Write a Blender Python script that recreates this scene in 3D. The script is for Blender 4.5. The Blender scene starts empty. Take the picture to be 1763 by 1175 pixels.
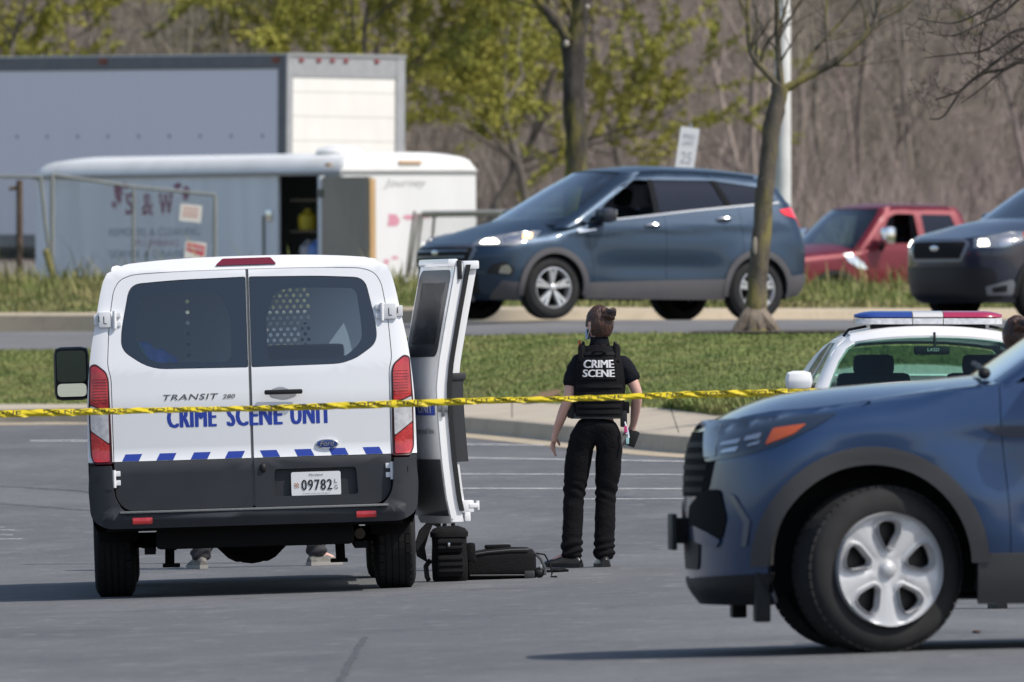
import bpy, bmesh, math, random
import numpy as np
from mathutils import Vector, Matrix
R = math.radians
random.seed(7)
rng = np.random.default_rng(11)
SC = bpy.context.scene
COL = SC.collection

# ------------------------------------------------------------------ camera
F = 24480.0            # focal length in photo pixels
K = 1.5
HOR = 640.0            # photo row of the horizon
CZ = 1.35              # camera height above the near asphalt
cam = bpy.data.cameras.new('camera')
cam_ob = bpy.data.objects.new('camera', cam); COL.objects.link(cam_ob)
cam_ob.location = (0, 0, CZ); cam_ob.rotation_euler = (R(90), 0, 0)
cam.sensor_width = 36.0; cam.lens = F / 1763.0 * 36.0
cam.shift_y = (HOR - 587.5) / 1763.0
cam.clip_start = 0.5; cam.clip_end = 3000
cam.dof.use_dof = True; cam.dof.focus_distance = 91.0; cam.dof.aperture_fstop = 8.8
SC.camera = cam_ob

# ------------------------------------------------------------------ world and sun
SUN = Vector((0.58, -0.29, 0.79)).normalized()
SUN_EL = math.asin(SUN.z); SUN_AZ = math.atan2(SUN.x, SUN.y)
W = bpy.data.worlds.new('World'); SC.world = W; W.use_nodes = True
nt = W.node_tree; nt.nodes.clear()
sky = nt.nodes.new('ShaderNodeTexSky'); sky.sky_type = 'NISHITA'
sky.sun_disc = False; sky.sun_elevation = SUN_EL; sky.sun_rotation = SUN_AZ
sky.air_density = 1.0; sky.dust_density = 1.8; sky.ozone_density = 0.6
bg = nt.nodes.new('ShaderNodeBackground'); bg.inputs['Strength'].default_value = 0.145
wo = nt.nodes.new('ShaderNodeOutputWorld')
nt.links.new(sky.outputs[0], bg.inputs[0]); nt.links.new(bg.outputs[0], wo.inputs[0])
sl = bpy.data.lights.new('sun', 'SUN'); sl.energy = 3.8; sl.angle = R(0.5); sl.color = (1.0, 0.945, 0.865)
so = bpy.data.objects.new('sun', sl); COL.objects.link(so)
so.rotation_euler = SUN.to_track_quat('Z', 'Y').to_euler(); so.location = (20, -10, 40)
SC.view_settings.view_transform = 'Standard'; SC.view_settings.look = 'None'
SC.view_settings.exposure = 0.02; SC.view_settings.gamma = 1.0; SC.view_settings.use_curve_mapping = False
SC.render.engine = 'CYCLES'
SC.cycles.max_bounces = 8; SC.cycles.transparent_max_bounces = 24
SC.cycles.sample_clamp_indirect = 6.0
try:
    SC.cycles.use_denoising = True
except Exception:
    pass

# ------------------------------------------------------------------ materials
MATS = {}
def mat(name, col, rough=0.6, metal=0.0, coat=0.0, var=0.0, vscale=6.0, col2=None, bump=0.0, bscale=60.0,
        spec=0.5, detail=4.0, emit=None, streak=None):
    """Principled material; var mixes towards col2 (or a darker tone) with object-space noise."""
    if name in MATS: return MATS[name]
    m = bpy.data.materials.new(name); m.use_nodes = True
    n = m.node_tree.nodes; l = m.node_tree.links
    p = n['Principled BSDF']
    p.inputs['Base Color'].default_value = (*col, 1)
    p.inputs['Roughness'].default_value = rough; p.inputs['Metallic'].default_value = metal
    p.inputs['Specular IOR Level'].default_value = spec
    if coat: p.inputs['Coat Weight'].default_value = coat; p.inputs['Coat Roughness'].default_value = 0.04
    if emit:
        p.inputs['Emission Color'].default_value = (*emit[:3], 1); p.inputs['Emission Strength'].default_value = emit[3]
    tc = n.new('ShaderNodeTexCoord')
    src = tc.outputs['Object']
    if streak:
        mp = n.new('ShaderNodeMapping'); mp.inputs['Scale'].default_value = streak
        l.new(src, mp.inputs[0]); src = mp.outputs[0]
    if var > 0:
        tx = n.new('ShaderNodeTexNoise'); tx.inputs['Scale'].default_value = vscale; tx.inputs['Detail'].default_value = detail
        l.new(src, tx.inputs['Vector'])
        rp = n.new('ShaderNodeValToRGB'); rp.color_ramp.elements[0].position = 0.36; rp.color_ramp.elements[1].position = 0.66
        c2 = col2 if col2 else tuple(c * 0.55 for c in col)
        rp.color_ramp.elements[0].color = (*col, 1)
        rp.color_ramp.elements[1].color = (*[a + (b - a) * var for a, b in zip(col, c2)], 1)
        l.new(tx.outputs['Fac'], rp.inputs[0]); l.new(rp.outputs[0], p.inputs['Base Color'])
    if bump > 0:
        t2 = n.new('ShaderNodeTexNoise'); t2.inputs['Scale'].default_value = bscale; t2.inputs['Detail'].default_value = 4
        l.new(src, t2.inputs['Vector'])
        bp = n.new('ShaderNodeBump'); bp.inputs['Strength'].default_value = bump; bp.inputs['Distance'].default_value = 0.02
        l.new(t2.outputs['Fac'], bp.inputs['Height']); l.new(bp.outputs[0], p.inputs['Normal'])
    MATS[name] = m
    return m

def glassmat(name, tint, refl=1.0, rough=0.01, ior=1.5, gcol=(1, 1, 1)):
    """thin pane: tinted transparency plus Fresnel reflection."""
    if name in MATS: return MATS[name]
    m = bpy.data.materials.new(name); m.use_nodes = True
    n = m.node_tree.nodes; l = m.node_tree.links; n.clear()
    o = n.new('ShaderNodeOutputMaterial'); mx = n.new('ShaderNodeMixShader')
    tr = n.new('ShaderNodeBsdfTransparent'); tr.inputs[0].default_value = (*tint, 1)
    gl = n.new('ShaderNodeBsdfGlossy'); gl.inputs['Roughness'].default_value = rough; gl.inputs[0].default_value = (*gcol, 1)
    fr = n.new('ShaderNodeFresnel'); fr.inputs['IOR'].default_value = ior
    mu = n.new('ShaderNodeMath'); mu.operation = 'MULTIPLY'; mu.inputs[1].default_value = refl; mu.use_clamp = True
    l.new(fr.outputs[0], mu.inputs[0]); l.new(mu.outputs[0], mx.inputs[0])
    l.new(tr.outputs[0], mx.inputs[1]); l.new(gl.outputs[0], mx.inputs[2]); l.new(mx.outputs[0], o.inputs[0])
    MATS[name] = m
    return m

def paint(name, col, flake=0.5, rough=0.28, coat=1.0):
    m = mat(name, col, rough, metal=flake, coat=coat)
    return m

def layered(name, layers, rough=0.9, bump=0.3, bscale=40.0, coord='Object'):
    """layers: list of (colour, noise scale, lo, hi, stretch) mixed over each other; first one is the base colour."""
    if name in MATS: return MATS[name]
    m = bpy.data.materials.new(name); m.use_nodes = True
    n = m.node_tree.nodes; l = m.node_tree.links
    p = n['Principled BSDF']; p.inputs['Roughness'].default_value = rough; p.inputs['Specular IOR Level'].default_value = 0.25
    tc = n.new('ShaderNodeTexCoord')
    cur = None
    for i, (c, s, lo, hi, st) in enumerate(layers):
        if i == 0:
            rgb = n.new('ShaderNodeRGB'); rgb.outputs[0].default_value = (*c, 1); cur = rgb.outputs[0]; continue
        mp = n.new('ShaderNodeMapping'); mp.inputs['Scale'].default_value = st; mp.inputs['Location'].default_value = (i * 7.3, i * 3.1, i)
        l.new(tc.outputs[coord], mp.inputs[0])
        tx = n.new('ShaderNodeTexNoise'); tx.inputs['Scale'].default_value = s; tx.inputs['Detail'].default_value = 5; tx.inputs['Roughness'].default_value = 0.6
        l.new(mp.outputs[0], tx.inputs['Vector'])
        mr = n.new('ShaderNodeMapRange'); mr.inputs['From Min'].default_value = lo; mr.inputs['From Max'].default_value = hi
        l.new(tx.outputs['Fac'], mr.inputs['Value'])
        mx = n.new('ShaderNodeMix'); mx.data_type = 'RGBA'
        l.new(mr.outputs[0], mx.inputs['Factor']); l.new(cur, mx.inputs['A']); mx.inputs['B'].default_value = (*c, 1)
        cur = mx.outputs['Result']
    l.new(cur, p.inputs['Base Color'])
    if bump:
        t2 = n.new('ShaderNodeTexNoise'); t2.inputs['Scale'].default_value = bscale; t2.inputs['Detail'].default_value = 5
        l.new(tc.outputs[coord], t2.inputs['Vector'])
        bp = n.new('ShaderNodeBump'); bp.inputs['Strength'].default_value = bump; bp.inputs['Distance'].default_value = 0.01
        l.new(t2.outputs['Fac'], bp.inputs['Height']); l.new(bp.outputs[0], p.inputs['Normal'])
    MATS[name] = m
    return m

# ------------------------------------------------------------------ object helpers
def tag(o, label=None, cat=None, group=None, kind=None):
    if label: o['label'] = label
    if cat: o['category'] = cat
    if group: o['group'] = group
    if kind: o['kind'] = kind
    return o

def empty(name, loc=(0, 0, 0), rz=0.0, label=None, cat=None, group=None, rx=0.0, ry=0.0):
    o = bpy.data.objects.new(name, None); COL.objects.link(o)
    o.empty_display_size = 0.3
    o.location = loc; o.rotation_euler = (rx, ry, rz)
    return tag(o, label, cat, group)

def mesh_ob(name, verts, faces, m=None, parent=None, smooth=False, sharp=40.0):
    me = bpy.data.meshes.new(name); me.from_pydata([tuple(v) for v in verts], [], [tuple(f) for f in faces])
    if m: me.materials.append(m)
    o = bpy.data.objects.new(name, me); COL.objects.link(o)
    if smooth:
        me.shade_smooth()
        if sharp and sharp < 180: me.set_sharp_from_angle(angle=R(sharp))
    if parent: o.parent = parent
    return o

def bulk_ob(name, V, Fc, m=None, parent=None, smooth=False):
    """fast mesh from numpy arrays; Fc is (n,3) or (n,4)."""
    V = np.ascontiguousarray(V, dtype=np.float32); Fc = np.ascontiguousarray(Fc, dtype=np.int32)
    me = bpy.data.meshes.new(name); k = Fc.shape[1]
    me.vertices.add(len(V)); me.vertices.foreach_set('co', V.ravel())
    me.loops.add(Fc.size); me.loops.foreach_set('vertex_index', Fc.ravel())
    me.polygons.add(len(Fc)); me.polygons.foreach_set('loop_start', np.arange(0, Fc.size, k, dtype=np.int32))
    me.update(calc_edges=True); me.validate()
    if m: me.materials.append(m)
    if smooth: me.shade_smooth()
    o = bpy.data.objects.new(name, me); COL.objects.link(o)
    if parent: o.parent = parent
    return o

class MB:
    """collects primitive shapes into ONE mesh object."""
    def __init__(s): s.v = []; s.f = []
    def add(s, vs, fs):
        b = len(s.v); s.v += [Vector(v) for v in vs]; s.f += [[i + b for i in f] for f in fs]; return s
    def box(s, x0, x1, y0, y1, z0, z1, bev=0.0, rot=None, at=None):
        if bev <= 0:
            vs = [(x, y, z) for z in (z0, z1) for y in (y0, y1) for x in (x0, x1)]
            fs = [(0, 2, 3, 1), (4, 5, 7, 6), (0, 1, 5, 4), (2, 6, 7, 3), (0, 4, 6, 2), (1, 3, 7, 5)]
        else:
            bev = min(bev, (x1 - x0) * .45, (y1 - y0) * .45, (z1 - z0) * .45)
            bm = bmesh.new(); bmesh.ops.create_cube(bm, size=1)
            for v in bm.verts:
                v.co = Vector(((x0 + x1) / 2 + v.co.x * (x1 - x0), (y0 + y1) / 2 + v.co.y * (y1 - y0), (z0 + z1) / 2 + v.co.z * (z1 - z0)))
            bmesh.ops.bevel(bm, geom=bm.edges[:], offset=bev, segments=2, profile=0.6, affect='EDGES')
            bm.verts.index_update(); vs = [v.co.copy() for v in bm.verts]; fs = [[v.index for v in f.verts] for f in bm.faces]; bm.free()
        if rot is not None: vs = [rot @ Vector(v) for v in vs]
        if at is not None: vs = [Vector(v) + Vector(at) for v in vs]
        return s.add(vs, fs)
    def tube(s, pts, r, n=8, cap=True):
        pts = [Vector(p) for p in pts]; k = len(pts)
        rr = r if isinstance(r, (list, tuple)) else [r] * k
        rings = []; up = None
        for i, p in enumerate(pts):
            t = (pts[min(i + 1, k - 1)] - pts[max(i - 1, 0)])
            if t.length < 1e-9: t = Vector((0, 0, 1))
            t.normalize()
            if up is None: up = Vector((0, 0, 1)) if abs(t.z) < .9 else Vector((1, 0, 0))
            a = t.cross(up)
            if a.length < 1e-6: a = t.cross(Vector((1, 0, 0.01)))
            a.normalize(); b = a.cross(t).normalized(); up = b
            rings.append([p + a * (rr[i] * math.cos(2 * math.pi * j / n)) + b * (rr[i] * math.sin(2 * math.pi * j / n)) for j in range(n)])
        return s.loft(rings, True, cap)
    def loft(s, rings, closed=True, cap=True):
        n = len(rings[0]); vs = [v for rg in rings for v in rg]; fs = []
        m = n if closed else n - 1
        for i in range(len(rings) - 1):
            for j in range(m):
                a = i * n + j; b = i * n + (j + 1) % n
                fs.append((a, b, b + n, a + n))
        if cap and closed:
            fs.append(tuple(range(n - 1, -1, -1))); fs.append(tuple((len(rings) - 1) * n + j for j in range(n)))
        return s.add(vs, fs)
    def lathe(s, prof, axis='y', n=32, at=(0, 0, 0), caps=False):
        """prof: list of (offset along axis, radius)."""
        rings = []
        for a, r in prof:
            rg = []
            for j in range(n):
                c, q = r * math.cos(2 * math.pi * j / n), r * math.sin(2 * math.pi * j / n)
                p = (c, a, q) if axis == 'y' else ((c, q, a) if axis == 'z' else (a, c, q))
                rg.append(Vector(p) + Vector(at))
            rings.append(rg)
        return s.loft(rings, True, caps)
    def prism(s, poly, a0, a1, axis='y'):
        """2-D polygon extruded along an axis (poly coords are the two other axes in xyz order)."""
        def P(p, a): return (p[0], a, p[1]) if axis == 'y' else ((p[0], p[1], a) if axis == 'z' else (a, p[0], p[1]))
        n = len(poly); vs = [P(p, a0) for p in poly] + [P(p, a1) for p in poly]
        fs = [tuple(range(n)), tuple(range(2 * n - 1, n - 1, -1))] + [(i, i + n, (i + 1) % n + n, (i + 1) % n) for i in range(n)]
        return s.add(vs, fs)
    def ellipsoid(s, c, r, nu=14, nv=9, rot=None):
        rings = []
        for i in range(nv + 1):
            th = math.pi * (i / nv); th = min(max(th, 0.02), math.pi - 0.02)
            rg = []
            for j in range(nu):
                ph = 2 * math.pi * j / nu
                p = Vector((r[0] * math.sin(th) * math.cos(ph), r[1] * math.sin(th) * math.sin(ph), r[2] * math.cos(th)))
                if rot is not None: p = rot @ p
                rg.append(p + Vector(c))
            rings.append(rg)
        return s.loft(rings, True, True)
    def grid(s, fn, us, vs_):
        pts = [fn(u, v) for v in vs_ for u in us]; n = len(us)
        fs = [(j * n + i, j * n + i + 1, (j + 1) * n + i + 1, (j + 1) * n + i) for j in range(len(vs_) - 1) for i in range(n - 1)]
        return s.add(pts, fs)
    def build(s, name, m=None, parent=None, smooth=True, sharp=40.0, fixn=True):
        o = mesh_ob(name, s.v, s.f, m, parent, False)
        if fixn:
            bm = bmesh.new(); bm.from_mesh(o.data)
            bmesh.ops.recalc_face_normals(bm, faces=bm.faces[:]); bm.to_mesh(o.data); bm.free()
        if smooth:
            o.data.shade_smooth(); o.data.set_sharp_from_angle(angle=R(sharp))
        return o

def lin(a, b, n): return [a + (b - a) * i / (n - 1) for i in range(n)]
def interp(x, pts): 
    return float(np.interp(x, [p[0] for p in pts], [p[1] for p in pts]))
class Spl:
    """smooth monotone-ish cubic (Catmull-Rom) through (x, y) knots, clamped outside."""
    def __init__(s, pts):
        s.x = [p[0] for p in pts]; s.y = [p[1] for p in pts]; n = len(pts)
        d = [(s.y[i + 1] - s.y[i]) / (s.x[i + 1] - s.x[i]) for i in range(n - 1)]
        m = [d[0]] + [0.0 if d[i - 1] * d[i] <= 0 else 2 * d[i - 1] * d[i] / (d[i - 1] + d[i]) for i in range(1, n - 1)] + [d[-1]]
        s.m = m
    def __call__(s, x):
        X, Y, m = s.x, s.y, s.m
        if x <= X[0]: return Y[0]
        if x >= X[-1]: return Y[-1]
        i = 0
        while x > X[i + 1]: i += 1
        h = X[i + 1] - X[i]; t = (x - X[i]) / h
        return (2*t**3 - 3*t*t + 1) * Y[i] + (t**3 - 2*t*t + t) * h * m[i] + (-2*t**3 + 3*t*t) * Y[i+1] + (t**3 - t*t) * h * m[i+1]

def rpoly(pts, r=0.03, n=5):
    """round the corners of a polygon; r is one radius or one per corner."""
    out = []; k = len(pts)
    for i in range(k):
        p0, p, p1 = Vector(pts[i - 1]).to_2d(), Vector(pts[i]).to_2d(), Vector(pts[(i + 1) % k]).to_2d()
        ri = r[i] if isinstance(r, (list, tuple)) else r
        a, b = p0 - p, p1 - p
        la, lb = a.length, b.length
        if ri <= 1e-6 or la < 1e-9 or lb < 1e-9: out.append((p.x, p.y)); continue
        d = min(ri, la * .48, lb * .48)
        A, B = p + a.normalized() * d, p + b.normalized() * d
        for j in range(n + 1):
            t = j / n
            q = A * (1 - t) ** 2 + p * (2 * t * (1 - t)) + B * t * t
            out.append((q.x, q.y))
    return out

def arc(cx, cy, r, a0, a1, n=24, ry=None):
    ry = ry or r
    return [(cx + r * math.cos(R(a)), cy + ry * math.sin(R(a))) for a in lin(a0, a1, n)]

def inset(poly, d):
    """shrink a polygon by d (positive = smaller), keeping its vertex count."""
    n = len(poly); area = sum(poly[i][0] * poly[(i + 1) % n][1] - poly[(i + 1) % n][0] * poly[i][1] for i in range(n))
    sg = 1 if area > 0 else -1; out = []
    for i in range(n):
        p0, p, p1 = Vector(poly[i - 1]), Vector(poly[i]), Vector(poly[(i + 1) % n])
        e0, e1 = (p - p0), (p1 - p)
        if e0.length < 1e-9: e0 = e1
        if e1.length < 1e-9: e1 = e0
        e0.normalize(); e1.normalize()
        n0, n1 = Vector((-e0.y, e0.x)) * sg, Vector((-e1.y, e1.x)) * sg
        b = n0 + n1
        if b.length < 1e-6: b = n0.copy()
        b.normalize(); c = max(0.35, b.dot(n0))
        q = p + b * (d / c); out.append((q.x, q.y))
    return out

def patch(name, S, outer, holes=(), du=0.12, dv=0.12, off=0.0, rim=0.02, m=None, parent=None, smooth=True, raw=False, rimsharp=True):
    """a sheet cut from the surface S(u, v) -> point: outline with holes in (u, v), sliced so that it follows the
    curvature, moved out by off along the normal, its edges turned in by rim."""
    bm = bmesh.new()
    loops = [outer] + list(holes); es = []
    for lp in loops:
        q = []
        for p in lp:
            if not q or (abs(p[0] - q[-1][0]) + abs(p[1] - q[-1][1])) > 1e-5: q.append(p)
        if abs(q[0][0] - q[-1][0]) + abs(q[0][1] - q[-1][1]) < 1e-5: q.pop()
        vs = [bm.verts.new((p[0], p[1], 0)) for p in q]
        es += [bm.edges.new((vs[i], vs[(i + 1) % len(vs)])) for i in range(len(vs))]
    bmesh.ops.triangle_fill(bm, use_beauty=True, use_dissolve=False, edges=es, normal=(0, 0, 1))
    us = [v.co.x for v in bm.verts]; ws = [v.co.y for v in bm.verts]
    def cuts(a, b, d):
        k = int(math.ceil((b - a) / d)); return [a + (b - a) * i / k for i in range(1, k)] if k > 1 else []
    for c in cuts(min(us), max(us), du):
        bmesh.ops.bisect_plane(bm, geom=bm.verts[:] + bm.edges[:] + bm.faces[:], dist=1e-5, plane_co=(c, 0, 0), plane_no=(1, 0, 0))
    for c in cuts(min(ws), max(ws), dv):
        bmesh.ops.bisect_plane(bm, geom=bm.verts[:] + bm.edges[:] + bm.faces[:], dist=1e-5, plane_co=(0, c, 0), plane_no=(0, 1, 0))
    e = 0.002; inv = getattr(S, 'inv', False)
    def nrm(u, v):
        a = Vector(S(u + e, v)) - Vector(S(u - e, v)); b = Vector(S(u, v + e)) - Vector(S(u, v - e))
        nn = a.cross(b)
        if inv: nn = -nn
        return nn.normalized() if nn.length > 1e-12 else Vector((0, 0, 1))
    nn = {}
    for v in bm.verts:
        u, w = v.co.x, v.co.y
        nv = nrm(u, w); nn[v] = nv
        v.co = Vector(S(u, w)) + nv * off
    bmesh.ops.recalc_face_normals(bm, faces=bm.faces[:])
    # make face normals agree with the parametric ones
    sc = 0
    bm.normal_update()
    for f in list(bm.faces)[:60]:
        sc += f.normal.dot(nn[f.verts[0]]) * f.calc_area()
    if sc < 0: bmesh.ops.reverse_faces(bm, faces=bm.faces[:])
    nfront = set(bm.faces); 
    if rim:
        be = [e_ for e_ in bm.edges if len(e_.link_faces) == 1]
        mp = {}
        for e_ in be:
            for v in e_.verts:
                if v not in mp: mp[v] = bm.verts.new(v.co - nn[v] * rim)
        for e_ in be:
            f0 = e_.link_faces[0]; lp = [l for l in f0.loops if l.edge == e_][0]
            a, b = lp.vert, lp.link_loop_next.vert
            try: bm.faces.new((b, a, mp[a], mp[b]))
            except ValueError: pass
            e_.smooth = not rimsharp
    bm.normal_update()
    cn = []
    for f in bm.faces:
        f.smooth = smooth
        fr_ = f in nfront
        for lp in f.loops: cn.append(nn[lp.vert] if fr_ and lp.vert in nn else f.normal.copy())
    me = bpy.data.meshes.new(name); bm.to_mesh(me); bm.free()
    if smooth: me.normals_split_custom_set([tuple(q) for q in cn])
    if m: me.materials.append(m)
    o = bpy.data.objects.new(name, me); COL.objects.link(o)
    if parent: o.parent = parent
    return o

_TXT = {}
def text2d(s, bold=0.0, spacing=1.0):
    """letter outlines as a flat mesh: verts (x, y), faces, normalised to cap height 1 and centred in x."""
    key = (s, bold, spacing)
    if key in _TXT: return _TXT[key]
    cu = bpy.data.curves.new('txt', 'FONT'); cu.body = s; cu.size = 1.0; cu.align_x = 'CENTER'
    cu.offset = bold; cu.space_character = spacing; cu.resolution_u = 3
    o = bpy.data.objects.new('txt', cu); COL.objects.link(o)
    dg = bpy.context.evaluated_depsgraph_get()
    me = bpy.data.meshes.new_from_object(o.evaluated_get(dg))
    vs = [(v.co.x, v.co.y) for v in me.vertices]; fs = [tuple(p.vertices) for p in me.polygons]
    bpy.data.objects.remove(o); bpy.data.curves.remove(cu); bpy.data.meshes.remove(me)
    ys = [v[1] for v in vs]; y0, y1 = min(ys), max(ys); xs = [v[0] for v in vs]; xm = (min(xs) + max(xs)) / 2
    h = y1 - y0; w = (max(xs) - min(xs)) / h
    vs = [((v[0] - xm) / h, (v[1] - y0) / h) for v in vs]
    _TXT[key] = (vs, fs, w)
    return _TXT[key]

def text_on(name, s, S, cu, cv, width, height, m, parent=None, bold=0.0, off=0.003, shear=0.0, spacing=1.0, flipu=False, rot=0.0):
    """lettering laid on surface S, centred at (cu, cv), stretched to width x height."""
    vs, fs, w = text2d(s, 0.0, spacing)
    sx = width / w; out = []; faces = []; e = 0.002
    shifts = [0.0] if bold <= 0 else [-bold, 0.0, bold]          # heavier strokes: laminated copies, each a hair above the last
    for k, dxs in enumerate(shifts):
        b0 = len(out)
        for x, y in vs:
            a = x * sx * (1 - bold * 2 / w) + dxs * height + shear * (y - .5) * height; b = (y - .5) * height
            if flipu: a = -a
            a, b = a * math.cos(rot) - b * math.sin(rot), a * math.sin(rot) + b * math.cos(rot)
            u, v = cu + a, cv + b
            p = Vector(S(u, v)); n_ = (Vector(S(u + e, v)) - Vector(S(u - e, v))).cross(Vector(S(u, v + e)) - Vector(S(u, v - e)))
            o_ = off + k * .0004
            out.append(p + n_.normalized() * (-o_ if getattr(S, 'inv', False) else o_))
        faces += [tuple(i + b0 for i in f) for f in fs]
    return mesh_ob(name, out, faces, m, parent)
def text_join(name, items, m, parent=None):
    """items: list of argument tuples for text_on, merged into one print object."""
    v, f = [], []
    for (s, S, cu, cv, w, h, kw) in items:
        o = text_on('t', s, S, cu, cv, w, h, None, None, **kw); b = len(v)
        v += [x.co.copy() for x in o.data.vertices]; f += [[i + b for i in p.vertices] for p in o.data.polygons]
        me = o.data; bpy.data.objects.remove(o); bpy.data.meshes.remove(me)
    return mesh_ob(name, v, f, m, parent)

def copy_tree(o, parent=None):
    c = o.copy(); COL.objects.link(c); c.parent = parent
    for ch in list(o.children): copy_tree(ch, c)
    return c

# photo-pixel helpers used to measure world positions
def PX(px, D): return (px - 881.5) / F * D
def PZ(py, D): return CZ + (HOR - py) / F * D
# ------------------------------------------------------------------ terrain
def lot_z(x, y):
    y = y / K
    g = 0.0 if y <= 58 else (0.0015625 * (y - 58) ** 2 if y < 66 else 0.10 + 0.025 * (y - 66))
    if y > 108: g = 0.10 + 0.025 * 42
    xx = max(-6.5, min(x, 2.2))
    c = 0.0314 * xx + (0.012 * (min(x, 12) - 2.2) if x > 2.2 else 0) + (0.008 * (max(x, -25) + 6.5) if x < -6.5 else 0)
    return g + c
def lot_hit(px, py):
    lo, hi = 25.0 * K, 140.0 * K
    for _ in range(60):
        D = (lo + hi) / 2
        if PZ(py, D) > lot_z(PX(px, D), D): lo = D
        else: hi = D
    return Vector((PX(px, D), D, lot_z(PX(px, D), D)))

# kerb line: foot of the kerb read from the photograph, then carried on outside the frame
kerb_px = [(-40, 731.5), (40, 731), (110, 730), (170, 729.5), (330, 730), (500, 733), (620, 737), (720, 742), (820, 748), (910, 757), (1000, 766), (1100, 776), (1190, 785)]
C_pts = [Vector((-40, 103.5 * K, 0)), Vector((-20, 102 * K, 0)), Vector((-9, 100.6 * K, 0))] + [lot_hit(*p) for p in kerb_px] + \
        [Vector((a, b * K, 0)) for a, b in ((2.3, 82.6), (3.2, 81.6), (4.6, 81.0), (8, 80.6), (20, 80.2), (40, 80))]
C_pts.sort(key=lambda p: p.x)
KX = [p.x for p in C_pts]; KY = [p.y for p in C_pts]
def C_y(x): return float(np.interp(x, KX, KY))
S_w = Spl([(-20, 2.0), (-5.5, 2.1), (-2.5, 2.6), (-1, 3.0), (0.2, 4.2), (1.6, 5.2), (3, 4.5), (8, 3.5)])      # pavement width
S_py = Spl([(-20, 694), (-4.4, 696), (-1.5, 692), (-0.34, 691), (0.7, 697), (1.7, 704), (4, 708), (8, 708)])
def S_y(x): return C_y(x) + S_w(x) * K
def S_z(x): D = S_y(x); return PZ(S_py(x), D)
R_py = Spl([(-20, 612), (-5.5, 606), (-4.4, 604.5), (-.9, 584), (.75, 578.5), (3.4, 575.5), (5.5, 573), (20, 573)])
R_yy = Spl([(-20, 112), (-9, 111), (-4.5, 109.5), (-2.2, 105), (-.8, 102.5), (20, 102.5)])
def R_y(x): return R_yy(x) * K
def R_z(x): return PZ(R_py(x), R_y(x))
M_py = Spl([(-20, 592), (-5.5, 586), (-4.4, 585), (-.9, 560), (.75, 551.5), (3.4, 551), (20, 551)])
def M_y(x): return R_y(x) + 4 * K
def M_z(x): return PZ(M_py(x), M_y(x))
F_yy = Spl([(-20, 121), (-9, 120), (-4.5, 118.5), (-1.8, 114.5), (0, 113), (2.5, 114), (5, 117.5), (9, 122), (20, 130)])
F_py = Spl([(-20, 572), (-5.5, 571), (-4.4, 570), (-.9, 556), (1.2, 552), (3.4, 550.5), (20, 549)])
def F_y(x): return F_yy(x) * K
def F_z(x): return PZ(F_py(x), F_y(x))
F_h = Spl([(-20, .2), (-4.5, .2), (0, .14), (3, .1), (20, .1)])
def V_y(x): return F_y(x) + 9.5 * K
V_py = Spl([(-20, 484), (-5, 486), (-2, 490), (0, 498), (2.3, 506), (3.8, 499), (6, 499), (20, 499)])
def V_z(x): return PZ(V_py(x), V_y(x))

XS = [-40, -30, -22, -16, -12] + lin(-9, 9, 73) + [11, 14, 18, 24, 32, 40]
def strip(name, lo, hi, n, m, kind='structure', ease=None, parent=None):
    mb = MB(); k = n
    vs = []
    for j in range(n + 1):
        t = j / n; tz = ease(t) if ease else t
        for x in XS:
            y0, z0 = lo(x); y1, z1 = hi(x)
            vs.append((x, y0 + (y1 - y0) * t, z0 + (z1 - z0) * tz))
    w = len(XS); fs = [(j * w + i, j * w + i + 1, (j + 1) * w + i + 1, (j + 1) * w + i) for j in range(n) for i in range(w - 1)]
    o = mesh_ob(name, vs, fs, m, parent, True, 0); 
    if kind: o['kind'] = kind
    return o

asphalt = layered('asphalt', [((.118, .121, .128), 1, 0, 1, (1, 1, 1)), ((.158, .160, .166), 0.55, .42, .68, (1, .35, 1)),
                              ((.082, .085, .092), 0.9, .52, .78, (.6, .3, 1)), ((.20, .20, .205), 5, .56, .74, (1, .45, 1)), ((.055, .057, .064), 3.1, .64, .78, (1, .5, 1)), ((.075, .077, .085), 26, .54, .74, (1, .5, 1)), ((.24, .24, .24), 34, .62, .78, (1, .5, 1))],
                  rough=.88, bump=.35, bscale=55)
road_m = layered('road asphalt', [((.155, .155, .158), 1, 0, 1, (1, 1, 1)), ((.19, .19, .19), .8, .45, .7, (1, .5, 1)), ((.115, .116, .122), 1.7, .55, .8, (1, .5, 1))], rough=.9, bump=.2, bscale=40)
concrete = layered('concrete', [((.46, .40, .315), 1, 0, 1, (1, 1, 1)), ((.37, .32, .25), 1.6, .48, .75, (1, 1, 1)), ((.47, .44, .39), 6, .55, .8, (1, 1, 1)), ((.24, .215, .18), 14, .66, .85, (1, 1, 1))], rough=.92, bump=.2, bscale=80)
gutter_m = layered('gutter concrete', [((.44, .37, .27), 1, 0, 1, (1, 1, 1)), ((.34, .29, .22), 3, .5, .75, (1, 1, 1))], rough=.92, bump=.2)
soil = layered('grass soil', [((.12, .145, .05), 1, 0, 1, (1, 1, 1)), ((.22, .185, .09), .9, .55, .75, (1, 1, 1)), ((.085, .11, .035), 2.2, .5, .7, (1, 1, 1))], rough=.95, bump=.3)

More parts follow.
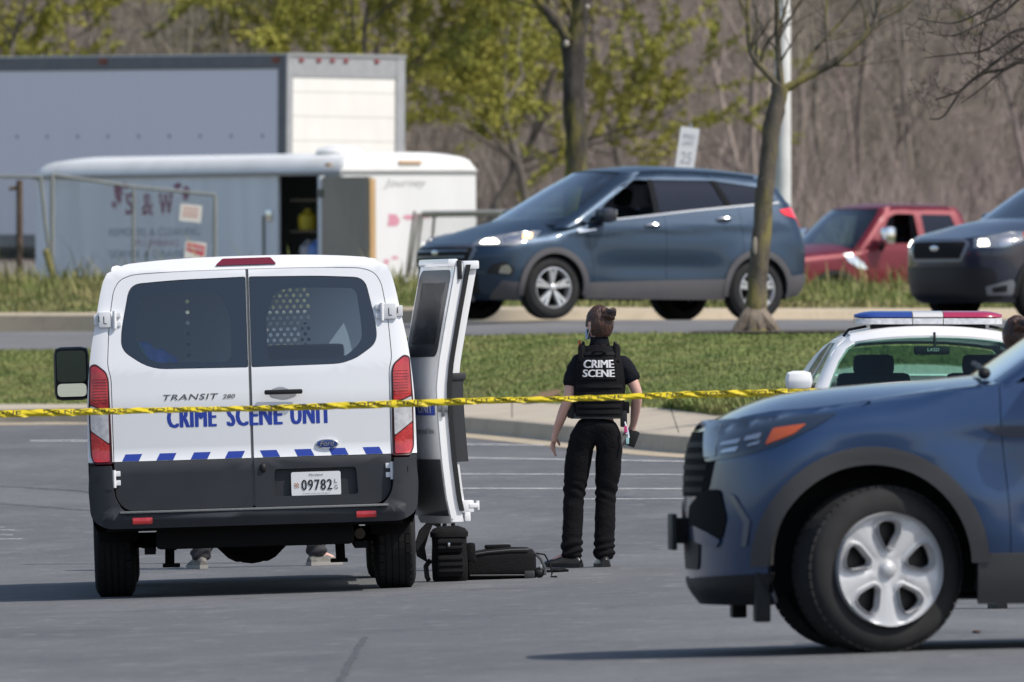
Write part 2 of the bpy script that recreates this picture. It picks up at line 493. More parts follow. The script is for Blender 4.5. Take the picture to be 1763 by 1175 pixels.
# lot
def lot_sheet():
    xs = [-60, -40, -28, -20, -15] + lin(-11, 11, 45) + [15, 20, 28, 40, 60]
    ys = [-40, 0, 30, 45, 55] + lin(60, 162, 100)
    vs = [(x, y, lot_z(x, y)) for y in ys for x in xs]; w = len(xs)
    def under(i, j):   # drop cells far behind the kerb
        return all(ys[j + b] > C_y(xs[i + a]) + .6 for a in (0, 1) for b in (0, 1))
    fs = [(j * w + i, j * w + i + 1, (j + 1) * w + i + 1, (j + 1) * w + i) for j in range(len(ys) - 1) for i in range(w - 1) if not under(i, j)]
    o = mesh_ob('parking_lot', vs, fs, asphalt, None, True, 0); o['kind'] = 'structure'
lot_sheet()

# kerb swept along the polyline (gutter pan, face, top) -- the rows follow its true normal
def offset_line(pts, d):
    out = []
    for i, p in enumerate(pts):
        t = (pts[min(i + 1, len(pts) - 1)] - pts[max(i - 1, 0)]); t.z = 0; t.normalize()
        out.append(Vector((p.x - t.y * d, p.y + t.x * d, 0)))
    return out
fine = []
for i in range(len(C_pts) - 1):
    k = 4
    for j in range(k): fine.append(C_pts[i].lerp(C_pts[i + 1], j / k))
fine.append(C_pts[-1])
for _ in range(6):
    fine = [fine[0]] + [(fine[i - 1] + fine[i] * 2 + fine[i + 1]) / 4 for i in range(1, len(fine) - 1)] + [fine[-1]]
rows = [(-.34, .004), (-.02, .012), (0, .02), (.035, .155), (.06, .168), (.17, .172)]
def sweep(name, rows, m):
    L = [[Vector((q.x, q.y, lot_z(q.x, q.y) + h)) for q in offset_line(fine, d)] for d, h in rows]
    mb = MB(); vs = [v for r in L for v in r]; n = len(fine)
    fs = [(j * n + i, j * n + i + 1, (j + 1) * n + i + 1, (j + 1) * n + i) for j in range(len(L) - 1) for i in range(n - 1)]
    o = mesh_ob(name, vs, fs, m, None, True, 30); o['kind'] = 'structure'; return o
sweep('gutter', rows[:2], gutter_m)
sweep('kerb', rows[1:], concrete)
TOPK = offset_line(fine, .17)
TX = [p.x for p in TOPK]; TY = [p.y for p in TOPK]
def K_y(x): return float(np.interp(x, TX, TY))
def K_z(x): y = K_y(x); return lot_z(x, y) + .170
# pavement slabs: real joints between them
def pavement():
    root = empty('pavement', (0, 0, 0)); root['kind'] = 'structure'
    o = strip('pavement_bed', lambda x: (K_y(x) - .01, K_z(x) - .012), lambda x: (S_y(x) + .2, S_z(x) - .012), 6, mat('joint dirt', (.13, .115, .09), .95), None, parent=root)
    xs = [-9.0]; 
    while xs[-1] < 5.2: xs.append(xs[-1] + 1.5)
    for i in range(len(xs) - 1):
        mb = MB(); g = .004
        us = lin(xs[i] + g, xs[i + 1] - g, 7)
        def P(x, t):
            y0, y1 = K_y(x) + .012, S_y(x) + .05; z0, z1 = K_z(x), S_z(x)
            return Vector((x, y0 + (y1 - y0) * t, z0 + (z1 - z0) * t + .002))
        mb.grid(P, us, lin(0, 1, 7))
        b = mb.build('slab', concrete, root, fixn=False)
pavement()

strip('grass_bank', lambda x: (S_y(x), S_z(x) - .01), lambda x: (R_y(x), R_z(x) + .02), 14, soil, ease=lambda t: t + .10 * math.sin(math.pi * t))
strip('road', lambda x: (R_y(x) - .1, R_z(x)), lambda x: (M_y(x), M_z(x)), 4, road_m)
strip('road', lambda x: (M_y(x), M_z(x)), lambda x: (F_y(x) + .05, F_z(x)), 6, road_m)
strip('road_edge', lambda x: (R_y(x) - .25, R_z(x) + .008), lambda x: (R_y(x) + .12, R_z(x) + .013), 1, layered('road edge grit', [((.33, .27, .19), 1, 0, 1, (1, 1, 1)), ((.12, .12, .08), 2.5, .45, .6, (1, 1, 1))], rough=.95))
# far kerb, face and top
strip('far_kerb', lambda x: (F_y(x), F_z(x) - .02), lambda x: (F_y(x) + .05, F_z(x) + F_h(x)), 1, gutter_m)
strip('far_kerb', lambda x: (F_y(x) + .05, F_z(x) + F_h(x)), lambda x: (F_y(x) + .45, F_z(x) + F_h(x) + .04), 1, gutter_m)
strip('verge', lambda x: (F_y(x) + .45, F_z(x) + F_h(x) + .03), lambda x: (V_y(x), V_z(x)), 10, soil, ease=lambda t: t + .12 * math.sin(math.pi * t))
def far_z(x, y):
    if y < 210: return 1.9
    if y < 262: return 1.9 + (y - 210) * .0267
    return 3.3 + (y - 262) * .047
gravel = layered('gravel yard', [((.22, .2, .17), 1, 0, 1, (1, 1, 1)), ((.16, .15, .12), 1.2, .5, .7, (1, 1, 1))], rough=.95)
strip('verge', lambda x: (V_y(x), V_z(x)), lambda x: (201 + max(0, F_y(x) - 182), 1.9), 4, soil, ease=lambda t: t * t * (3 - 2 * t))
strip('yard', lambda x: (201 + max(0, F_y(x) - 182), 1.9), lambda x: (264, far_z(x, 264)), 6, gravel)
leaf_litter = layered('leaf litter', [((.15, .115, .085), 1, 0, 1, (1, 1, 1)), ((.10, .085, .06), .35, .45, .7, (1, 1, 1)), ((.2, .165, .125), .8, .55, .75, (1, 1, 1)), ((.075, .085, .03), .12, .56, .7, (1, 1, 1))], rough=1, bump=0)
def hill():
    xs = lin(-120, 120, 61); ys = lin(263, 780, 80)
    vs = []
    for y in ys:
        for x in xs:
            z = far_z(x, y) if y < 480 else far_z(x, 480) + (y - 480) * .07
            z += (.5 * math.sin(x * .11 + y * .07) + .4 * math.sin(x * .05 - y * .09)) * min(1, (y - 263) / 40)
            vs.append((x, y, z))
    w = len(xs); fs = [(j * w + i, j * w + i + 1, (j + 1) * w + i + 1, (j + 1) * w + i) for j in range(len(ys) - 1) for i in range(w - 1)]
    o = mesh_ob('wooded_hillside', vs, fs, leaf_litter, None, True, 0); o['kind'] = 'structure'
hill()
# wide ground beyond the modelled strips, a little below everything
gb = mesh_ob('ground', [(-600, -300, -.9), (600, -300, -.9), (600, 1000, -.9), (-600, 1000, -.9)], [(0, 1, 2, 3)], soil); gb['kind'] = 'structure'

# painted stall lines: (left px, left py, right px, right py, width m)
white_line = layered('worn line paint', [((.78, .78, .76), 1, 0, 1, (1, 1, 1)), ((.40, .40, .40), 5, .54, .74, (1, 1, 1))], rough=.8, bump=0)
lines = [(600, 764, 938, 767.5, .20), (600, 786, 1262, 797, .19), (690, 817, 1262, 818.5, .14), (700, 842, 1262, 843, .15), (992, 860.5, 1262, 859.5, .11),
         (52, 760, 158, 760, .24), (-60, 911, 24, 914, .06), (-60, 921, 22, 922.5, .05), (-60, 930, 38, 929, .05), (-60, 909, 8, 909, .05)]
for (a, b, c, d, w) in lines:
    p, q = lot_hit(a, b), lot_hit(c, d); n = 24; mb = MB(); vs = []
    for i in range(n + 1):
        t = i / n; c_ = p.lerp(q, t)
        for s in (-.5, .5):
            x, y = c_.x, c_.y + s * w * (1 + .25 * math.sin(i * 2.7)); vs.append((x, y, lot_z(x, y) + .005))
    o = mesh_ob('parking_line', vs, [(2 * i, 2 * i + 2, 2 * i + 3, 2 * i + 1) for i in range(n)], white_line); o['kind'] = 'structure'
# tar seams / cracks in the asphalt
tar = mat('tar seam', (.062, .064, .070), .8, var=.7, vscale=8, col2=(.09, .092, .098))
def crack(pts, w, seed):
    r = random.Random(seed); P = [lot_hit(*p) for p in pts]; vs = []
    fine_ = []
    for i in range(len(P) - 1):
        for j in range(10): fine_.append(P[i].lerp(P[i + 1], j / 10))
    fine_.append(P[-1])
    for i, c_ in enumerate(fine_):
        c_ = c_ + Vector((r.gauss(0, .003), r.gauss(0, .012), 0)); ww = w * r.uniform(.6, 1.1)
        d = (fine_[min(i + 1, len(fine_) - 1)] - fine_[max(i - 1, 0)]); d.z = 0; d.normalize()
        for s in (-1, 1):
            x, y = c_.x - d.y * s * ww / 2, c_.y + d.x * s * ww / 2; vs.append((x, y, lot_z(x, y) + .004))
    o = mesh_ob('tar_seam', vs, [(2 * i, 2 * i + 2, 2 * i + 3, 2 * i + 1) for i in range(len(fine_) - 1)], tar); o['kind'] = 'structure'
crack([(628, 1098), (612, 1125), (598, 1150), (585, 1180)], .034, 1)
crack([(30, 972), (170, 971.5), (420, 970)], .05, 2)
crack([(0, 838), (140, 846), (165, 850)], .04, 3)
crack([(0, 868), (160, 880)], .03, 4)
crack([(1060, 856), (1170, 861)], .03, 5)
# ------------------------------------------------------------------ shared vehicle materials and wheels
rubber = mat('tyre rubber', (.016, .016, .017), .85, bump=.15, bscale=90, spec=.25)
rubber_dust = mat('dusty tyre rubber', (.030, .030, .031), .9, var=.6, vscale=9, col2=(.018, .018, .02), spec=.25)
blackpl = mat('black plastic', (.014, .015, .017), .55, spec=.3)
greypl = mat('grey plastic cladding', (.034, .037, .044), .52, var=.3, vscale=4, bump=.08, bscale=300, spec=.3)
chrome = mat('chrome', (.75, .75, .77), .12, metal=1)
alloy = mat('silver alloy', (.62, .63, .65), .3, metal=.75)
dark = mat('dark void', (.006, .006, .007), .9)
underm = mat('underbody', (.010, .010, .011), .9, spec=.15)
trim_dark = mat('dark interior trim', (.02, .021, .024), .7)
seat_m = mat('seat fabric', (.03, .031, .036), .85, bump=.1)
red_lens = mat('red lamp lens', (.36, .006, .012), .15, coat=1, spec=.7, var=.9, vscale=12, col2=(.60, .03, .03), bump=.12, bscale=60)
dark_red = mat('dark red lens', (.16, .004, .02), .15, coat=1)
clear_lens = mat('clear lamp lens', (.62, .62, .64), .15, coat=1, var=.5, vscale=30, col2=(.3, .3, .32))
amber = mat('amber lens', (.75, .16, .02), .2, coat=1)
lamp_in = mat('lamp reflector', (.6, .6, .62), .15, metal=.9)
mirror_m = mat('mirror glass', (.62, .65, .68), .02, metal=1)
plate_m = mat('plate white', (.74, .75, .76), .45)
printblk = mat('black print', (.02, .02, .025), .6)
printgry = mat('grey print', (.12, .12, .13), .35, metal=.4)
printred = mat('red print', (.5, .03, .03), .6)

def wheel(name, parent, loc, r, w, rimr, m_tyre, rim_fn, side=1, label=None, treads=36):
    """wheel whose axle runs along local y; side=+1: outer face towards +y."""
    root = empty(name, loc); root.parent = parent
    h = w / 2; b = .022
    pr = [(-h * .80, rimr * .98), (-h * .98, rimr * 1.06), (-h * 1.0, (rimr + r) / 2), (-h * .93, r - .03), (-h * .80, r - .008), (-h * .5, r), (0, r + .001), (h * .5, r), (h * .80, r - .008), (h * .93, r - .03), (h * 1.0, (rimr + r) / 2), (h * .98, rimr * 1.06), (h * .80, rimr * .98)]
    mb = MB(); mb.lathe(pr, 'y', 48)
    mb.build('tyre', m_tyre, root, sharp=50)
    # tread: circumferential grooves built as raised ribs with cross blocks
    tb = MB(); ribs = 5; rw = w * .80 / ribs
    for k in range(ribs):
        y0 = -w * .40 + k * rw
        a0, a1 = y0 + rw * .10, y0 + rw * .90
        if k in (0, ribs - 1):
            for j in range(treads):
                t0, t1 = 2 * math.pi * j / treads, 2 * math.pi * (j + .84) / treads
                vs = []
                for t in (t0, t1):
                    for a in (a0, a1):
                        for q in (r - .012, r + .006): vs.append((q * math.cos(t), a, q * math.sin(t)))
                tb.add(vs, [(0, 1, 3, 2), (4, 6, 7, 5), (1, 5, 7, 3), (0, 2, 6, 4), (0, 4, 5, 1), (2, 3, 7, 6)])
        else:
            tb.lathe([(a0, r - .012), (a0, r + .006), (a1, r + .006), (a1, r - .012)], 'y', 48)
    tb.build('tread', m_tyre, root, smooth=False)
    rim_fn(root, rimr, h, side)
    return root

def spoke_rim(nsp, twin=False, m=alloy, hub=True, bw=.052):
    def fn(root, rr, h, s):
        mb = MB(); y = s * h
        mb.lathe([(y * .72, rr), (y * .98, rr * .99), (y * 1.0, rr * .95), (y * .85, rr * .90), (y * .2, rr * .86), (-y * .6, rr * .86)], 'y', 48)
        for k in range(nsp):
            a = 2 * math.pi * k / nsp + math.pi / 2
            offs = (-.13, .13) if twin else (0,)
            for d in offs:
                ca = a + d * .35; cb = a + d * 1.25
                i0 = Vector((rr * .16 * math.cos(ca), y * .80, rr * .16 * math.sin(ca)))
                i1 = Vector((rr * .92 * math.cos(cb), y * .93, rr * .92 * math.sin(cb)))
                dr = (i1 - i0); t = dr.cross(Vector((0, 1, 0))).normalized()
                w0, w1 = (bw * .62, bw * .8) if twin else (bw, bw * 1.5)
                vs = []
                for p, ww in ((i0, w0), (i1, w1)):
                    for dy, ws in ((0, .55), (-s * .012, 1), (-s * .05, 1)):
                        vs += [p + t * ww / 2 * ws + Vector((0, dy, 0)), p - t * ww / 2 * ws + Vector((0, dy, 0))]
                mb.add(vs, [(0, 1, 7, 6), (0, 6, 8, 2), (1, 3, 9, 7), (2, 8, 10, 4), (3, 5, 11, 9), (4, 10, 11, 5)])
        mb.lathe([(y * .94, .001), (y * .94, rr * .10), (y * .86, rr * .17), (y * .6, rr * .2)], 'y', 20)
        mb.build('rim', m, root, sharp=35)
        MB().lathe([(y * .15, .001), (y * .15, rr * .86)], 'y', 32).build('brake_disc', underm, root)
    return fn

def steel_rim(root, rr, h, s):
    y = s * h
    mb = MB(); mb.lathe([(y * .72, rr), (y * .98, rr * .99), (y * .98, rr * .93), (y * .4, rr * .84), (y * .3, rr * .5), (y * .55, rr * .3), (y * .55, .001)], 'y', 40)
    mb.build('rim', mat('steel wheel', (.3, .3, .31), .45, metal=.6), root)

# ------------------------------------------------------------------ the van
van_white = mat('van white paint', (.80, .81, .83), .28, coat=.8, var=.10, vscale=1.5, col2=(.70, .71, .73))
van_blue = mat('blue vinyl print', (.022, .055, .36), .4)
van_glass = glassmat('van rear glass', (.66, .76, .84), 2.6)
frit = mat('glass frit', (.010, .011, .015), .35)
van_pos = Vector((-1.62, 90.0, lot_z(-1.62, 90.0)))
VAN_RZ, VAN_RY, VAN_RX = R(1.3), R(-1.75), R(.3)
van = empty('police_van', van_pos, VAN_RZ, 'white crime scene van seen from the rear, two closed doors with blue lettering', 'van', rx=VAN_RX, ry=VAN_RY)

def vlean(z): return float(np.interp(z, [.4, .84, .86, .93, 1.25, 1.42, 1.46, 2.04, 2.13], [0, .0, .012, .022, .018, .032, .04, .17, .23]))
def SR(x, z):
    a = abs(x) / 1.03
    return (x, -1.0 + vlean(z) + .035 * a ** 2 + (.9 * max(0, a - .86) ** 1.8), z)
HWp = Spl([(.40, .985), (.55, 1.022), (.85, 1.03), (1.2, 1.025), (1.5, 1.0), (1.75, .955), (1.95, .915), (2.03, .885), (2.075, .83), (2.10, .72)])
def HW(z): return HWp(z)
d_edge = [(-.009, 2.040), (-.45, 2.038), (-.72, 2.026), (-.80, 1.995), (-.838, 1.93), (-.872, 1.72), (-.888, 1.46), (-.868, 1.385), (-.866, .86)]
def mir(p): return [(-x, z) for x, z in p][::-1]
doorL = rpoly(d_edge + [(-.009, .86)], [0, .2, .1, .1, .1, .2, .05, .04, 0, 0])
winL = rpoly([(-.014, 1.992), (-.45, 1.984), (-.735, 1.966), (-.795, 1.68), (-.80, 1.56), (-.625, 1.436), (-.014, 1.43)], [.01, .1, .07, .1, .1, .12, .01])
winLi = rpoly([(-.285, 1.92), (-.68, 1.905), (-.705, 1.70), (-.71, 1.575), (-.60, 1.475), (-.115, 1.468), (-.11, 1.73), (-.17, 1.90)], .05)
def grow(p, d): return inset(p, -d)
gap = .005
for s in (-1, 1):
    D_ = doorL if s < 0 else mir(doorL); Wn = winL if s < 0 else mir(winL); Wi = winLi if s < 0 else mir(winLi)
    d = patch('rear_door', SR, D_, [grow(Wn, .004)], .09, .09, 0, .035, van_white, van)
    d['label'] = 'left rear door with window' if s < 0 else 'right rear door with handle and badge'
    gl = patch('door_window', SR, Wn, [], .1, .1, -.004, .012, van_glass, d)
    patch('window_border', SR, Wn, [Wi], .1, .1, -.009, 0, frit, d)
    cl = rpoly([(-.009, .852), (-.866, .852), (-.862, .63), (-.80, .552), (-.009, .552)], [0, 0, .1, .08, 0])
    if s > 0: cl = mir(cl)
    if s > 0:
        rec = rpoly([(.135, .785), (.645, .785), (.655, .615), (.13, .615)], .02)
        cp = patch('door_cladding', SR, cl, [rec], .1, .1, .008, .04, greypl, d)
        patch('plate_recess', SR, grow(rec, .01), [], .2, .2, -.022, 0, greypl, d)
        pl = patch('number_plate', SR, rpoly([(.237, .612), (.547, .612), (.547, .762), (.237, .762)], .014), [], .2, .2, .004, .006, plate_m, d)
        text_join('plate_number', [('09782', SR, .397, .680, .192, .066, dict(off=.007, bold=.025, spacing=1.15)), ('L', SR, .516, .700, .017, .026, dict(off=.007)), ('G', SR, .516, .662, .02, .026, dict(off=.007)),
                                   ('Maryland', SR, .392, .741, .085, .017, dict(off=.007)), ('www.maryland.gov', SR, .392, .626, .17, .009, dict(off=.007))], printblk, d)
        mb = MB()
        for i in range(4):
            for j in range(4):
                if (i + j) % 2: mb.add([SRo for SRo in [Vector(SR(.256 + i * .0075 + a * .0075, .664 + j * .0075 + b * .0075)) + Vector((0, -.008, 0)) for a, b in ((0, 0), (1, 0), (1, 1), (0, 1))]], [(0, 1, 2, 3)])
        mb.build('plate_emblem', mat('emblem brown', (.32, .12, .05), .6), d, smooth=False)
        # handle: recess dish and bar
        dish = rpoly([(.125, 1.285), (.19, 1.302), (.235, 1.285), (.30, 1.245), (.21, 1.215), (.12, 1.24)], .03)
        patch('handle_dish', SR, dish, [], .05, .05, .001, 0, mat('handle dish', (.33, .34, .37), .35, coat=.4), d)
        hb = MB(); hb.box(.085, .325, -1.034, -1.006, 1.252, 1.282, .012); hb.build('door_handle', blackpl, d)
        MB().ellipsoid((.063, -1.005, .795), (.022, .02, .03)).build('rear_sensor', blackpl, d)
        b = MB(); rg = []
        for (k, yy) in ((1.0, 0), (1.0, .012), (.86, .017), (.02, .018)):
            rg.append([Vector((.469 + .072 * k * math.cos(t), SR(.469, .934)[1] - yy, .934 + .030 * k * math.sin(t))) for t in lin(0, 2 * math.pi, 33)[:-1]])
        b.loft(rg, True, True); bo = b.build('badge', chrome, d)
        b = MB(); b.loft([[Vector((.469 + .064 * k * math.cos(t), SR(.469, .934)[1] - .0195 - .001 * (k < .5), .934 + .0245 * k * math.sin(t))) for t in lin(0, 2 * math.pi, 33)[:-1]] for k in (1, .02)], True, True)
        b.build('badge_field', mat('badge blue', (.01, .04, .2), .2, coat=1), bo)
        text_on('badge_script', 'Ford', lambda u, v: (u, SR(.469, .934)[1] - .021, v), .469, .936, .082, .030, chrome, bo, off=.001, shear=.25)
        seam = patch('weather_strip', SR, [(-.016, .56), (.018, .56), (.018, 2.035), (-.016, 2.035)], [], 1, .2, -.012, 0, mat('seam rubber', (.16, .17, .17), .6), d)
    else:
        cp = patch('door_cladding', SR, cl, [], .1, .1, .008, .04, greypl, d)
        text_on('model_lettering', 'TRANSIT', SR, -.38, 1.253, .345, .036, printgry, d, off=.0012, bold=.02, shear=.35, spacing=1.1)
        text_on('model_lettering', '280', SR, -.135, 1.250, .075, .026, printgry, d, off=.0012, bold=.02, shear=.3)
    # blue slanted blocks along the lower edge of the door
    for k in range(4):
        x0 = -(.022 + .055 + k * .2145); w_ = .105; sl = .022
        q = [(x0 - w_ - sl / 2 + .02, .862), (x0 + .02 - sl / 2, .862), (x0 + .02 + sl / 2, .905), (x0 - w_ + .02 + sl / 2, .905)]
        q = [(x - .0, z) for x, z in q]
        if s > 0: q = mir(q)
        patch('stripe_block', SR, q, [], .2, .2, .0015, 0, van_blue, d)
text_join('crime_scene_lettering', [('CRIME', SR, -.373, 1.125, .305, .125, dict(bold=.055, off=.0012, spacing=1.12)), ('SCENE', SR, .020, 1.125, .345, .125, dict(bold=.055, off=.0012, spacing=1.12)), ('UNIT', SR, .372, 1.125, .25, .125, dict(bold=.055, off=.0012, spacing=1.12))], van_blue, van)

# frame round the doors
dl_all = [p for p in doorL if p[0] < -.02]
full = rpoly([(-.866, .86), (-.868, 1.385), (-.888, 1.46), (-.872, 1.72), (-.838, 1.93), (-.80, 1.995), (-.72, 2.026), (-.45, 2.038), (0, 2.040),
        (.45, 2.038), (.72, 2.026), (.80, 1.995), (.838, 1.93), (.872, 1.72), (.888, 1.46), (.868, 1.385), (.866, .86)], [0, .04, .05, .2, .1, .1, .1, .2, 0, .2, .1, .1, .1, .2, .05, .04, 0])
prof = [(HW(z), z) for z in lin(.86, 2.09, 26)]
rooft = [(x, 2.126 - .030 * (x / .75) ** 2.6) for x in lin(.74, 0, 10)]
outer = prof + rooft
outer = outer + [(-x, z) for x, z in outer[-2::-1]]
fr_poly = outer + [(-.866, .86)] + [(x, z) for x, z in grow(full, gap)[1:-1]] + [(.866, .86)]
# frame polygon: outer silhouette, then back along the door outline
fo = [p for p in outer]
hole_l = [p for p in grow(full, gap)]
polyF = fo + [(-.871, .86)] + hole_l[1:-1] + [(.871, .86)]
patch('rear_frame', SR, polyF, [], .07, .07, .0, .03, van_white, van)
# shadow-gap backing behind the doors
# side shell and roof (cargo body), with the side-door opening on the right
def ring(y, z0=.42, zt=3.0):
    zs = lin(z0, 2.09, 24)
    P = [Vector((-HW(z), y, z)) for z in zs] + [Vector((x, y, 2.126 - .030 * (abs(x) / .75) ** 2.6)) for x in lin(-.70, .70, 13)] + [Vector((HW(z), y, z)) for z in zs[::-1]]
    return P
def y_rear(p): return SR(p.x, p.z)[1] + .0
r0 = ring(0); r0 = [Vector((p.x, y_rear(p) + .004, p.z)) for p in r0]
n24 = 24
def half(rings, sel): 
    mb = MB(); return mb.loft([[q for q, k in zip(rg, range(len(rg))) if sel(k)] for rg in rings], False, False)
ys_a = [-.6, -.2, .3, .9, 1.25]; ys_b = [2.15, 2.4]
Nn = len(r0)
ra = [r0] + [ring(y) for y in ys_a]
half(ra[:-1], lambda k: k < n24).build('side_panel', van_white, van, sharp=60)
half(ra, lambda k: k >= Nn - n24).build('side_panel', van_white, van, sharp=60)
rl = [ring(y) for y in [.9, 1.4, 2.15, 2.4]]
half(rl, lambda k: k < n24).build('side_panel', van_white, van, sharp=60)
half([ring(y) for y in [2.15, 2.4]], lambda k: k >= Nn - n24).build('side_panel', van_white, van, sharp=60)
half(ra[:-1] + rl[1:] + [ring(2.95)], lambda k: n24 - 2 <= k <= Nn - n24 + 1).build('roof', van_white, van, sharp=60)
def lowring(y, zt, w=1.0):
    zs = lin(.42, zt, 12); P = [Vector((-HW(z) * w, y, z)) for z in zs] + [Vector((x * HW(zt) * w, y, zt + .01 * (1 - x * x))) for x in lin(-.8, .8, 7)] + [Vector((HW(z) * w, y, z)) for z in zs[::-1]]
    return P
MB().loft([lowring(y, z, w) for y, z, w in ((2.4, 1.24, 1), (3.0, 1.24, 1), (3.6, 1.22, 1), (4.0, 1.05, .97), (4.22, .85, .88), (4.3, .6, .78))], False, False).build('nose', van_white, van, sharp=60)
MB().add([lowring(4.3, .6, .78)[i] for i in range(31)], [tuple(range(31))]).build('front_bumper', greypl, van)
cg = glassmat('van cab glass', (.75, .82, .82), 1)
def WS(u, v): return (u * (.98 - .12 * v), 3.62 - .68 * v - .10 * abs(u) ** 2.2, 1.23 + .84 * v)
patch('windscreen', WS, [(-.93, 0), (.93, 0), (.93, 1), (-.93, 1)], [], .2, .2, 0, .01, cg, van)
for s in (-1, 1):
    MB().tube([WS(s * .96, 0), WS(s * .96, .5), WS(s * .96, 1)], .045, 8).build('pillar', van_white, van)
    def SD(u, v, s=s): return (s * HW(v), u, v)
    SD.inv = s < 0
    patch('cab_window', SD, [(2.42, 1.26), (3.5, 1.26), (2.95, 2.03), (2.42, 2.03)], [], .2, .1, 0, .01, cg, van)
# interior
van_floor = mat('van floor', (.08, .08, .085), .8); liner = mat('van wall lining', (.30, .32, .34), .7)
MB().box(-.93, .93, -.85, 2.4, .56, .60).build('cargo_floor', van_floor, van)
MB().box(-.80, .80, -.75, 2.35, 1.99, 2.01).build('headliner', liner, van)
MB().box(-.90, -.885, -.7, 2.3, .6, 1.85).build('wall_lining', liner, van)
MB().box(.885, .90, -.7, .88, .6, 1.85).build('wall_lining', liner, van)
ph = []
for i in range(9):
    for j in range(16):
        x = .02 + i * .045 + (.0225 if j % 2 else 0); z = 1.40 + j * .036
        ph.append([(x + .0125 * math.cos(t), z + .0125 * math.sin(t)) for t in lin(0, 2 * math.pi, 9)[:-1]])
for j in range(6): ph.append([(-.38 + .014 * math.cos(t), 1.5 + j * .07 + .014 * math.sin(t)) for t in lin(0, 2 * math.pi, 9)[:-1]])
steelgrey = mat('partition steel', (.45, .52, .57), .5)
pt = patch('partition', lambda u, v: (u, 2.28, v), [(-.87, .6), (.87, .6), (.87, 1.96), (-.87, 1.96)], ph, 5, 5, 0, 0, steelgrey, van)
MB().box(.12, .62, 1.3, 1.9, .62, 1.55, .03).build('equipment_cabinet', mat('cabinet grey', (.16, .18, .2), .6), van)
MB().box(-.86, -.62, .2, 2.0, .62, 1.25, .02).build('storage_shelf', mat('shelf grey', (.22, .23, .25), .6), van)
for sx in (-.5, .5):
    mb = MB(); mb.box(sx - .26, sx + .26, 2.55, 2.72, .75, 1.45, .06); mb.box(sx - .15, sx + .15, 2.55, 2.68, 1.47, 1.70, .05); mb.box(sx - .26, sx + .26, 2.6, 3.1, .62, .8, .06)
    mb.build('cab_seat', seat_m, van)
# lamps
lampo = [(-.885, 1.375), (-.90, 1.425), (-.965, 1.478), (-1.002, 1.465), (-1.015, 1.2), (-1.012, .90), (-.99, .845), (-.876, .845)]
for s in (-1, 1):
    f = (lambda p: p) if s < 0 else mir
    base = patch('tail_lamp', SR, f(rpoly(lampo, .02)), [], .05, .1, .006, .04, mat('lamp housing', (.05, .005, .008), .3), van)
    for nm, q, mm in (('brake_lens', [(-.893, 1.19), (-.893, 1.372), (-.905, 1.415), (-.962, 1.462), (-.992, 1.455), (-1.002, 1.225), (-.95, 1.20)], red_lens),
                      ('reverse_lens', [(-.893, 1.182), (-.95, 1.192), (-1.003, 1.217), (-1.003, 1.06), (-.893, .975)], clear_lens),
                      ('indicator_lens', [(-.893, .967), (-1.003, 1.052), (-1.0, .90), (-.985, .855), (-.893, .855)], red_lens)):
        patch(nm, SR, f(rpoly(q, .012)), [], .03, .05, .013, .012, mm, base)
    # lens ribs
    rb = MB()
    for k in range(9):
        z = 1.235 + k * .018
        a, b = sorted((s * .90, s * .985)); p, q = Vector(SR(a, z)), Vector(SR(b, z))
        rb.tube([p + Vector((0, -.0145, 0)), q + Vector((0, -.0145, 0))], .003, 5)
    rb.build('lens_ribs', red_lens, base)
    # hinges: plate, knuckle, bolts
    for (hx, hz) in ((.893, 1.752), (.925, .757)):
        hb = MB(); cx = s * hx; y = SR(hx, hz)[1]
        hb.box(cx - .045, cx + .035, y - .030, y + .02, hz - .05, hz + .05, .008)
        hb.box(cx + s * .045 - .03, cx + s * .045 + .03, y - .012, y + .03, hz - .034, hz + .034, .006)
        hb.tube([(cx - s * .055, y - .03, hz - .058), (cx - s * .055, y - .03, hz + .052)], .012, 8)
        hb.box(cx - s * .075 - .02, cx - s * .075 + .02, y - .026, y, hz - .045, hz - .012, .004); hb.box(cx - s * .075 - .02, cx - s * .075 + .02, y - .026, y, hz + .012, hz + .045, .004)
        ho = hb.build('door_hinge', mat('hinge white', (.74, .75, .77), .4), van)
        hk = MB(); hk.box(cx - .014, cx - .009, y - .0315, y - .028, hz - .024, hz + .020); hk.box(cx - .012, cx + .006, y - .0312, y - .028, hz - .028, hz - .023); hk.box(cx + s * .040, cx + s * .046, y - .0318, y - .02, hz - .015, hz + .022)
        hk.build('hinge_gap', dark, ho, smooth=False)
# high brake lamp
patch('high_brake_lamp', SR, rpoly([(-.195, 2.066), (.185, 2.066), (.15, 2.106), (-.15, 2.106)], .008), [], .1, .05, .012, .03, dark_red, van)
# bumper
bo_ = rpoly([(-1.018, .835), (-1.035, .70), (-1.022, .50), (-.93, .44), (.93, .44), (1.022, .50), (1.035, .70), (1.018, .835), (.885, .835), (.872, .63), (.81, .54), (-.81, .54), (-.872, .63), (-.885, .835)], [.01, .06, .1, .1, .1, .1, .06, .01, .01, .08, .08, .08, .08, .01])
def SB(x, z):
    p = SR(x, z); k = max(0, 1 - abs(z - .50) / .08) if abs(x) < .95 else 0
    return (x, p[1] - .05 - .03 * min(1, k) + .02 * max(0, abs(x) - .9) / .13 - .05 * 0, z)
bump = patch('rear_bumper', SB, bo_, [], .08, .05, 0, .10, greypl, van)
MB().box(-.84, .84, -1.075, -.98, .535, .549, .004).build('bumper_step', mat('step plate', (.17, .175, .18), .6, bump=.3, bscale=120), bump)
for x in (-.70, .70):
    patch('bumper_reflector', SB, rpoly([(x - .062, .468), (x + .062, .468), (x + .062, .506), (x - .062, .506)], .006), [], .2, .2, .004, .008, red_lens, bump)
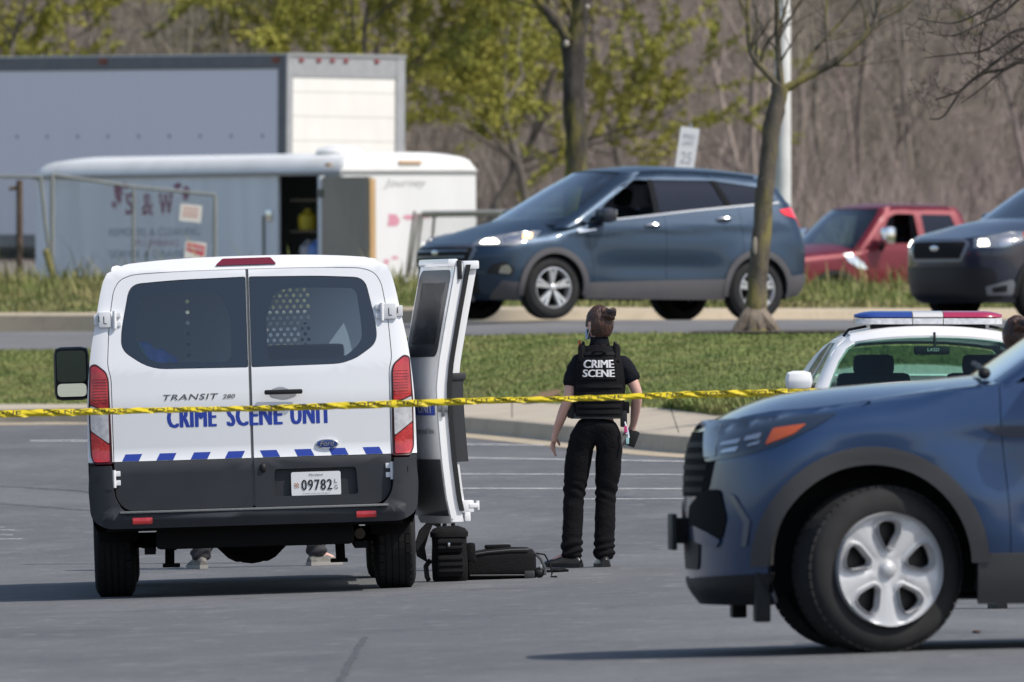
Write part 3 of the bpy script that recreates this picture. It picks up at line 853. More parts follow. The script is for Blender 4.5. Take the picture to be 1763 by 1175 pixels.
# underside, axle, shock absorbers, exhaust, spare bracket
ub = MB(); ub.box(-.93, .93, -.9, 4.0, .42, .58); ub.box(-.62, .62, -.85, -.1, .30, .43, .03)
ub.build('underbody', underm, van)
ax = MB(); ax.tube([(-.9, 0, .35), (.9, 0, .35)], .05, 10); ax.prism([(-.31, .36), (-.17, .22), (-.12, .195), (.08, .195), (.13, .22), (.27, .36)], -.12, .14, 'y'); ax.ellipsoid((-.02, 0, .31), (.17, .2, .13))
ax.build('rear_axle', underm, van)
for s in (-1, 1):
    sh = MB(); x = s * .53
    sh.tube([(x, -.30, .50), (x + s * .01, -.18, .20)], .030, 8); sh.box(x - .055, x + .055, -.22, -.14, .175, .20, .006); sh.tube([(x - .12, -.25, .30), (x + s * .28, -.1, .34)], .014, 6)
    sh.build('shock_absorber', underm, van)
    lf = MB(); lf.box(s * .66 - .035, s * .66 + .035, -.75, .75, .27, .31); lf.build('leaf_spring', underm, van)
ex = MB(); ex.tube([(.42, 2.2, .33), (.42, .4, .34), (.60, .1, .42), (.66, -.7, .36)], .035, 10); ex.build('exhaust_pipe', mat('rusty steel', (.09, .07, .06), .7, metal=.4), van)
hs = MB(); hs.tube([(-.65, -.3, .38), (-.60, -.28, .31), (-.50, -.25, .29), (-.46, -.22, .33)], .008, 6); hs.build('brake_hose', blackpl, van)
for (x, y, s) in ((-.885, 0, -1), (.885, 0, 1), (-.875, 3.30, -1), (.875, 3.30, 1)):
    w_ = wheel('wheel', van, (x, y, .348), .348, .26, .205, rubber, steel_rim, side=1)
    w_.rotation_euler = (0, 0, R(-90) if s > 0 else R(90))
    if y == 0:
        mb = MB()
        mb.loft([[Vector((x * .965 + q, .42 * math.cos(R(a)), .35 + .42 * math.sin(R(a)))) for a in lin(0, 180, 17)] for q in (-.12, .12)], False, False); mb.build('wheel_housing', underm, van)
# mirrors
for s in (-1, 1):
    mr = MB(); xc = s * 1.15
    mr.box(xc - .115, xc + .115, 3.08, 3.24, 1.225, 1.575, .05); mr.tube([(xc, 3.2, 1.33), (s * .96, 3.25, 1.30)], .03, 8); mr.tube([(xc, 3.2, 1.46), (s * .96, 3.25, 1.42)], .025, 8)
    mo = mr.build('door_mirror', blackpl, van)
    patch('mirror_glass', lambda u, v: (u, 3.074, v), rpoly([(xc - .095, 1.345), (xc + .095, 1.345), (xc + .095, 1.55), (xc - .095, 1.55)], .03), [], 1, 1, 0, .004, mat('tinted mirror', (.10, .13, .14), .06, metal=.9), mo)
    patch('wide_mirror_glass', lambda u, v: (u, 3.074 + .03 * ((v - 1.29)), v), rpoly([(xc - .095, 1.25), (xc + .095, 1.25), (xc + .095, 1.335), (xc - .095, 1.335)], .03), [], 1, 1, 0, .004, mirror_m, mo)
# blue bundle with a green strap behind the left window (rests on the shelf)
bb = MB(); rr = random.Random(3)
for i in range(9):
    bb.ellipsoid((-.66 + rr.uniform(-.06, .16), -.55 + rr.uniform(-.05, .1), 1.42 + rr.uniform(-.05, .10) - i * .005), (.105, .07, .085), rot=Matrix.Rotation(rr.uniform(0, 3), 3, 'Y'))
ob_ = bb.build('equipment_bundle', mat('blue plastic sheet', (.06, .20, .75), .35, var=.6, vscale=14, col2=(.22, .42, .85)), None)
bpy.context.view_layer.update(); ob_.matrix_world = van.matrix_world.copy(); tag(ob_, 'bright blue plastic bundle with a green strap behind the left rear van window', 'bundle')
st = MB(); st.tube([(-.70, -.66, 1.60), (-.66, -.67, 1.53), (-.60, -.665, 1.42)], .009, 6); st.build('strap', mat('green strap', (.05, .42, .22), .5), ob_)
MB().box(-.84, -.42, -.7, .1, .6, 1.36, .02).build('storage_shelf', mat('shelf grey', (.22, .23, .25), .6), van)

# open side door (hinged at its rear edge, folded back along the body)
sd = empty('side_door', (1.052, .95, 0), 0); sd.parent = van; sd['label'] = 'open side door seen almost edge on'
DA = R(-13)                    # door runs towards the camera and outwards
sd.rotation_euler = (0, 0, R(180) + R(16))
# local: x' = thickness (negative = towards outside of the van body when closed -> faces the van now), y' = along the door 0..0.74
def tE(z): return float(np.interp(z, [.38, .55, .8, 1.05, 1.25, 1.42, 1.7, 2.04], [.0, .035, .06, .075, .08, .058, .0, -.075]))
def DE(u, v): return (tE(v) + .0, u, v)     # exterior skin (faces +x', which looks towards the van)
Ld = .74
dwin = rpoly([(.05, 1.48), (.66, 1.48), (.66, 1.97), (.05, 1.97)], .04)
dsk = rpoly([(0, .50), (.06, .39), (Ld, .39), (Ld, 2.04), (0, 2.04)], [.02, .03, .02, .03, .03])
side_m = mat('door paint', (.74, .76, .78), .25, coat=1)
sk = patch('door_skin', DE, dsk, [dwin], .1, .08, 0, .02, side_m, sd)
patch('door_window', DE, dwin, [], .2, .1, -.003, .006, glassmat('side door glass', (.80, .94, .90), 2.6), sd)
patch('window_border', DE, grow(dwin, .03), [inset(dwin, .05)], .2, .1, .002, 0, frit, sd)
patch('door_cladding', DE, [(.01, .44), (Ld - .01, .44), (Ld - .01, .80), (.01, .80)], [], .2, .06, .006, .01, mat('glossy grey cladding', (.02, .021, .024), .25, coat=.5), sd)
patch('lettering_band', DE, [(.06, 1.08), (.70, 1.08), (.70, 1.17), (.06, 1.17)], [], .2, .05, .003, 0, van_blue, sd)
text_on('band_lettering', 'UNIT', DE, .5, 1.125, .30, .06, plate_m, sd, off=.005)
text_on('small_lettering', 'Criminal Inv.', DE, .42, .98, .5, .04, printgry, sd, off=.004)
# free edge: stepped return faces towards the camera, weather strip, inner trim with pocket
def edge_band(name, t0, t1, z0, z1, y0, m, n=26, wob=0):
    mb = MB(); L = []
    for z in lin(z0, z1, n):
        e = tE(z); L.append([Vector((e - t0, y0, z)), Vector((e - t1, y0 + wob, z))])
    mb.loft(L, False, False); return mb.build(name, m, sd, sharp=70)
edge_band('door_edge', .0, .085, .40, 2.04, Ld, mat('door jamb white', (.80, .81, .83), .3, coat=.5))
edge_band('door_edge', .004, .03, .42, 2.02, Ld + .012, side_m)
def trimcol(name, t0, t1, y0, y1, zs, m):
    mb = MB(); L = []
    for z in zs:
        e = tE(z); L.append([Vector((e - t0, y1, z)), Vector((e - t1, y1, z)), Vector((e - t1, y0, z)), Vector((e - t0, y0, z))])
    mb.loft(L, True, True); return mb.build(name, m, sd, sharp=60)
trimcol('weather_strip', .072, .10, Ld - .02, Ld + .018, lin(.47, 2.03, 26), blackpl)
trimcol('inner_panel', .085, .155, Ld - .09, Ld - .02, lin(1.30, 2.03, 14), mat('door jamb white', (.8, .8, .8), .3))
trimcol('inner_panel', .085, .125, .02, Ld - .02, lin(.45, 1.0, 8), mat('door jamb white', (.8, .8, .8), .3))
pk = trimcol('door_pocket', .085, .185, .10, Ld - .01, lin(.78, 1.34, 8), mat('door trim', (.025, .026, .03), .6))
MB().box(tE(1.3) - .20, tE(1.3) - .07, .1, Ld, 1.30, 1.345, .01).build('pocket_lip', mat('door trim', (.025, .026, .03), .6), sd)
hd = MB(); hd.box(tE(1.15) - .07, tE(1.15) - .005, Ld - .01, Ld + .025, 1.10, 1.15, .01); hd.box(tE(1.15) - .045, tE(1.15) - .025, Ld + .01, Ld + .03, 1.07, 1.18, .004); hd.build('door_latch', mat('latch steel', (.25, .26, .27), .35, metal=.9), sd)
hn = MB(); e = tE(.5)
hn.box(e - .175, e - .09, Ld - .04, Ld + .01, .455, .535, .01); hn.box(e - .205, e - .14, Ld - .03, Ld + .015, .485, .515, .006); hn.box(e - .15, e - .11, Ld - .03, Ld + .01, .40, .46, .008); hn.box(e - .21, e - .195, Ld - .02, Ld + .01, .47, .53, .004)
hn.build('door_hinge', mat('hinge white', (.74, .75, .77), .4), sd)
tp = MB(); tp.box(tE(2.04) - .02, tE(2.04) + .05, .1, Ld + .005, 2.02, 2.07, .012); tp.box(tE(2.04) - .16, tE(2.04) - .05, .1, Ld + .005, 2.00, 2.055, .012); tp.build('door_cap', side_m, sd)
MB().box(tE(1.99) - .05, tE(1.99) - .02, Ld - .01, Ld + .02, 1.94, 2.06, .006).build('upper_latch', blackpl, sd)
# ------------------------------------------------------------------ car body surfaces (local frame: x forward, y left, z up, origin on the ground mid-wheelbase)
HP = math.pi / 2
class Car:
    def __init__(s, **k):
        s.crown_h = .05; s.crown_r = .06; s.nf = 2.6; s.nr = 3.0; s.na = 2.6; s.nb = 2.8; s.rroof = .07; s.res = .08
        s.feat = lambda x, z: 0.0; s.rsh = lambda x: 0.0
        s.__dict__.update(k)
    def rnd(s, x, z):
        r = s.rsh(x)
        if r < .005: return 0
        q = (z - (s.zt(x) - r)) / r
        return 0 if q <= 0 else r * .9 * (1 - math.sqrt(max(0, 1 - min(q, 1) ** 2)))
    def wb(s, x, z): return s.W(z) - s.rnd(x, z) + s.feat(x, z)
    def wg(s, x, z):
        q = (z - (s.zre(x) - s.rroof)) / s.rroof
        return s.W(z) - (0 if q <= 0 else s.rroof * .8 * (1 - math.sqrt(max(0, 1 - min(q, 1) ** 2))))
    def _end(s, th, z, xe, L, n, w, d):
        t = abs(th); sg = 1 if th >= 0 else -1
        xs = xe - d * L
        if t <= HP:
            c, q = math.cos(t), math.sin(t); rho = (abs(c) ** n + abs(q) ** n) ** (-1.0 / n)
            x = xs + d * L * c * rho; return Vector((x, sg * w(x, z) * q * rho, z))
        x = xs - d * (t - HP); return Vector((x, sg * w(x, z), z))
    def nose(s, th, z): return s._end(th, z, s.xf(z), s.Lf, s.nf, s.wb, 1)
    def tail(s, th, z): return s._end(th, z, s.xr(z), s.Lr, s.nr, s.wb, -1)
    def gnose(s, th, z): return s._end(th, z, s.xA(z), s.La, s.na, s.wg, 1)
    def gtail(s, th, z): return s._end(th, z, s.xB(z), s.Lb, s.nb, s.wg, -1)
    def side(s, sg):
        def f(x, z):
            xs = s.xf(z) - s.Lf
            if x <= xs: return Vector((x, sg * s.wb(x, z), z))
            return s.nose(s.th_x(x, z, sg), z)
        f.inv = sg > 0; return f
    def gside(s, sg):
        def f(x, z): return Vector((x, sg * s.wg(x, z), z))
        f.inv = sg > 0; return f
    def hood(s, x, y):
        zt = s.zt(x); we = max(.2, s.wb(x, zt)); q = min(1, abs(y) / we)
        cr = s.crown_h(x) if callable(s.crown_h) else s.crown_h
        return Vector((x, y, zt + cr * (1 - q ** 2.6) + (s.hoodfeat(x, y) if hasattr(s, 'hoodfeat') else 0)))
    def roof(s, x, y):
        ze = s.zre(x); we = s.W(ze); q = min(1, abs(y) / we)
        return Vector((x, y, ze + s.crown_r * (1 - q ** 2.4)))
    tail.inv = True; gtail.inv = True
    def topz(s, endf, surf, th, z0):
        z = z0
        for _ in range(25): p = endf(th, z); z = z * .5 + .5 * surf(p.x, p.y).z
        return z
    def th_y(s, y, z, which='nose'):
        n = s.nf if which == 'nose' else s.nr
        w = s.W(z) if which in ('nose', 'tail') else s.W(z)
        q = min(.9999, abs(y) / w); c = (1 - q ** n) ** (1 / n)
        return math.copysign(math.atan2(q, c), y)
    def th_x(s, x, z, sg=1, which='nose'):
        if which == 'nose': xe, L, n, d = s.xf(z), s.Lf, s.nf, 1
        else: xe, L, n, d = s.xr(z), s.Lr, s.nr, -1
        xs = xe - d * L; t = d * (x - xs)
        if t < 0: return sg * (HP - t)
        q = min(.9999, t / L); yy = (1 - q ** n) ** (1 / n)
        return sg * math.atan2(yy, q)

def yz(car, pts, which='nose'): return [(car.th_y(y, z, which), z) for y, z in pts]
def xz(car, pts, sg=1, which='nose'): return [(car.th_x(x, z, sg, which), z) for x, z in pts]
def mirx(p): return [(-a, b) for a, b in p][::-1]

def build_car(c, root, P, glass, glass_dark, sides=(1, -1)):
    """standard parts; P: body paint, c: Car with wheel and cut-line data."""
    xa, xb = c.WB / 2, -c.WB / 2
    cz = c.r
    # hood, roof, nose, tail, glass
    ths = lin(-HP, HP, 41)
    zn = {t: c.topz(c.nose, c.hood, t, c.zt(c.xf(.8) - .1)) for t in ths}
    Ra = c.Ra; ax = c.adx
    def foot(z): return math.degrees(math.asin((z - cz) / Ra))
    def apt(a): return (xa + ax + Ra * math.cos(R(a)), cz + Ra * math.sin(R(a)))
    a_f = foot(max(c.zfb, c.zs)); a_s = None
    for a in np.linspace(a_f, 100, 400):
        x_, z_ = apt(a)
        if x_ <= c.xf(z_) - c.Lf: a_s = a; break
    cutn = a_s > a_f + .5
    a_n = foot(c.zfb)
    if cutn:
        cu = [(c.th_x(*apt(a)), apt(a)[1]) for a in lin(a_n, a_s, 14)]
        tb = lin(-cu[0][0], cu[0][0], 41)
        nose_poly = [(t, c.zfb) for t in tb[1:-1]] + cu + [(t, zn[t]) for t in ths[::-1]] + [(-t, z) for t, z in cu[::-1]]
    else: nose_poly = [(t, c.zfb) for t in ths] + [(t, zn[t]) for t in ths[::-1]]
    patch('front_bumper', c.nose, nose_poly, [], .07, c.res * .75, 0, .03, P, root)
    front = [c.nose(t, zn[t]) for t in ths]
    xcw = [(c.gnose(t, c.zc).x - .06, c.gnose(t, c.zc).y * .985) for t in lin(-HP, HP, 21)]
    hp = [(p.x + .002, p.y) for p in front]
    # fender-top edges between nose and cowl
    x0 = front[-1].x; x1 = xcw[-1][0]
    e1 = [(x, c.wb(x, c.zt(x)) + .001) for x in lin(x0, x1, 12)[1:]]
    hpoly = hp + e1 + [(a, b) for a, b in xcw[::-1][1:-1]] + [(x, -y) for x, y in e1[::-1]]
    patch('hood', c.hood, hpoly, [], .08, .06, .002, .02, P, root)
    za = {t: c.topz(c.gnose, c.roof, t, c.zre(0)) for t in ths}
    zb = {t: c.topz(c.gtail, c.roof, t, c.zre(c.xB(1.5) + .1)) for t in ths}
    fa = [c.gnose(t, za[t]) for t in ths]; fb = [c.gtail(t, zb[t]) for t in ths]
    es = [(x, c.wg(x, c.zre(x)) + .001) for x in lin(fa[-1].x, fb[-1].x, 16)[1:-1]]
    rpoly_ = [(p.x, p.y) for p in fa] + es + [(p.x, p.y) for p in fb[::-1]] + [(x, -y) for x, y in es[::-1]]
    rf = patch('roof', c.roof, rpoly_, [], .12, .12, .003, .02, P, root)
    tp = c.thp
    ws = [(t, c.zc - .05) for t in lin(-tp, tp, 15)] + [(t, c.topz(c.gnose, c.roof, t, c.zre(0)) - .012) for t in lin(tp, -tp, 15)]
    patch('windscreen', c.gnose, ws, [], .12, .10, 0, .008, glass, root)
    # black band round the glass
    def band(fn, poly, wu, wv, off):
        q = [(a * (1 - wu), 0) for a, b in poly]
    for sg in (1, -1):
        pil = [(sg * t, c.zt(c.gnose(t, c.zc).x) - .02) for t in lin(tp, HP + .02, 8)] + [(sg * t, c.topz(c.gnose, c.roof, min(t, HP), c.zre(0))) for t in lin(HP + .02, tp, 8)]
        patch('windscreen_pillar', c.gnose, pil if sg > 0 else pil[::-1], [], .1, .1, .002, .02, P, root)
    tq = c.thq
    zrw = c.zrw
    if tq > 0:
        rw = [(t, zrw) for t in lin(-tq, tq, 15)] + [(t, c.topz(c.gtail, c.roof, t, c.zre(c.xB(1.5))) - .03) for t in lin(tq, -tq, 15)]
        patch('rear_window', c.gtail, rw, [], .12, .10, 0, .008, glass_dark, root)
        for sg in (1, -1):
            pil = [(sg * t, c.zt(c.gtail(t, 1.2).x) - .02) for t in lin(tq, HP + .02, 6)] + [(sg * t, zb[min(ths, key=lambda q: abs(q - min(t, HP)))]) for t in lin(HP + .02, tq, 6)]
            patch('rear_pillar', c.gtail, pil if sg > 0 else pil[::-1], [], .1, .1, .002, .02, P, root)
    zt_r = {t: c.zt(c.tail(t, 1.0).x) for t in ths}
    tl = [(t, c.zrb) for t in ths] + [(t, max(zt_r[t], zrw + .01) if abs(t) < c.thq else zt_r[t]) for t in ths[::-1]]
    patch('tailgate', c.tail, tl, [], .08, .08, 0, .03, P, root)
    # side panels
    zs = c.zs
    fz = lin(c.zfb, 1.6, 60)
    fr = []
    for z in fz:
        x = c.xf(z) - c.Lf
        if z >= c.zt(x): break
        fr.append((x, z))
    xe = fr[-1][0]; fr.append((xe, c.zt(xe)))
    rr = []
    for z in lin(c.zrb, 1.6, 60):
        x = c.xr(z) + c.Lr
        if z >= c.zt(x): break
        rr.append((x, z))
    xre = rr[-1][0]; rr.append((xre, c.zt(xre)))
    archF = [apt(a) for a in lin(a_s if cutn else a_f, 180 - foot(zs), 30)]
    if cutn: fr = [archF[0]] + [p for p in fr if p[1] > archF[0][1] + .01]
    archR = [(xb + Ra * math.cos(R(a)), cz + Ra * math.sin(R(a))) for a in lin(foot(zs), 180 - foot(max(c.zrb, zs)), 30)]
    Rq = Ra + .05
    def d3(z):
        if z < cz + Rq: return max(c.xd3, xb + math.sqrt(max(0, Rq ** 2 - (z - cz) ** 2)))
        return c.xd3
    def top(x0, x1, n=14): return [(x, c.zt(x)) for x in lin(x0, x1, n)]
    d1 = c.xd1 if callable(c.xd1) else (lambda z: c.xd1)
    dl1 = [(d1(z), z) for z in lin(zs, c.zt(d1(1.0)), 12)]
    fender = fr[::-1] + archF[0:] + dl1 + top(dl1[-1][0], xe)[1:-1]
    fd = dl1[::-1] + [(c.xd2, zs)] + [(c.xd2, c.zt(c.xd2))] + top(c.xd2, dl1[-1][0])[1:-1]
    d3l = [(d3(z), z) for z in lin(zs, c.zt(c.xd3), 24)]
    rd = [(c.xd2, c.zt(c.xd2)), (c.xd2, zs)] + d3l + top(d3l[-1][0], c.xd2)[1:-1]
    qp = d3l[::-1] + archR + rr + top(xre, d3l[-1][0])[1:-1]
    out = {}
    for sg in sides:
        S = c.side(sg); G = c.gside(sg)
        for nm, poly in (('front_fender', fender), ('front_door', fd), ('rear_door', rd), ('rear_fender', qp)):
            pi = inset(poly, c.gap)
            if nm == 'front_fender': pi[:len(fr)] = poly[:len(fr)]
            if nm == 'rear_fender': k0 = len(d3l) + len(archR); pi[k0:k0 + len(rr)] = poly[k0:k0 + len(rr)]
            out[nm, sg] = patch(nm, S, pi, [], c.res, c.res * .75, 0, .03, P, root)
        # dark backing under the gaps
        gz0 = [(x, c.zt(x) - .002) for x in lin(c.xA(c.zc) - c.La + .0, c.xB(1.25) + c.Lb, 24)]
        fA = [(c.xA(z) - c.La, z) for z in lin(c.zc, c.zre(c.xA(1.6) - c.La), 14)]
        fB = [(c.xB(z) + c.Lb, z) for z in lin(c.zt(xre), c.zre(c.xB(1.5) + c.Lb), 10)]
        gs = [p for p in fA[::-1]] + gz0[1:-1] + fB + [(x, c.zre(x)) for x in lin(fB[-1][0], fA[-1][0], 16)][1:-1]
        holes = [grow(w, .003) for w in c.windows]
        frm = patch('window_frame', G, gs, holes, .12, .08, .001, .02, P, root)
        for i, w in enumerate(c.windows):
            if i in getattr(c, 'open_windows', ()) and sg > 0: continue
            patch('side_window', G, w, [], .15, .10, -.006, .006, glass_dark if i else glass, root)
        if getattr(c, 'clad', None):
            zc0, Rc = c.clad
            # sill cladding between the arches
            fa_ = xa + ax - math.sqrt(Ra ** 2 - (zs + .01 - cz) ** 2); ra_ = xb + math.sqrt(Ra ** 2 - (zs + .01 - cz) ** 2)
            arch_l = [(xa + ax + Rc * math.cos(R(a)), cz + Rc * math.sin(R(a))) for a in lin(180 - math.degrees(math.asin((zc0 - cz) / Rc)), 180 - math.degrees(math.asin((zs - .07 - cz) / Rc)), 3)]
            zb_ = getattr(c, 'cladbot', zs - .07)
            sc = [(fa_ - .02, zb_), (fa_ - .02, zc0), (ra_ + .02, zc0 + c.cladrise), (ra_ + .02, zb_)]
            patch('sill_cladding', S, sc, [], .2, .05, .014, .04, c.cladm, root)
            for (cx_, nm, z0f, z1f) in ((xa + ax, 'wheel_arch_trim', max(c.zfb, zs) - .04, zs - .03), (xb, 'wheel_arch_trim', zs - .03, max(c.zrb, zs) - .04)):
                def an(z, r): return math.degrees(math.asin(max(-1, min(1, (z - cz) / r))))
                o_ = [(cx_ + Rc * math.cos(R(a)), cz + Rc * math.sin(R(a))) for a in lin(an(z0f, Rc), 180 - an(z1f, Rc), 34)]
                i_ = [(cx_ + (Ra - .012) * math.cos(R(a)), cz + (Ra - .012) * math.sin(R(a))) for a in lin(an(z0f, Ra), 180 - an(z1f, Ra), 34)]
                patch(nm, S, o_ + i_[::-1], [], .1, .05, .018, .05, c.cladm, root)
        # wheel housings
        for cx_ in (xa + ax * .5, xb):
            mb = MB(); w0 = c.W(.6)
            mb.loft([[Vector((cx_ + (Ra + .01) * math.cos(R(a)), sg * y, cz + (Ra + .01) * math.sin(R(a)))) for a in lin(-15, 195, 25)] for y in (w0 - .03, w0 - .36, w0 - .37)], False, False)
            mb.add([Vector((cx_ + (Ra + .01) * math.cos(R(a)), sg * (w0 - .37), cz + (Ra + .01) * math.sin(R(a)))) for a in lin(-15, 195, 25)], [tuple(range(25))])
            mb.build('wheel_housing', dark, root, smooth=False)
    # floor pan, cabin tub
    w0 = c.W(.5)
    ub = MB(); ub.box(xb + Ra + .02, xa - Ra - .02, -(w0 - .06), w0 - .06, c.zs - .06, c.zs + .12)
    ub.box(c.xr(.5) + .25, c.xf(.5) - .25, -(w0 - .42), w0 - .42, c.zs - .03, c.zs + .2)
    ub.build('underbody', dark, root, smooth=False)
    # a dark liner just inside the body closes the panel gaps
    cabin(c, root)
    return out

def cabin(c, root, seats=True):
    xd = c.xA(c.zc) - .55
    w = c.W(1.0) - .12
    MB().box(c.xB(1.2) + .25, xd + .25, -w, w, c.zs + .05, c.zs + .10).build('cabin_floor', trim_dark, root)
    mb = MB(); mb.box(xd - .05, c.xA(c.zc) - .18, -w, w, .75, c.zc - .02, .05); mb.build('dashboard', trim_dark, root)
    for sg in (1, -1):
        mb = MB(); mb.box(c.xB(1.2) + .3, xd + .1, min(sg * w, sg * (w + .03)), max(sg * w, sg * (w + .03)), c.zs + .1, c.zt(xd - .6) - .05); mb.build('door_lining', trim_dark, root)
    mb = MB(); ring = [Vector((xd - .20 + .07 * math.cos(t), .38 + .18 * math.cos(t + HP), c.zc - .06 + .17 * math.cos(t))) for t in lin(0, 2 * math.pi, 25)]
    mb.tube(ring, .014, 6, False); mb.tube([(xd - .2, .38, c.zc - .06), (xd, .38, c.zc - .15)], .03, 6); mb.build('steering_wheel', blackpl, root)
    xs_ = [(xd - .95, (.38, -.38)), (xd - 1.80, (.42, -.42))]
    for k, (x, ys) in enumerate(xs_):
        if x < c.xB(1.2) + .3: x = c.xB(1.2) + .35
        for y in ys:
            st = empty('seat', (x, y, 0)); st.parent = root; st.scale = (1, 1, getattr(c, 'seatk', 1))
            tilt = Matrix.Rotation(R(-12), 3, 'Y')
            b = MB(); b.box(-.08, .08, -.25, .25, 0, .66, .06, rot=tilt, at=(0, 0, c.zs + .33)); b.build('backrest', seat_m, st)
            b = MB(); b.box(-.05, .52, -.25, .25, c.zs + .20, c.zs + .36, .05); b.build('cushion', seat_m, st)
            b = MB(); b.box(-.05, .05, -.14, .14, .68, .87, .05, rot=tilt, at=(0, 0, c.zs + .33)); b.tube([tilt @ Vector((0, .06, .6)) + Vector((0, 0, c.zs + .33)), tilt @ Vector((0, .06, .72)) + Vector((0, 0, c.zs + .33))], .008, 6); b.build('headrest', seat_m, st)

def car_mirror(root, x, y, z, sg, m, sx=.16, sy=.26, sz=.19, base=True):
    mb = MB(); mb.box(x - sx / 2, x + sx / 2, y - sy / 2, y + sy / 2, z - sz / 2, z + sz / 2, .06)
    for v in mb.v:
        k = (v.x - x) / sx; 
        if k > 0: v.y = y + (v.y - y) * (1 - .25 * k); v.z = z + (v.z - z) * (1 - .25 * k)
    o = mb.build('door_mirror', m, root)
    b = MB(); b.tube([(x - .01, y - sg * sy * .4, z - sz * .4), (x - .02, y - sg * (sy * .5 + .10), z - sz * .75)], [.03, .045], 8); b.build('mirror_arm', blackpl, o)
    MB().box(x - sx / 2 - .004, x - sx / 2 + .003, y - sy * .40, y + sy * .40, z - sz * .38, z + sz * .38, .003).build('mirror_glass', mirror_m, o)
    return o
def handle(root, S, x, z, m, w=.20, off=.035):
    p = S(x, z); q0, q1 = S(x - w / 2, z), S(x + w / 2, z); n = (S(x, z + .01) - p).cross(S(x + .01, z) - p).normalized()
    if n.y * p.y < 0: n = -n
    mb = MB(); mb.tube([q0 + n * .005, q0.lerp(q1, .2) + n * off, q0.lerp(q1, .8) + n * off, q1 + n * .005], [.010, .016, .016, .012], 8)
    return mb.build('door_handle', m, root)
def wheels(c, root, rimfn, rimr, tw, m_t=None, steer=0.0, treads=40):
    for x, st in ((c.WB / 2, steer), (-c.WB / 2, 0)):
        for sg in (1, -1):
            w = wheel('wheel', root, (x, sg * (c.trk), c.r - getattr(c, 'drop', 0)), c.r, tw, rimr, m_t or rubber, rimfn, side=sg, treads=treads)
            w.rotation_euler = (0, 0, st)
def car_place(name, loc, heading, label, cat, group=None, rx=0, ry=0):
    """heading: world direction (x, y) the bonnet points to."""
    return empty(name, loc, math.atan2(heading[1], heading[0]), label, cat, group, rx, ry)
# ------------------------------------------------------------------ blue compact SUV crossing behind (full side view)
tint = glassmat('light car glass', (.50, .64, .60), 2.2)
tint_dark = glassmat('privacy glass', (.05, .065, .10), 1.0, gcol=(.55, .68, 1.0))
esc_paint = paint('slate blue paint', (.024, .048, .084), .6, .42, .45)
clad_dark = mat('charcoal cladding', (.080, .078, .088), .6, var=.4, vscale=3, col2=(.105, .10, .10))
def gauss(v, s): return math.exp(-(v / s) ** 2)
def ss(a, b, x): t = max(0, min(1, (x - a) / (b - a))); return t * t * (3 - 2 * t)
def esc_feat(x, z):
    f = 0
    zl = .985 + (1.0 - x) * .045                     # shoulder crease
    m = ss(1.9, 1.3, x) * ss(-2.1, -1.6, x)
    f -= .014 * m * ss(zl, zl - .09, z) * (1 - ss(zl - .10, zl - .42, z))
    f -= .026 * m * gauss(z - .60, .12) * ss(1.1, .3, x) * ss(-1.25, -.4, x)
    for cx in (1.345, -1.345):
        d = math.hypot(x - cx, z - .345)
        f += .022 * gauss(d - .43, .13) * ss(.2, .45, z)
    return f
E = Car(WB=2.69, r=.345, trk=.80, Ra=.40, adx=0,
        W=Spl([(.15, .84), (.35, .895), (.60, .915), (.85, .918), (1.02, .895), (1.12, .865), (1.30, .80), (1.50, .715), (1.62, .645), (1.72, .58)]),
        xf=Spl([(.18, 2.13), (.30, 2.26), (.48, 2.33), (.70, 2.34), (.86, 2.29), (.96, 2.16), (1.03, 2.0)]), Lf=.60, nf=2.3,
        xr=Spl([(.25, -2.07), (.45, -2.17), (.75, -2.18), (1.0, -2.14), (1.15, -2.09), (1.4, -2.0)]), Lr=.40, nr=2.8,
        zt=Spl([(-2.3, 1.36), (-1.6, 1.305), (-.5, 1.205), (.35, 1.115), (.85, 1.07), (1.2, 1.02), (1.7, .945), (2.05, .865), (2.34, .77)]),
        rsh=lambda x: .16 * ss(.75, 1.4, x), crown_h=lambda x: .11 * ss(2.25, 1.2, x) + .02,
        zc=1.10, xA=lambda z: 1.31 - (z - 1.10) * 1.66, La=.34, na=2.4, xB=lambda z: -2.14 + (z - 1.1) * .62, Lb=.32, nb=2.6,
        zre=Spl([(-2.0, 1.545), (-1.6, 1.60), (-.9, 1.655), (-.3, 1.665), (.1, 1.64), (.35, 1.60), (.6, 1.52)]), crown_r=.075,
        thp=1.02, thq=1.0, zrw=1.22, zs=.30, zfb=.20, zrb=.28, gap=.002, xd1=lambda z: .82 + .10 * ss(.5, 1.1, z), xd2=-.14, xd3=-1.15,
        clad=(.41, .455), cladrise=.05, cladm=clad_dark,
        windows=[rpoly([(.84, 1.105), (-.03, 1.19), (-.03, 1.57), (.14, 1.575), (.36, 1.50)], [.04, .03, .04, .05, .14]),
                 rpoly([(-.07, 1.195), (-1.00, 1.285), (-.86, 1.575), (-.07, 1.575)], .03),
                 rpoly([(-1.05, 1.29), (-1.68, 1.35), (-1.58, 1.49), (-.91, 1.572)], [.03, .05, .06, .03])], open_windows=(0,), feat=esc_feat)
EH = (-.858, -.514); ED = 160.2
esc = car_place('blue_suv', (PX(1134, ED) - .50, ED + .60, PZ(550.5, ED)), EH, 'slate blue compact SUV with its headlights on driving on the road behind', 'SUV', ry=R(-.3))
eb = build_car(E, esc, esc_paint, tint, tint_dark)
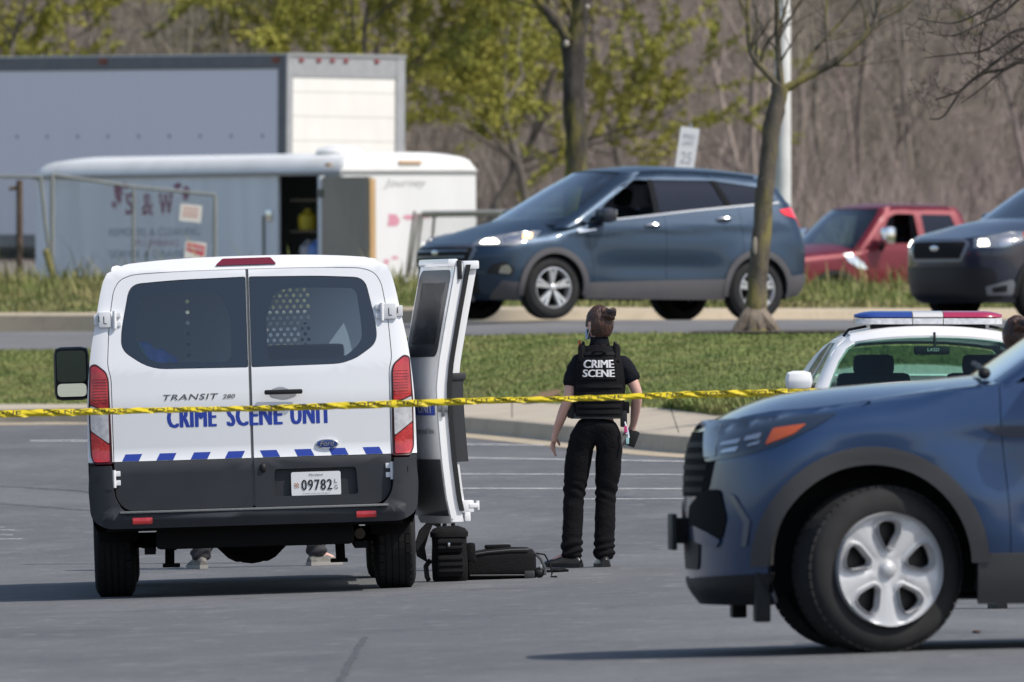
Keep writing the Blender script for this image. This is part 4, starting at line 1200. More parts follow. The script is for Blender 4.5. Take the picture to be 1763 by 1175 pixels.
for sg in (1, -1):
    S = E.side(sg)
    hl = rpoly([(2.20, .81), (2.12, .885), (1.78, .955), (1.44, .985), (1.60, .885), (1.84, .815)], .02)
    q = xz(E, hl, sg); q = q if sg > 0 else q[::-1]
    h = patch('headlight', E.nose, q, [], .05, .05, .006, .02, mat('headlight glass', (.30, .32, .35), .08, metal=.5, coat=1), esc)
    e1 = xz(E, rpoly([(2.14, .83), (2.08, .88), (1.98, .895), (1.99, .835)], .015), sg)
    patch('headlight_bulb', E.nose, e1 if sg > 0 else e1[::-1], [], .05, .05, .010, .004, mat('lit headlight', (.9, .88, .8), .2, emit=(1, .93, .78, 5)), h)
    e1 = xz(E, rpoly([(1.74, .885), (1.70, .935), (1.57, .955), (1.62, .90)], .015), sg)
    patch('indicator', E.nose, e1 if sg > 0 else e1[::-1], [], .05, .05, .010, .004, mat('lit indicator', (.9, .5, .2), .2, emit=(1, .62, .28, 2.2)), h)
    e1 = xz(E, rpoly([(1.94, .85), (1.90, .91), (1.76, .92), (1.80, .855)], .01), sg)
    patch('headlight_reflector', E.nose, e1 if sg > 0 else e1[::-1], [], .05, .05, .009, .003, lamp_in, h)
    # fog lamp pod
    e1 = xz(E, rpoly([(2.13, .50), (2.09, .60), (1.96, .64), (1.86, .56), (1.88, .48)], .02), sg)
    fp = patch('fog_light', E.nose, e1 if sg > 0 else e1[::-1], [], .06, .06, .006, .02, blackpl, esc)
    e1 = xz(E, rpoly([(2.02, .505), (2.0, .585), (1.93, .60), (1.89, .54), (1.91, .495)], .02), sg)
    patch('fog_lens', E.nose, e1 if sg > 0 else e1[::-1], [], .06, .06, .012, .006, lamp_in, fp)
    # fender trim blade
    patch('fender_trim', S, rpoly([(1.02, .965), (.78, 1.0), (.80, 1.012), (1.04, .995)], .005), [], .1, .1, .012, .01, chrome, esc)
    # tail lamp
    tl = xz(E, rpoly([(-1.68, 1.25), (-1.92, 1.285), (-2.06, 1.22), (-2.11, 1.04), (-2.06, 1.03), (-1.98, 1.14), (-1.74, 1.195)], .02), sg, 'tail')
    patch('tail_lamp', E.tail, tl if sg < 0 else tl[::-1], [], .06, .05, .010, .02, mat('lit tail lamp', (.6, .01, .02), .15, coat=1, emit=(1, .02, .03, .5)), esc)
    handle(esc, S, .04, 1.055, chrome, .19); handle(esc, S, -.92, 1.135, chrome, .19)
    car_mirror(esc, .74, sg * 1.02, 1.165, sg, mat('dark blue mirror', (.010, .014, .026), .4, coat=.4), .17, .26, .17)
    for pq in (rpoly([(-.012, 1.185), (-.088, 1.19), (-.088, 1.58), (-.012, 1.578)], .01), rpoly([(-.985, 1.285), (-1.065, 1.29), (-.92, 1.575), (-.845, 1.578)], .01)):
        patch('pillar_trim', E.gside(sg), pq, [], .1, .1, .004, .004, mat('black pillar trim', (.006, .007, .010), .75, spec=.15), esc)
    # belt trim
    bt = [(x, E.zt(x) + .012) for x in lin(.84, -1.70, 20)] + [(x, E.zt(x) + .03) for x in lin(-1.70, .84, 20)]
    patch('belt_trim', E.gside(sg), bt, [], .15, .1, .006, .008, mat('satin trim', (.28, .30, .33), .35, metal=.7), esc)
# grille: surround, dark mouth, bars
gp = rpoly([(-.62, .83), (.62, .83), (.66, .77), (.54, .56), (.46, .53), (-.46, .53), (-.54, .56), (-.66, .77)], .03)
gr = patch('grille', E.nose, yz(E, gp), [], .05, .05, .006, .02, mat('grille frame', (.18, .20, .24), .3, metal=.6), esc)
patch('grille_mouth', E.nose, yz(E, inset(gp, .035)), [], .05, .05, .009, .004, dark, gr)
for k in range(3):
    z = .605 + k * .067; w = .47 + .04 * k
    patch('grille_bar', E.nose, yz(E, rpoly([(-w, z), (w, z), (w + .01, z + .028), (-w - .01, z + .028)], .006)), [], .05, .05, .018, .014, mat('grille bar', (.13, .15, .18), .3, metal=.6), gr)
MB().ellipsoid(E.nose(0, .735) + Vector((.02, 0, 0)), (.012, .075, .032)).build('badge', chrome, gr)
patch('lower_grille', E.nose, yz(E, rpoly([(-.60, .27), (.60, .27), (.66, .50), (.5, .52), (-.5, .52), (-.66, .50)], .03)), [], .05, .05, .006, .01, blackpl, esc)
patch('skid_plate', E.nose, yz(E, rpoly([(-.45, .20), (.45, .20), (.50, .27), (-.50, .27)], .02)), [], .05, .05, .016, .02, mat('skid silver', (.35, .36, .37), .4, metal=.5), esc)
ch = [(E.th_x(x, z, 1), z) for x, z in ((2.02, .22), (1.76, .22), (1.76, .40), (1.98, .42))]
for sg in (1, -1):
    q = [(sg * a, b) for a, b in ch]; patch('bumper_cladding', E.nose, q if sg > 0 else q[::-1], [], .06, .06, .008, .02, clad_dark, esc)
    q = [(E.th_x(x, z, sg, 'tail'), z) for x, z in ((-1.74, .30), (-1.74, .50), (-2.0, .53), (-2.1, .5), (-2.05, .30))]
    patch('rear_bumper_cladding', E.tail, q if sg < 0 else q[::-1], [], .06, .06, .012, .03, clad_dark, esc)
wheels(E, esc, spoke_rim(5, True, alloy, bw=.062), .232, .225, rubber_dust)

# ------------------------------------------------------------------ dark blue police SUV in the foreground (front half in the picture)
piu_paint = paint('dark blue police paint', (.021, .055, .138), .5, .32)
flare_m = mat('wheel arch plastic', (.050, .051, .055), .5, bump=.1, bscale=200)
def piu_feat(x, z):
    f = 0
    f += .022 * gauss(math.hypot(x - 1.55, z - .40) - .56, .13) * ss(.3, .55, z)
    zl = 1.02 + (1.3 - x) * .015
    m = ss(2.1, 1.5, x)
    f -= .016 * m * ss(zl + .02, zl - .10, z) * (1 - ss(zl - .14, zl - .36, z))
    f -= .03 * ss(.95, .6, x) * ss(.86, .72, z) * ss(.45, .58, z) * ss(-1.2, -.9, x)
    return f
U = Car(WB=3.025, r=.381, trk=.86, Ra=.475, adx=.035,
        W=Spl([(.15, .90), (.35, .965), (.60, .985), (.88, .99), (1.05, .972), (1.18, .935), (1.30, .89), (1.50, .80), (1.68, .70), (1.80, .62)]),
        xf=Spl([(.18, 2.25), (.30, 2.325), (.45, 2.335), (.62, 2.345), (.85, 2.335), (1.0, 2.30), (1.07, 2.24), (1.12, 2.10)]), Lf=.56, nf=2.5,
        xr=Spl([(.25, -2.4), (.5, -2.58), (.8, -2.6), (1.1, -2.52), (1.4, -2.45)]), Lr=.4, nr=2.8,
        zt=Spl([(-2.6, 1.28), (-1.5, 1.265), (.3, 1.235), (.9, 1.212), (1.3, 1.172), (1.75, 1.105), (2.10, 1.035), (2.28, .965), (2.42, .90)]),
        rsh=lambda x: .13 * ss(.95, 1.5, x), crown_h=lambda x: .055 * ss(2.38, 1.9, x) * (1 - .75 * ss(1.9, 1.1, x)) + .035,
        zc=1.245, xA=lambda z: .98 - (z - 1.255) * 1.45, La=.15, na=2.4, xB=lambda z: -2.5 + (z - 1.2) * .55, Lb=.3, nb=2.8,
        zre=Spl([(-2.4, 1.60), (-1.5, 1.69), (-.5, 1.72), (.2, 1.705), (.6, 1.64), (.9, 1.52)]), crown_r=.06,
        thp=1.0, thq=1.0, zrw=1.30, zs=.42, zfb=.20, zrb=.30, gap=.002, res=.05, drop=.022, cladbot=.20, xd1=lambda z: .905 + .04 * ss(.5, 1.1, z), xd2=-.18, xd3=-1.2,
        clad=(.43, .545), cladrise=.0, cladm=flare_m,
        windows=[rpoly([(.60, 1.255), (-.14, 1.285), (-.14, 1.62), (.05, 1.63), (.24, 1.54)], [.04, .03, .04, .04, .1]),
                 rpoly([(-.20, 1.287), (-1.15, 1.31), (-1.05, 1.60), (-.20, 1.625)], .03),
                 rpoly([(-1.20, 1.315), (-2.05, 1.33), (-1.95, 1.50), (-1.10, 1.60)], .04)], feat=piu_feat)
UD = 65.6
U_h = (-math.cos(R(3)), -math.sin(R(3)))
ux = PX(1527, UD); uz = lot_z(ux, UD)
# root sits mid-wheelbase; front left wheel must land at (ux, UD)
hl_ = Vector((U_h[0], U_h[1])); lf_ = Vector((-U_h[1], U_h[0]))
o2 = Vector((ux - .035, UD)) - hl_ * (U.WB / 2) - lf_ * .93
piu = car_place('police_suv', (o2.x, o2.y, lot_z(o2.x, o2.y) + .006), U_h, 'dark blue police SUV in the foreground with silver hubcap, cut off at the right edge', 'SUV', rx=0, ry=R(0))
piu.rotation_euler = (R(.3), R(.5), math.atan2(U_h[1], U_h[0]))
build_car(U, piu, piu_paint, tint, tint_dark)
for sg in (1, -1):
    S = U.side(sg)
    hl = rpoly([(2.285, .86), (2.25, 1.05), (2.0, 1.068), (1.70, 1.078), (1.78, 1.03), (1.95, .945), (2.115, .89)], [.02, .03, .1, .01, .05, .05, .05])
    q = xz(U, hl, sg); fl = (lambda a: a) if sg > 0 else (lambda a: a[::-1])
    h = patch('headlight', U.nose, fl(q), [], .04, .04, .005, .02, mat('smoked headlight', (.016, .026, .045), .06, coat=1), piu)
    patch('side_marker', U.nose, fl(xz(U, rpoly([(2.03, .935), (1.99, 1.01), (1.84, 1.03), (1.90, .985)], .012), sg)), [], .05, .05, .009, .006, mat('amber marker', (.40, .078, .024), .3, coat=.6), h)
    for (a, b, z0, z1) in ((2.22, 2.13, .935, .955), (2.22, 2.14, .90, .92), (2.12, 2.04, .955, .98), (2.11, 2.045, .93, .945)):
        patch('lamp_element', U.nose, fl(xz(U, rpoly([(a, z0), (a - .01, z1 - .005), (b, z1 + .012), (b + .015, z0 + .01)], .006), sg)), [], .04, .04, .008, .003, lamp_in, h)
    patch('painted_reflection', U.nose, fl(xz(U, rpoly([(2.284, .88), (2.262, 1.03), (2.20, 1.04), (2.24, .885)], .01), sg)), [], .04, .04, .008, .003, mat('painted lamp reflection', (.11, .14, .17), .2, coat=1), h)  # bluish-grey reflection at the lamp's front end, laid on as colour
    po = patch('bumper_vent', U.nose, fl(xz(U, rpoly([(2.338, .53), (2.338, .66), (2.29, .73), (2.225, .735), (2.20, .60), (2.22, .50)], .02), sg)), [], .03, .05, .006, .03, mat('vent black', (.005, .005, .006), .8, spec=.15), piu)
    patch('vent_blade', U.nose, fl(xz(U, rpoly([(2.335, .50), (2.33, .57), (2.28, .54), (2.22, .50), (2.24, .46)], .015), sg)), [], .03, .05, .012, .01, piu_paint, po)
    patch('vent_trim', U.nose, fl(xz(U, rpoly([(2.135, .47), (2.125, .58), (2.19, .715), (2.165, .705), (2.10, .585), (2.115, .47)], .01), sg)), [], .04, .05, .010, .01, mat('vent trim', (.10, .115, .15), .3, coat=.6), po)
    pass
    handle(piu, S, 0.05, 1.09, piu_paint, .22); handle(piu, S, -1.0, 1.1, piu_paint, .22)
    car_mirror(piu, .60, sg * 1.10, 1.33, sg, blackpl, .18, .26, .2)
    patch('door_blade', S, rpoly([(1.05, 1.02), (.2, .98), (.2, .93), (.95, .965)], [.05, .01, .01, .05]), [], .1, .05, .004, .01, mat('blue trim blade', (.018, .028, .055), .3, coat=1), piu)
    MB().box(2.01, 2.08, sg * .80 - .09, sg * .80 + .09, .12, .35, .01).build('splash_guard', blackpl, piu)
va = U.th_x(1.995, .205, 1); vb = U.th_x(1.995, .345, 1)
patch('lower_valance', U.nose, [(t, .203) for t in lin(-va, va, 31)] + [(t, .345 - .03 * (1 - abs(t) / vb)) for t in lin(vb, -vb, 31)], [], .06, .05, .010, .03, blackpl, piu)
gp = rpoly([(-.63, 1.00), (.63, 1.00), (.68, .95), (.60, .73), (.52, .70), (-.52, .70), (-.60, .73), (-.68, .95)], .04)
gr = patch('grille', U.nose, yz(U, gp), [], .05, .05, .003, .02, mat('grille black', (.004, .004, .005), .8, spec=.1), piu)
for k in range(5):
    z = .72 + k * .052
    patch('grille_bar', U.nose, yz(U, rpoly([(-.52 - k * .02, z), (.52 + k * .02, z), (.53 + k * .02, z + .024), (-.53 - k * .02, z + .024)], .008)), [], .05, .05, .006, .006, mat('grille bar black', (.005, .005, .006), .6, spec=.15), gr)
patch('lower_grille', U.nose, yz(U, rpoly([(-.40, .36), (.40, .36), (.46, .52), (-.46, .52)], .04)), [], .05, .05, .008, .02, blackpl, piu)
b = MB(); px_ = U.nose(0, .55).x; b.box(px_ - .02, px_ + .06, -.03, .03, .48, .60); b.box(px_ + .05, px_ + .075, -.16, .16, .45, .62, .008); b.build('plate_bracket', blackpl, piu)
# bonnet crease and wiper
b = MB(); cw = [U.gnose(t, U.zc + .01) for t in (.75, .3)]
b.tube([U.gnose(.86, 1.262) + Vector((.09, 0, .012)), U.gnose(.62, 1.272) + Vector((.07, 0, .02)), U.gnose(.05, 1.29) + Vector((.06, 0, .02))], .013, 6); b.ellipsoid(U.gnose(.90, 1.255) + Vector((.07, -.02, .005)), (.03, .03, .028)); b.build('wiper', blackpl, piu)
hub_m = mat('hubcap silver', (.52, .53, .55), .42, metal=.25, var=.2, vscale=7, col2=(.44, .45, .47))
def piu_rim(root, rr, h, s):
    """five-spoke silver wheel cover: ring, five dished windows with raised lips, domed centre."""
    y = s * h; rr = rr * 1.02
    def rel(r, a):
        q = min(1, r / rr); return y * (.98 - .16 * (1 - q) ** 1.5 + .03 * math.cos(5 * (a - R(90))) * ss(.25, .6, q) * 0)
    def Sf(u, v):
        r = math.hypot(u, v); a = math.atan2(v, u)
        w = abs(((a - R(90)) / R(72) + .5) % 1 - .5) * R(72)      # angle from the nearest window axis
        d = ss(R(33), R(17), w) * ss(.20, .42, r / rr) * ss(1.0, .93, r / rr) * .008
        return Vector((u, rel(r, a) - s * d, v))
    holes = []
    for k in range(5):
        a = R(90 + 72 * k)
        q = [(.34, 0), (.42, .105), (.66, .235), (.80, .215), (.845, .10), (.845, -.10), (.80, -.215), (.66, -.235), (.42, -.105)]
        q = [(.36, .055), (.66, .225), (.81, .215), (.865, .10), (.865, -.10), (.81, -.215), (.66, -.225), (.36, -.055)]
        holes.append(rpoly([((p * math.cos(a) - t * math.sin(a)) * rr, (p * math.sin(a) + t * math.cos(a)) * rr) for p, t in q], .012, 3))
    outer = [(rr * math.cos(t), rr * math.sin(t)) for t in lin(0, 2 * math.pi, 73)[:-1]]
    o = patch('hubcap', Sf, outer, holes, .016, .016, 0, -.035 if False else .03, hub_m, root, rimsharp=True)
    for k, hp_ in enumerate(holes):
        mb = MB(); hb = grow(hp_, .009)
        L0 = [Sf(*p) + Vector((0, s * .001, 0)) for p in grow(hp_, .018)]; L1 = [Sf(*p) + Vector((0, s * .011, 0)) for p in hb]; L2 = [Sf(*p) + Vector((0, s * .006, 0)) for p in hp_]; L3 = [Sf(*p) - Vector((0, s * .03, 0)) for p in inset(hp_, .006)]
        n = len(L0); mb.add(L0 + L1 + L2 + L3, [(a * n + i, a * n + (i + 1) % n, (a + 1) * n + (i + 1) % n, (a + 1) * n + i) for a in range(3) for i in range(n)])
        mb.build('hubcap_lip', hub_m, o, sharp=70)
    MB().lathe([(y * .80, rr * .20), (y * .90, rr * .155), (y * 1.01, rr * .125), (y * 1.06, rr * .08), (y * 1.08, .001)], 'y', 24).build('hub_centre', hub_m, o)
    MB().lathe([(y * .62, rr * .99), (y * .9, rr * 1.005), (y * .98, rr * .98)], 'y', 48).build('rim_edge', hub_m, root)
    MB().lathe([(y * .35, .001), (y * .35, rr * .95)], 'y', 32).build('wheel_disc', mat('black steel wheel', (.008, .008, .009), .4), root)
wheels(U, piu, piu_rim, .258, .265, rubber_dust, steer=R(19), treads=56)
# ------------------------------------------------------------------ other vehicles
def placed(name, c, D, px, py, heading, label, cat, off=None, ry=0, rx=0):
    """put the car so that its local point off=(x, y) stands above/below photo column px at distance D, on height read at row py."""
    h = Vector(heading).normalized(); l = Vector((-h.y, h.x))
    p = Vector((PX(px, D), D)) - h * off[0] - l * off[1]
    return car_place(name, (p.x, p.y, PZ(py, D)), h, label, cat, rx=rx, ry=ry)

# dark grey-blue wagon behind, nose only
fo_paint = paint('dark graphite paint', (.032, .036, .060), .55, .32)
FO = Car(WB=2.64, r=.355, trk=.78, Ra=.41, adx=0,
         W=Spl([(.15, .82), (.35, .88), (.6, .90), (.9, .90), (1.05, .87), (1.2, .84), (1.4, .76), (1.6, .67), (1.72, .6)]),
         xf=Spl([(.2, 2.08), (.32, 2.19), (.5, 2.23), (.75, 2.24), (.95, 2.20), (1.03, 2.12), (1.08, 2.0)]), Lf=.60, nf=2.5,
         xr=Spl([(.25, -2.2), (.5, -2.3), (1.0, -2.3), (1.3, -2.25)]), Lr=.4,
         zt=Spl([(-2.3, 1.15), (-.5, 1.10), (.5, 1.08), (1.0, 1.08), (1.6, 1.03), (2.0, .965), (2.25, .90)]), rsh=lambda x: .12 * ss(.8, 1.4, x), crown_h=lambda x: .09 * ss(2.2, 1.3, x) + .03,
         zc=1.13, xA=lambda z: 1.18 - (z - 1.13) * 1.45, La=.3, na=2.4, xB=lambda z: -2.2 + (z - 1.1) * .5, Lb=.3,
         zre=Spl([(-2.1, 1.58), (-.8, 1.65), (.1, 1.64), (.6, 1.55)]), crown_r=.06, thp=1.0, thq=1.0, zrw=1.2, zs=.32, zfb=.21, zrb=.3, gap=.002, xd1=.78, xd2=-.25, xd3=-1.2,
         clad=(.42, .45), cladrise=0, cladm=blackpl,
         windows=[rpoly([(.62, 1.12), (-.2, 1.13), (-.2, 1.54), (.1, 1.54), (.25, 1.47)], .04), rpoly([(-.26, 1.13), (-1.1, 1.15), (-1.0, 1.53), (-.26, 1.54)], .03), rpoly([(-1.16, 1.155), (-1.75, 1.18), (-1.65, 1.45), (-1.06, 1.52)], .03)])
fo = placed('dark_wagon', FO, 164.0, 1612, 553.5, (-.80, -.60), 'dark graphite wagon cut off at the right edge, following the slate blue SUV', 'SUV', (2.22, 0))
build_car(FO, fo, fo_paint, tint, tint_dark)
gp = rpoly([(-.50, .95), (.50, .95), (.54, .90), (.44, .68), (-.44, .68), (-.54, .90)], .03)
g = patch('grille', FO.nose, yz(FO, gp), [], .05, .05, .008, .02, mat('satin grille frame', (.22, .23, .26), .3, metal=.6), fo)
patch('grille_mouth', FO.nose, yz(FO, inset(gp, .04)), [], .05, .05, .011, .004, dark, g)
MB().ellipsoid(FO.nose(0, .84) + Vector((.02, 0, 0)), (.01, .08, .035)).build('badge', chrome, g)
bp_ = rpoly([(-.72, .63), (.72, .63), (.80, .58), (.80, .26), (.5, .23), (-.5, .23), (-.80, .26), (-.80, .58)], .04)
patch('lower_bumper', FO.nose, yz(FO, bp_), [], .05, .05, .008, .02, mat('dark bumper', (.010, .011, .016), .45), fo)
for sg in (1, -1):
    fl = (lambda a: a) if sg > 0 else (lambda a: a[::-1])
    h = patch('headlight', FO.nose, fl(xz(FO, rpoly([(2.14, .84), (2.10, .95), (1.75, 1.02), (1.55, 1.03), (1.66, .93), (1.88, .85)], .02), sg)), [], .05, .05, .006, .02, mat('headlight glass', (.30, .32, .35), .08), fo)
    patch('headlight_bulb', FO.nose, fl(xz(FO, rpoly([(2.11, .86), (2.08, .935), (2.02, .94), (2.03, .865)], .015), sg)), [], .05, .05, .010, .004, mat('lit headlight', (.9, .88, .8), .2), h)
    patch('projector', FO.nose, fl(xz(FO, rpoly([(1.96, .86), (1.92, .96), (1.78, .98), (1.82, .88)], .03), sg)), [], .05, .05, .010, .004, lamp_in, h)
    patch('side_marker', FO.nose, fl(xz(FO, rpoly([(1.64, .96), (1.60, 1.02), (1.56, 1.02), (1.60, .96)], .01), sg)), [], .05, .05, .010, .004, mat('amber marker', (.52, .10, .03), .25), h)
    f = patch('fog_light', FO.nose, fl(xz(FO, rpoly([(2.02, .30), (2.05, .40), (1.80, .48), (1.75, .40), (1.78, .30)], .02), sg)), [], .05, .05, .012, .01, mat('fog trim', (.25, .26, .29), .3, metal=.5), fo)
    patch('fog_lens', FO.nose, fl(xz(FO, rpoly([(1.98, .33), (2.0, .385), (1.86, .42), (1.85, .34)], .02), sg)), [], .05, .05, .016, .004, blackpl, f)
    car_mirror(fo, .60, sg * 1.0, 1.18, sg, fo_paint)
wheels(FO, fo, spoke_rim(5, True), .22, .225)

# red crew-cab pickup parked in the yard behind
red_paint = paint('dark red paint', (.14, .005, .016), .3, .45, .3)
PU = Car(WB=3.55, r=.40, trk=.84, Ra=.47, adx=0,
         W=Spl([(.2, .9), (.5, .98), (.9, 1.0), (1.15, .98), (1.3, .95), (1.5, .88), (1.75, .78), (1.9, .7)]),
         xf=Spl([(.3, 2.6), (.5, 2.72), (.9, 2.74), (1.12, 2.66), (1.2, 2.5)]), Lf=.45, nf=2.8, xr=Spl([(.4, -2.75), (.7, -2.8), (1.2, -2.8), (1.4, -2.8)]), Lr=.3, nr=4,
         zt=Spl([(-2.8, 1.32), (-.8, 1.31), (.6, 1.27), (1.2, 1.24), (2.0, 1.18), (2.5, 1.12), (2.75, 1.06)]), rsh=lambda x: .13 * ss(1.0, 1.6, x), crown_h=lambda x: .07 * ss(2.7, 1.7, x) + .02,
         zc=1.29, xA=lambda z: 1.46 - (z - 1.29) * .98, La=.26, na=2.6, xB=lambda z: -.82 + (z - 1.3) * .30, Lb=.25,
         zre=Spl([(-.8, 1.80), (-.3, 1.855), (.5, 1.86), (.8, 1.82), (1.05, 1.74)]), crown_r=.05, thp=1.05, thq=1.0, zrw=1.38, zs=.45, zfb=.38, zrb=.5, gap=.002, xd1=1.06, xd2=.25, xd3=-.75,
         clad=None, windows=[rpoly([(1.0, 1.315), (.29, 1.325), (.29, 1.75), (.60, 1.755), (.74, 1.70)], [.04, .03, .04, .05, .1]), rpoly([(.17, 1.325), (-.44, 1.335), (-.34, 1.74), (.17, 1.745)], .03)], open_windows=(0,))
pu = placed('red_pickup', PU, 207.0, 1432, 580.0, (-.86, -.51), 'dark red crew-cab pickup with chrome mirror parked beyond the grass verge', 'pickup truck', (1.775, .9))
pu.location.z = 1.9
build_car(PU, pu, red_paint, tint, tint_dark)
for sg in (1, -1):
    car_mirror(pu, .98, sg * 1.15, 1.43, sg, chrome, .16, .22, .27)
    S = PU.side(sg)
    patch('fender_vent', S, rpoly([(1.62, 1.16), (1.50, 1.17), (1.28, 1.02), (1.22, .94), (1.36, .95), (1.55, 1.05)], .02), [], .1, .1, .012, .02, chrome, pu)
    handle(pu, S, .38, 1.18, chrome); handle(pu, S, -.62, 1.19, chrome)
    fl = (lambda a: a) if sg > 0 else (lambda a: a[::-1])
    patch('headlight', PU.nose, fl(xz(PU, rpoly([(2.62, .88), (2.60, 1.05), (2.3, 1.08), (2.34, .9)], .02), sg)), [], .05, .05, .008, .02, clear_lens, pu)
    for x, nm in ((1.775, 'wheel_arch_trim'), (-1.775, 'wheel_arch_trim')):
        o_ = arc(x, .40, .53, 5, 175, 24) + arc(x, .40, .46, 175, 5, 24); patch(nm, S, o_, [], .1, .1, .012, .03, blackpl, pu)
patch('grille', PU.nose, yz(PU, rpoly([(-.55, .70), (.55, .70), (.62, 1.06), (-.62, 1.06)], .04)), [], .05, .05, .008, .02, blackpl, pu)
patch('chrome_bumper', PU.nose, yz(PU, rpoly([(-.93, .44), (.93, .44), (.93, .64), (-.93, .64)], .03)), [], .05, .05, .02, .03, chrome, pu)
b = MB(); b.box(-2.72, -1.05, -.88, -.80, .7, 1.30); b.box(-2.72, -1.05, .80, .88, .7, 1.30); b.box(-2.7, -1.05, -.85, .85, .68, .74); b.build('cargo_bed', blackpl, pu)
wheels(PU, pu, spoke_rim(6), .25, .26)

# white police sedan facing the camera, half hidden by the foreground bonnet
pw = mat('police white paint', (.82, .82, .82), .35, coat=.25)
PS = Car(WB=2.91, r=.33, trk=.80, Ra=.39, adx=0,
         W=Spl([(.15, .86), (.35, .93), (.6, .95), (.8, .945), (.93, .91), (1.0, .87), (1.15, .79), (1.3, .70), (1.40, .62), (1.46, .54)]),
         xf=Spl([(.2, 2.25), (.35, 2.36), (.55, 2.40), (.72, 2.37), (.80, 2.25), (.85, 2.1)]), Lf=.6, nf=2.6, xr=Spl([(.3, -2.3), (.6, -2.45), (.95, -2.4), (1.1, -2.35)]), Lr=.4,
         zt=Spl([(-2.4, 1.03), (-1.6, 1.02), (-.5, .98), (.5, .95), (1.0, .93), (1.7, .85), (2.1, .78), (2.4, .70)]), rsh=lambda x: .12 * ss(.9, 1.4, x), crown_h=lambda x: .09 * ss(2.3, 1.5, x) + .03,
         zc=.99, xA=lambda z: 1.22 - (z - .99) * 1.60, La=.34, na=2.5, xB=lambda z: -1.98 + (z - .99) * 1.7, Lb=.35, nb=2.5,
         zre=Spl([(-1.3, 1.26), (-.9, 1.345), (-.3, 1.385), (.2, 1.37), (.5, 1.30)]), crown_r=.075, thp=1.06, thq=1.02, zrw=1.08, zs=.28, zfb=.2, zrb=.3, gap=.002, seatk=.74, xd1=.85, xd2=-.2, xd3=-1.05,
         clad=None, windows=[rpoly([(.66, .985), (-.16, 1.0), (-.16, 1.32), (.06, 1.32), (.22, 1.25)], [.03, .03, .03, .03, .08]), rpoly([(-.22, 1.0), (-.98, 1.02), (-.80, 1.24), (-.5, 1.315), (-.22, 1.325)], .03)])
SD_ = 104.0
sg_ = glassmat('windscreen glass', (.62, .86, .76), .5)
ps = placed('police_sedan', PS, SD_, 1597, 600, (.05, -.999), 'white police sedan facing the camera with red and blue light bar on its roof', 'police car', (.0, 0))
ps.location.z = lot_z(ps.location.x, SD_) + .0
ps.rotation_euler[0] = 0; ps.rotation_euler.rotate_axis('X', 0)
ps.scale = (1, 1, .98)
build_car(PS, ps, pw, sg_, sg_)
patch('trunk_lid', PS.hood if False else (lambda x, y: Vector((x, y, 1.035 + .02 * (1 - (abs(y) / .9) ** 2)))), [(-1.75, -.80), (-2.30, -.78), (-2.30, .78), (-1.75, .80)], [], .2, .2, 0, .02, pw, ps)
lbm = MB()
zr = 1.47
def lbox(name, y0, y1, m_top, m_low, z0=1.50):
    w = .135
    def prof(y, k): return [Vector((.02 + w * k * math.cos(t), y, z0 + .045 + .045 * k * math.sin(t) * (1 if math.sin(t) > 0 else .3))) for t in lin(0, 2 * math.pi, 21)[:-1]]
    n = 12; ys = lin(y0, y1, n)
    r = [prof(y, 1 - (.55 * max(0, (abs(y) - .40) / .14) ** 2)) for y in ys]
    b = MB(); b.loft(r, True, True); o = b.build(name, m_top, lb, sharp=60)
    b = MB(); b.loft([[Vector((.02 + w * 1.02 * k * math.cos(t), y, z0 + .012 + .022 * (1 if math.sin(t) > 0 else -1))) for t in lin(0, 2 * math.pi, 21)[:-1]] for y, k in [(y, 1 - (.5 * max(0, (abs(y) - .40) / .14) ** 2)) for y in ys]], True, True)
    b.build('lens_base', m_low, o, sharp=60); return o
lb = empty('light_bar', (0, 0, -.028)); lb.parent = ps
lbox('blue_lens', -.54, -.125, mat('blue lens', (.02, .055, .26), .2, coat=.6), clear_lens)
lbox('centre_lens', -.118, .10, mat('white lens', (.6, .6, .6), .2, coat=1), clear_lens)
lbox('red_lens', .107, .54, mat('crimson lens', (.36, .02, .075), .2, coat=.6), clear_lens)
b = MB(); b.box(-.05, .09, -.42, .42, 1.455, 1.49, .01); b.tube([(.02, -.62, 1.40), (.02, -.58, 1.45), (.02, -.45, 1.475)], .012, 6); b.tube([(.02, .62, 1.40), (.02, .58, 1.45), (.02, .45, 1.475)], .012, 6); b.build('bar_mount', blackpl, lb)
MB().tube([(.1, -.30, 1.44), (.12, -.25, 1.475), (.1, -.18, 1.47)], .006, 5).build('bar_cable', blackpl, lb)
for sg in (1, -1): car_mirror(ps, .66, sg * .99, 1.04, sg, pw, .14, .20, .15)
xm = PS.xA(1.27) - .13
b = MB(); b.box(xm - .03, xm + .02, -.15, .11, 1.235, 1.30, .02); b.tube([(xm, 0, 1.30), (xm - .02, 0, 1.40)], .01, 6); mo = b.build('rear_view_mirror', blackpl, ps)
text_on('mirror_print', 'LASD', lambda u, v: (xm + .022, u, v), -.01, 1.272, .085, .024, plate_m, mo, off=.001)
# person-sized driver headrest and cage reading dark behind the glass
for y in (.40, -.40):
    b = MB(); b.box(.0, .12, y - .27, y + .27, .55, 1.10, .08); b.box(.0, .10, y - .15, y + .15, 1.08, 1.235, .05); b.build('seat', seat_m, ps)
wheels(PS, ps, spoke_rim(8), .21, .225)

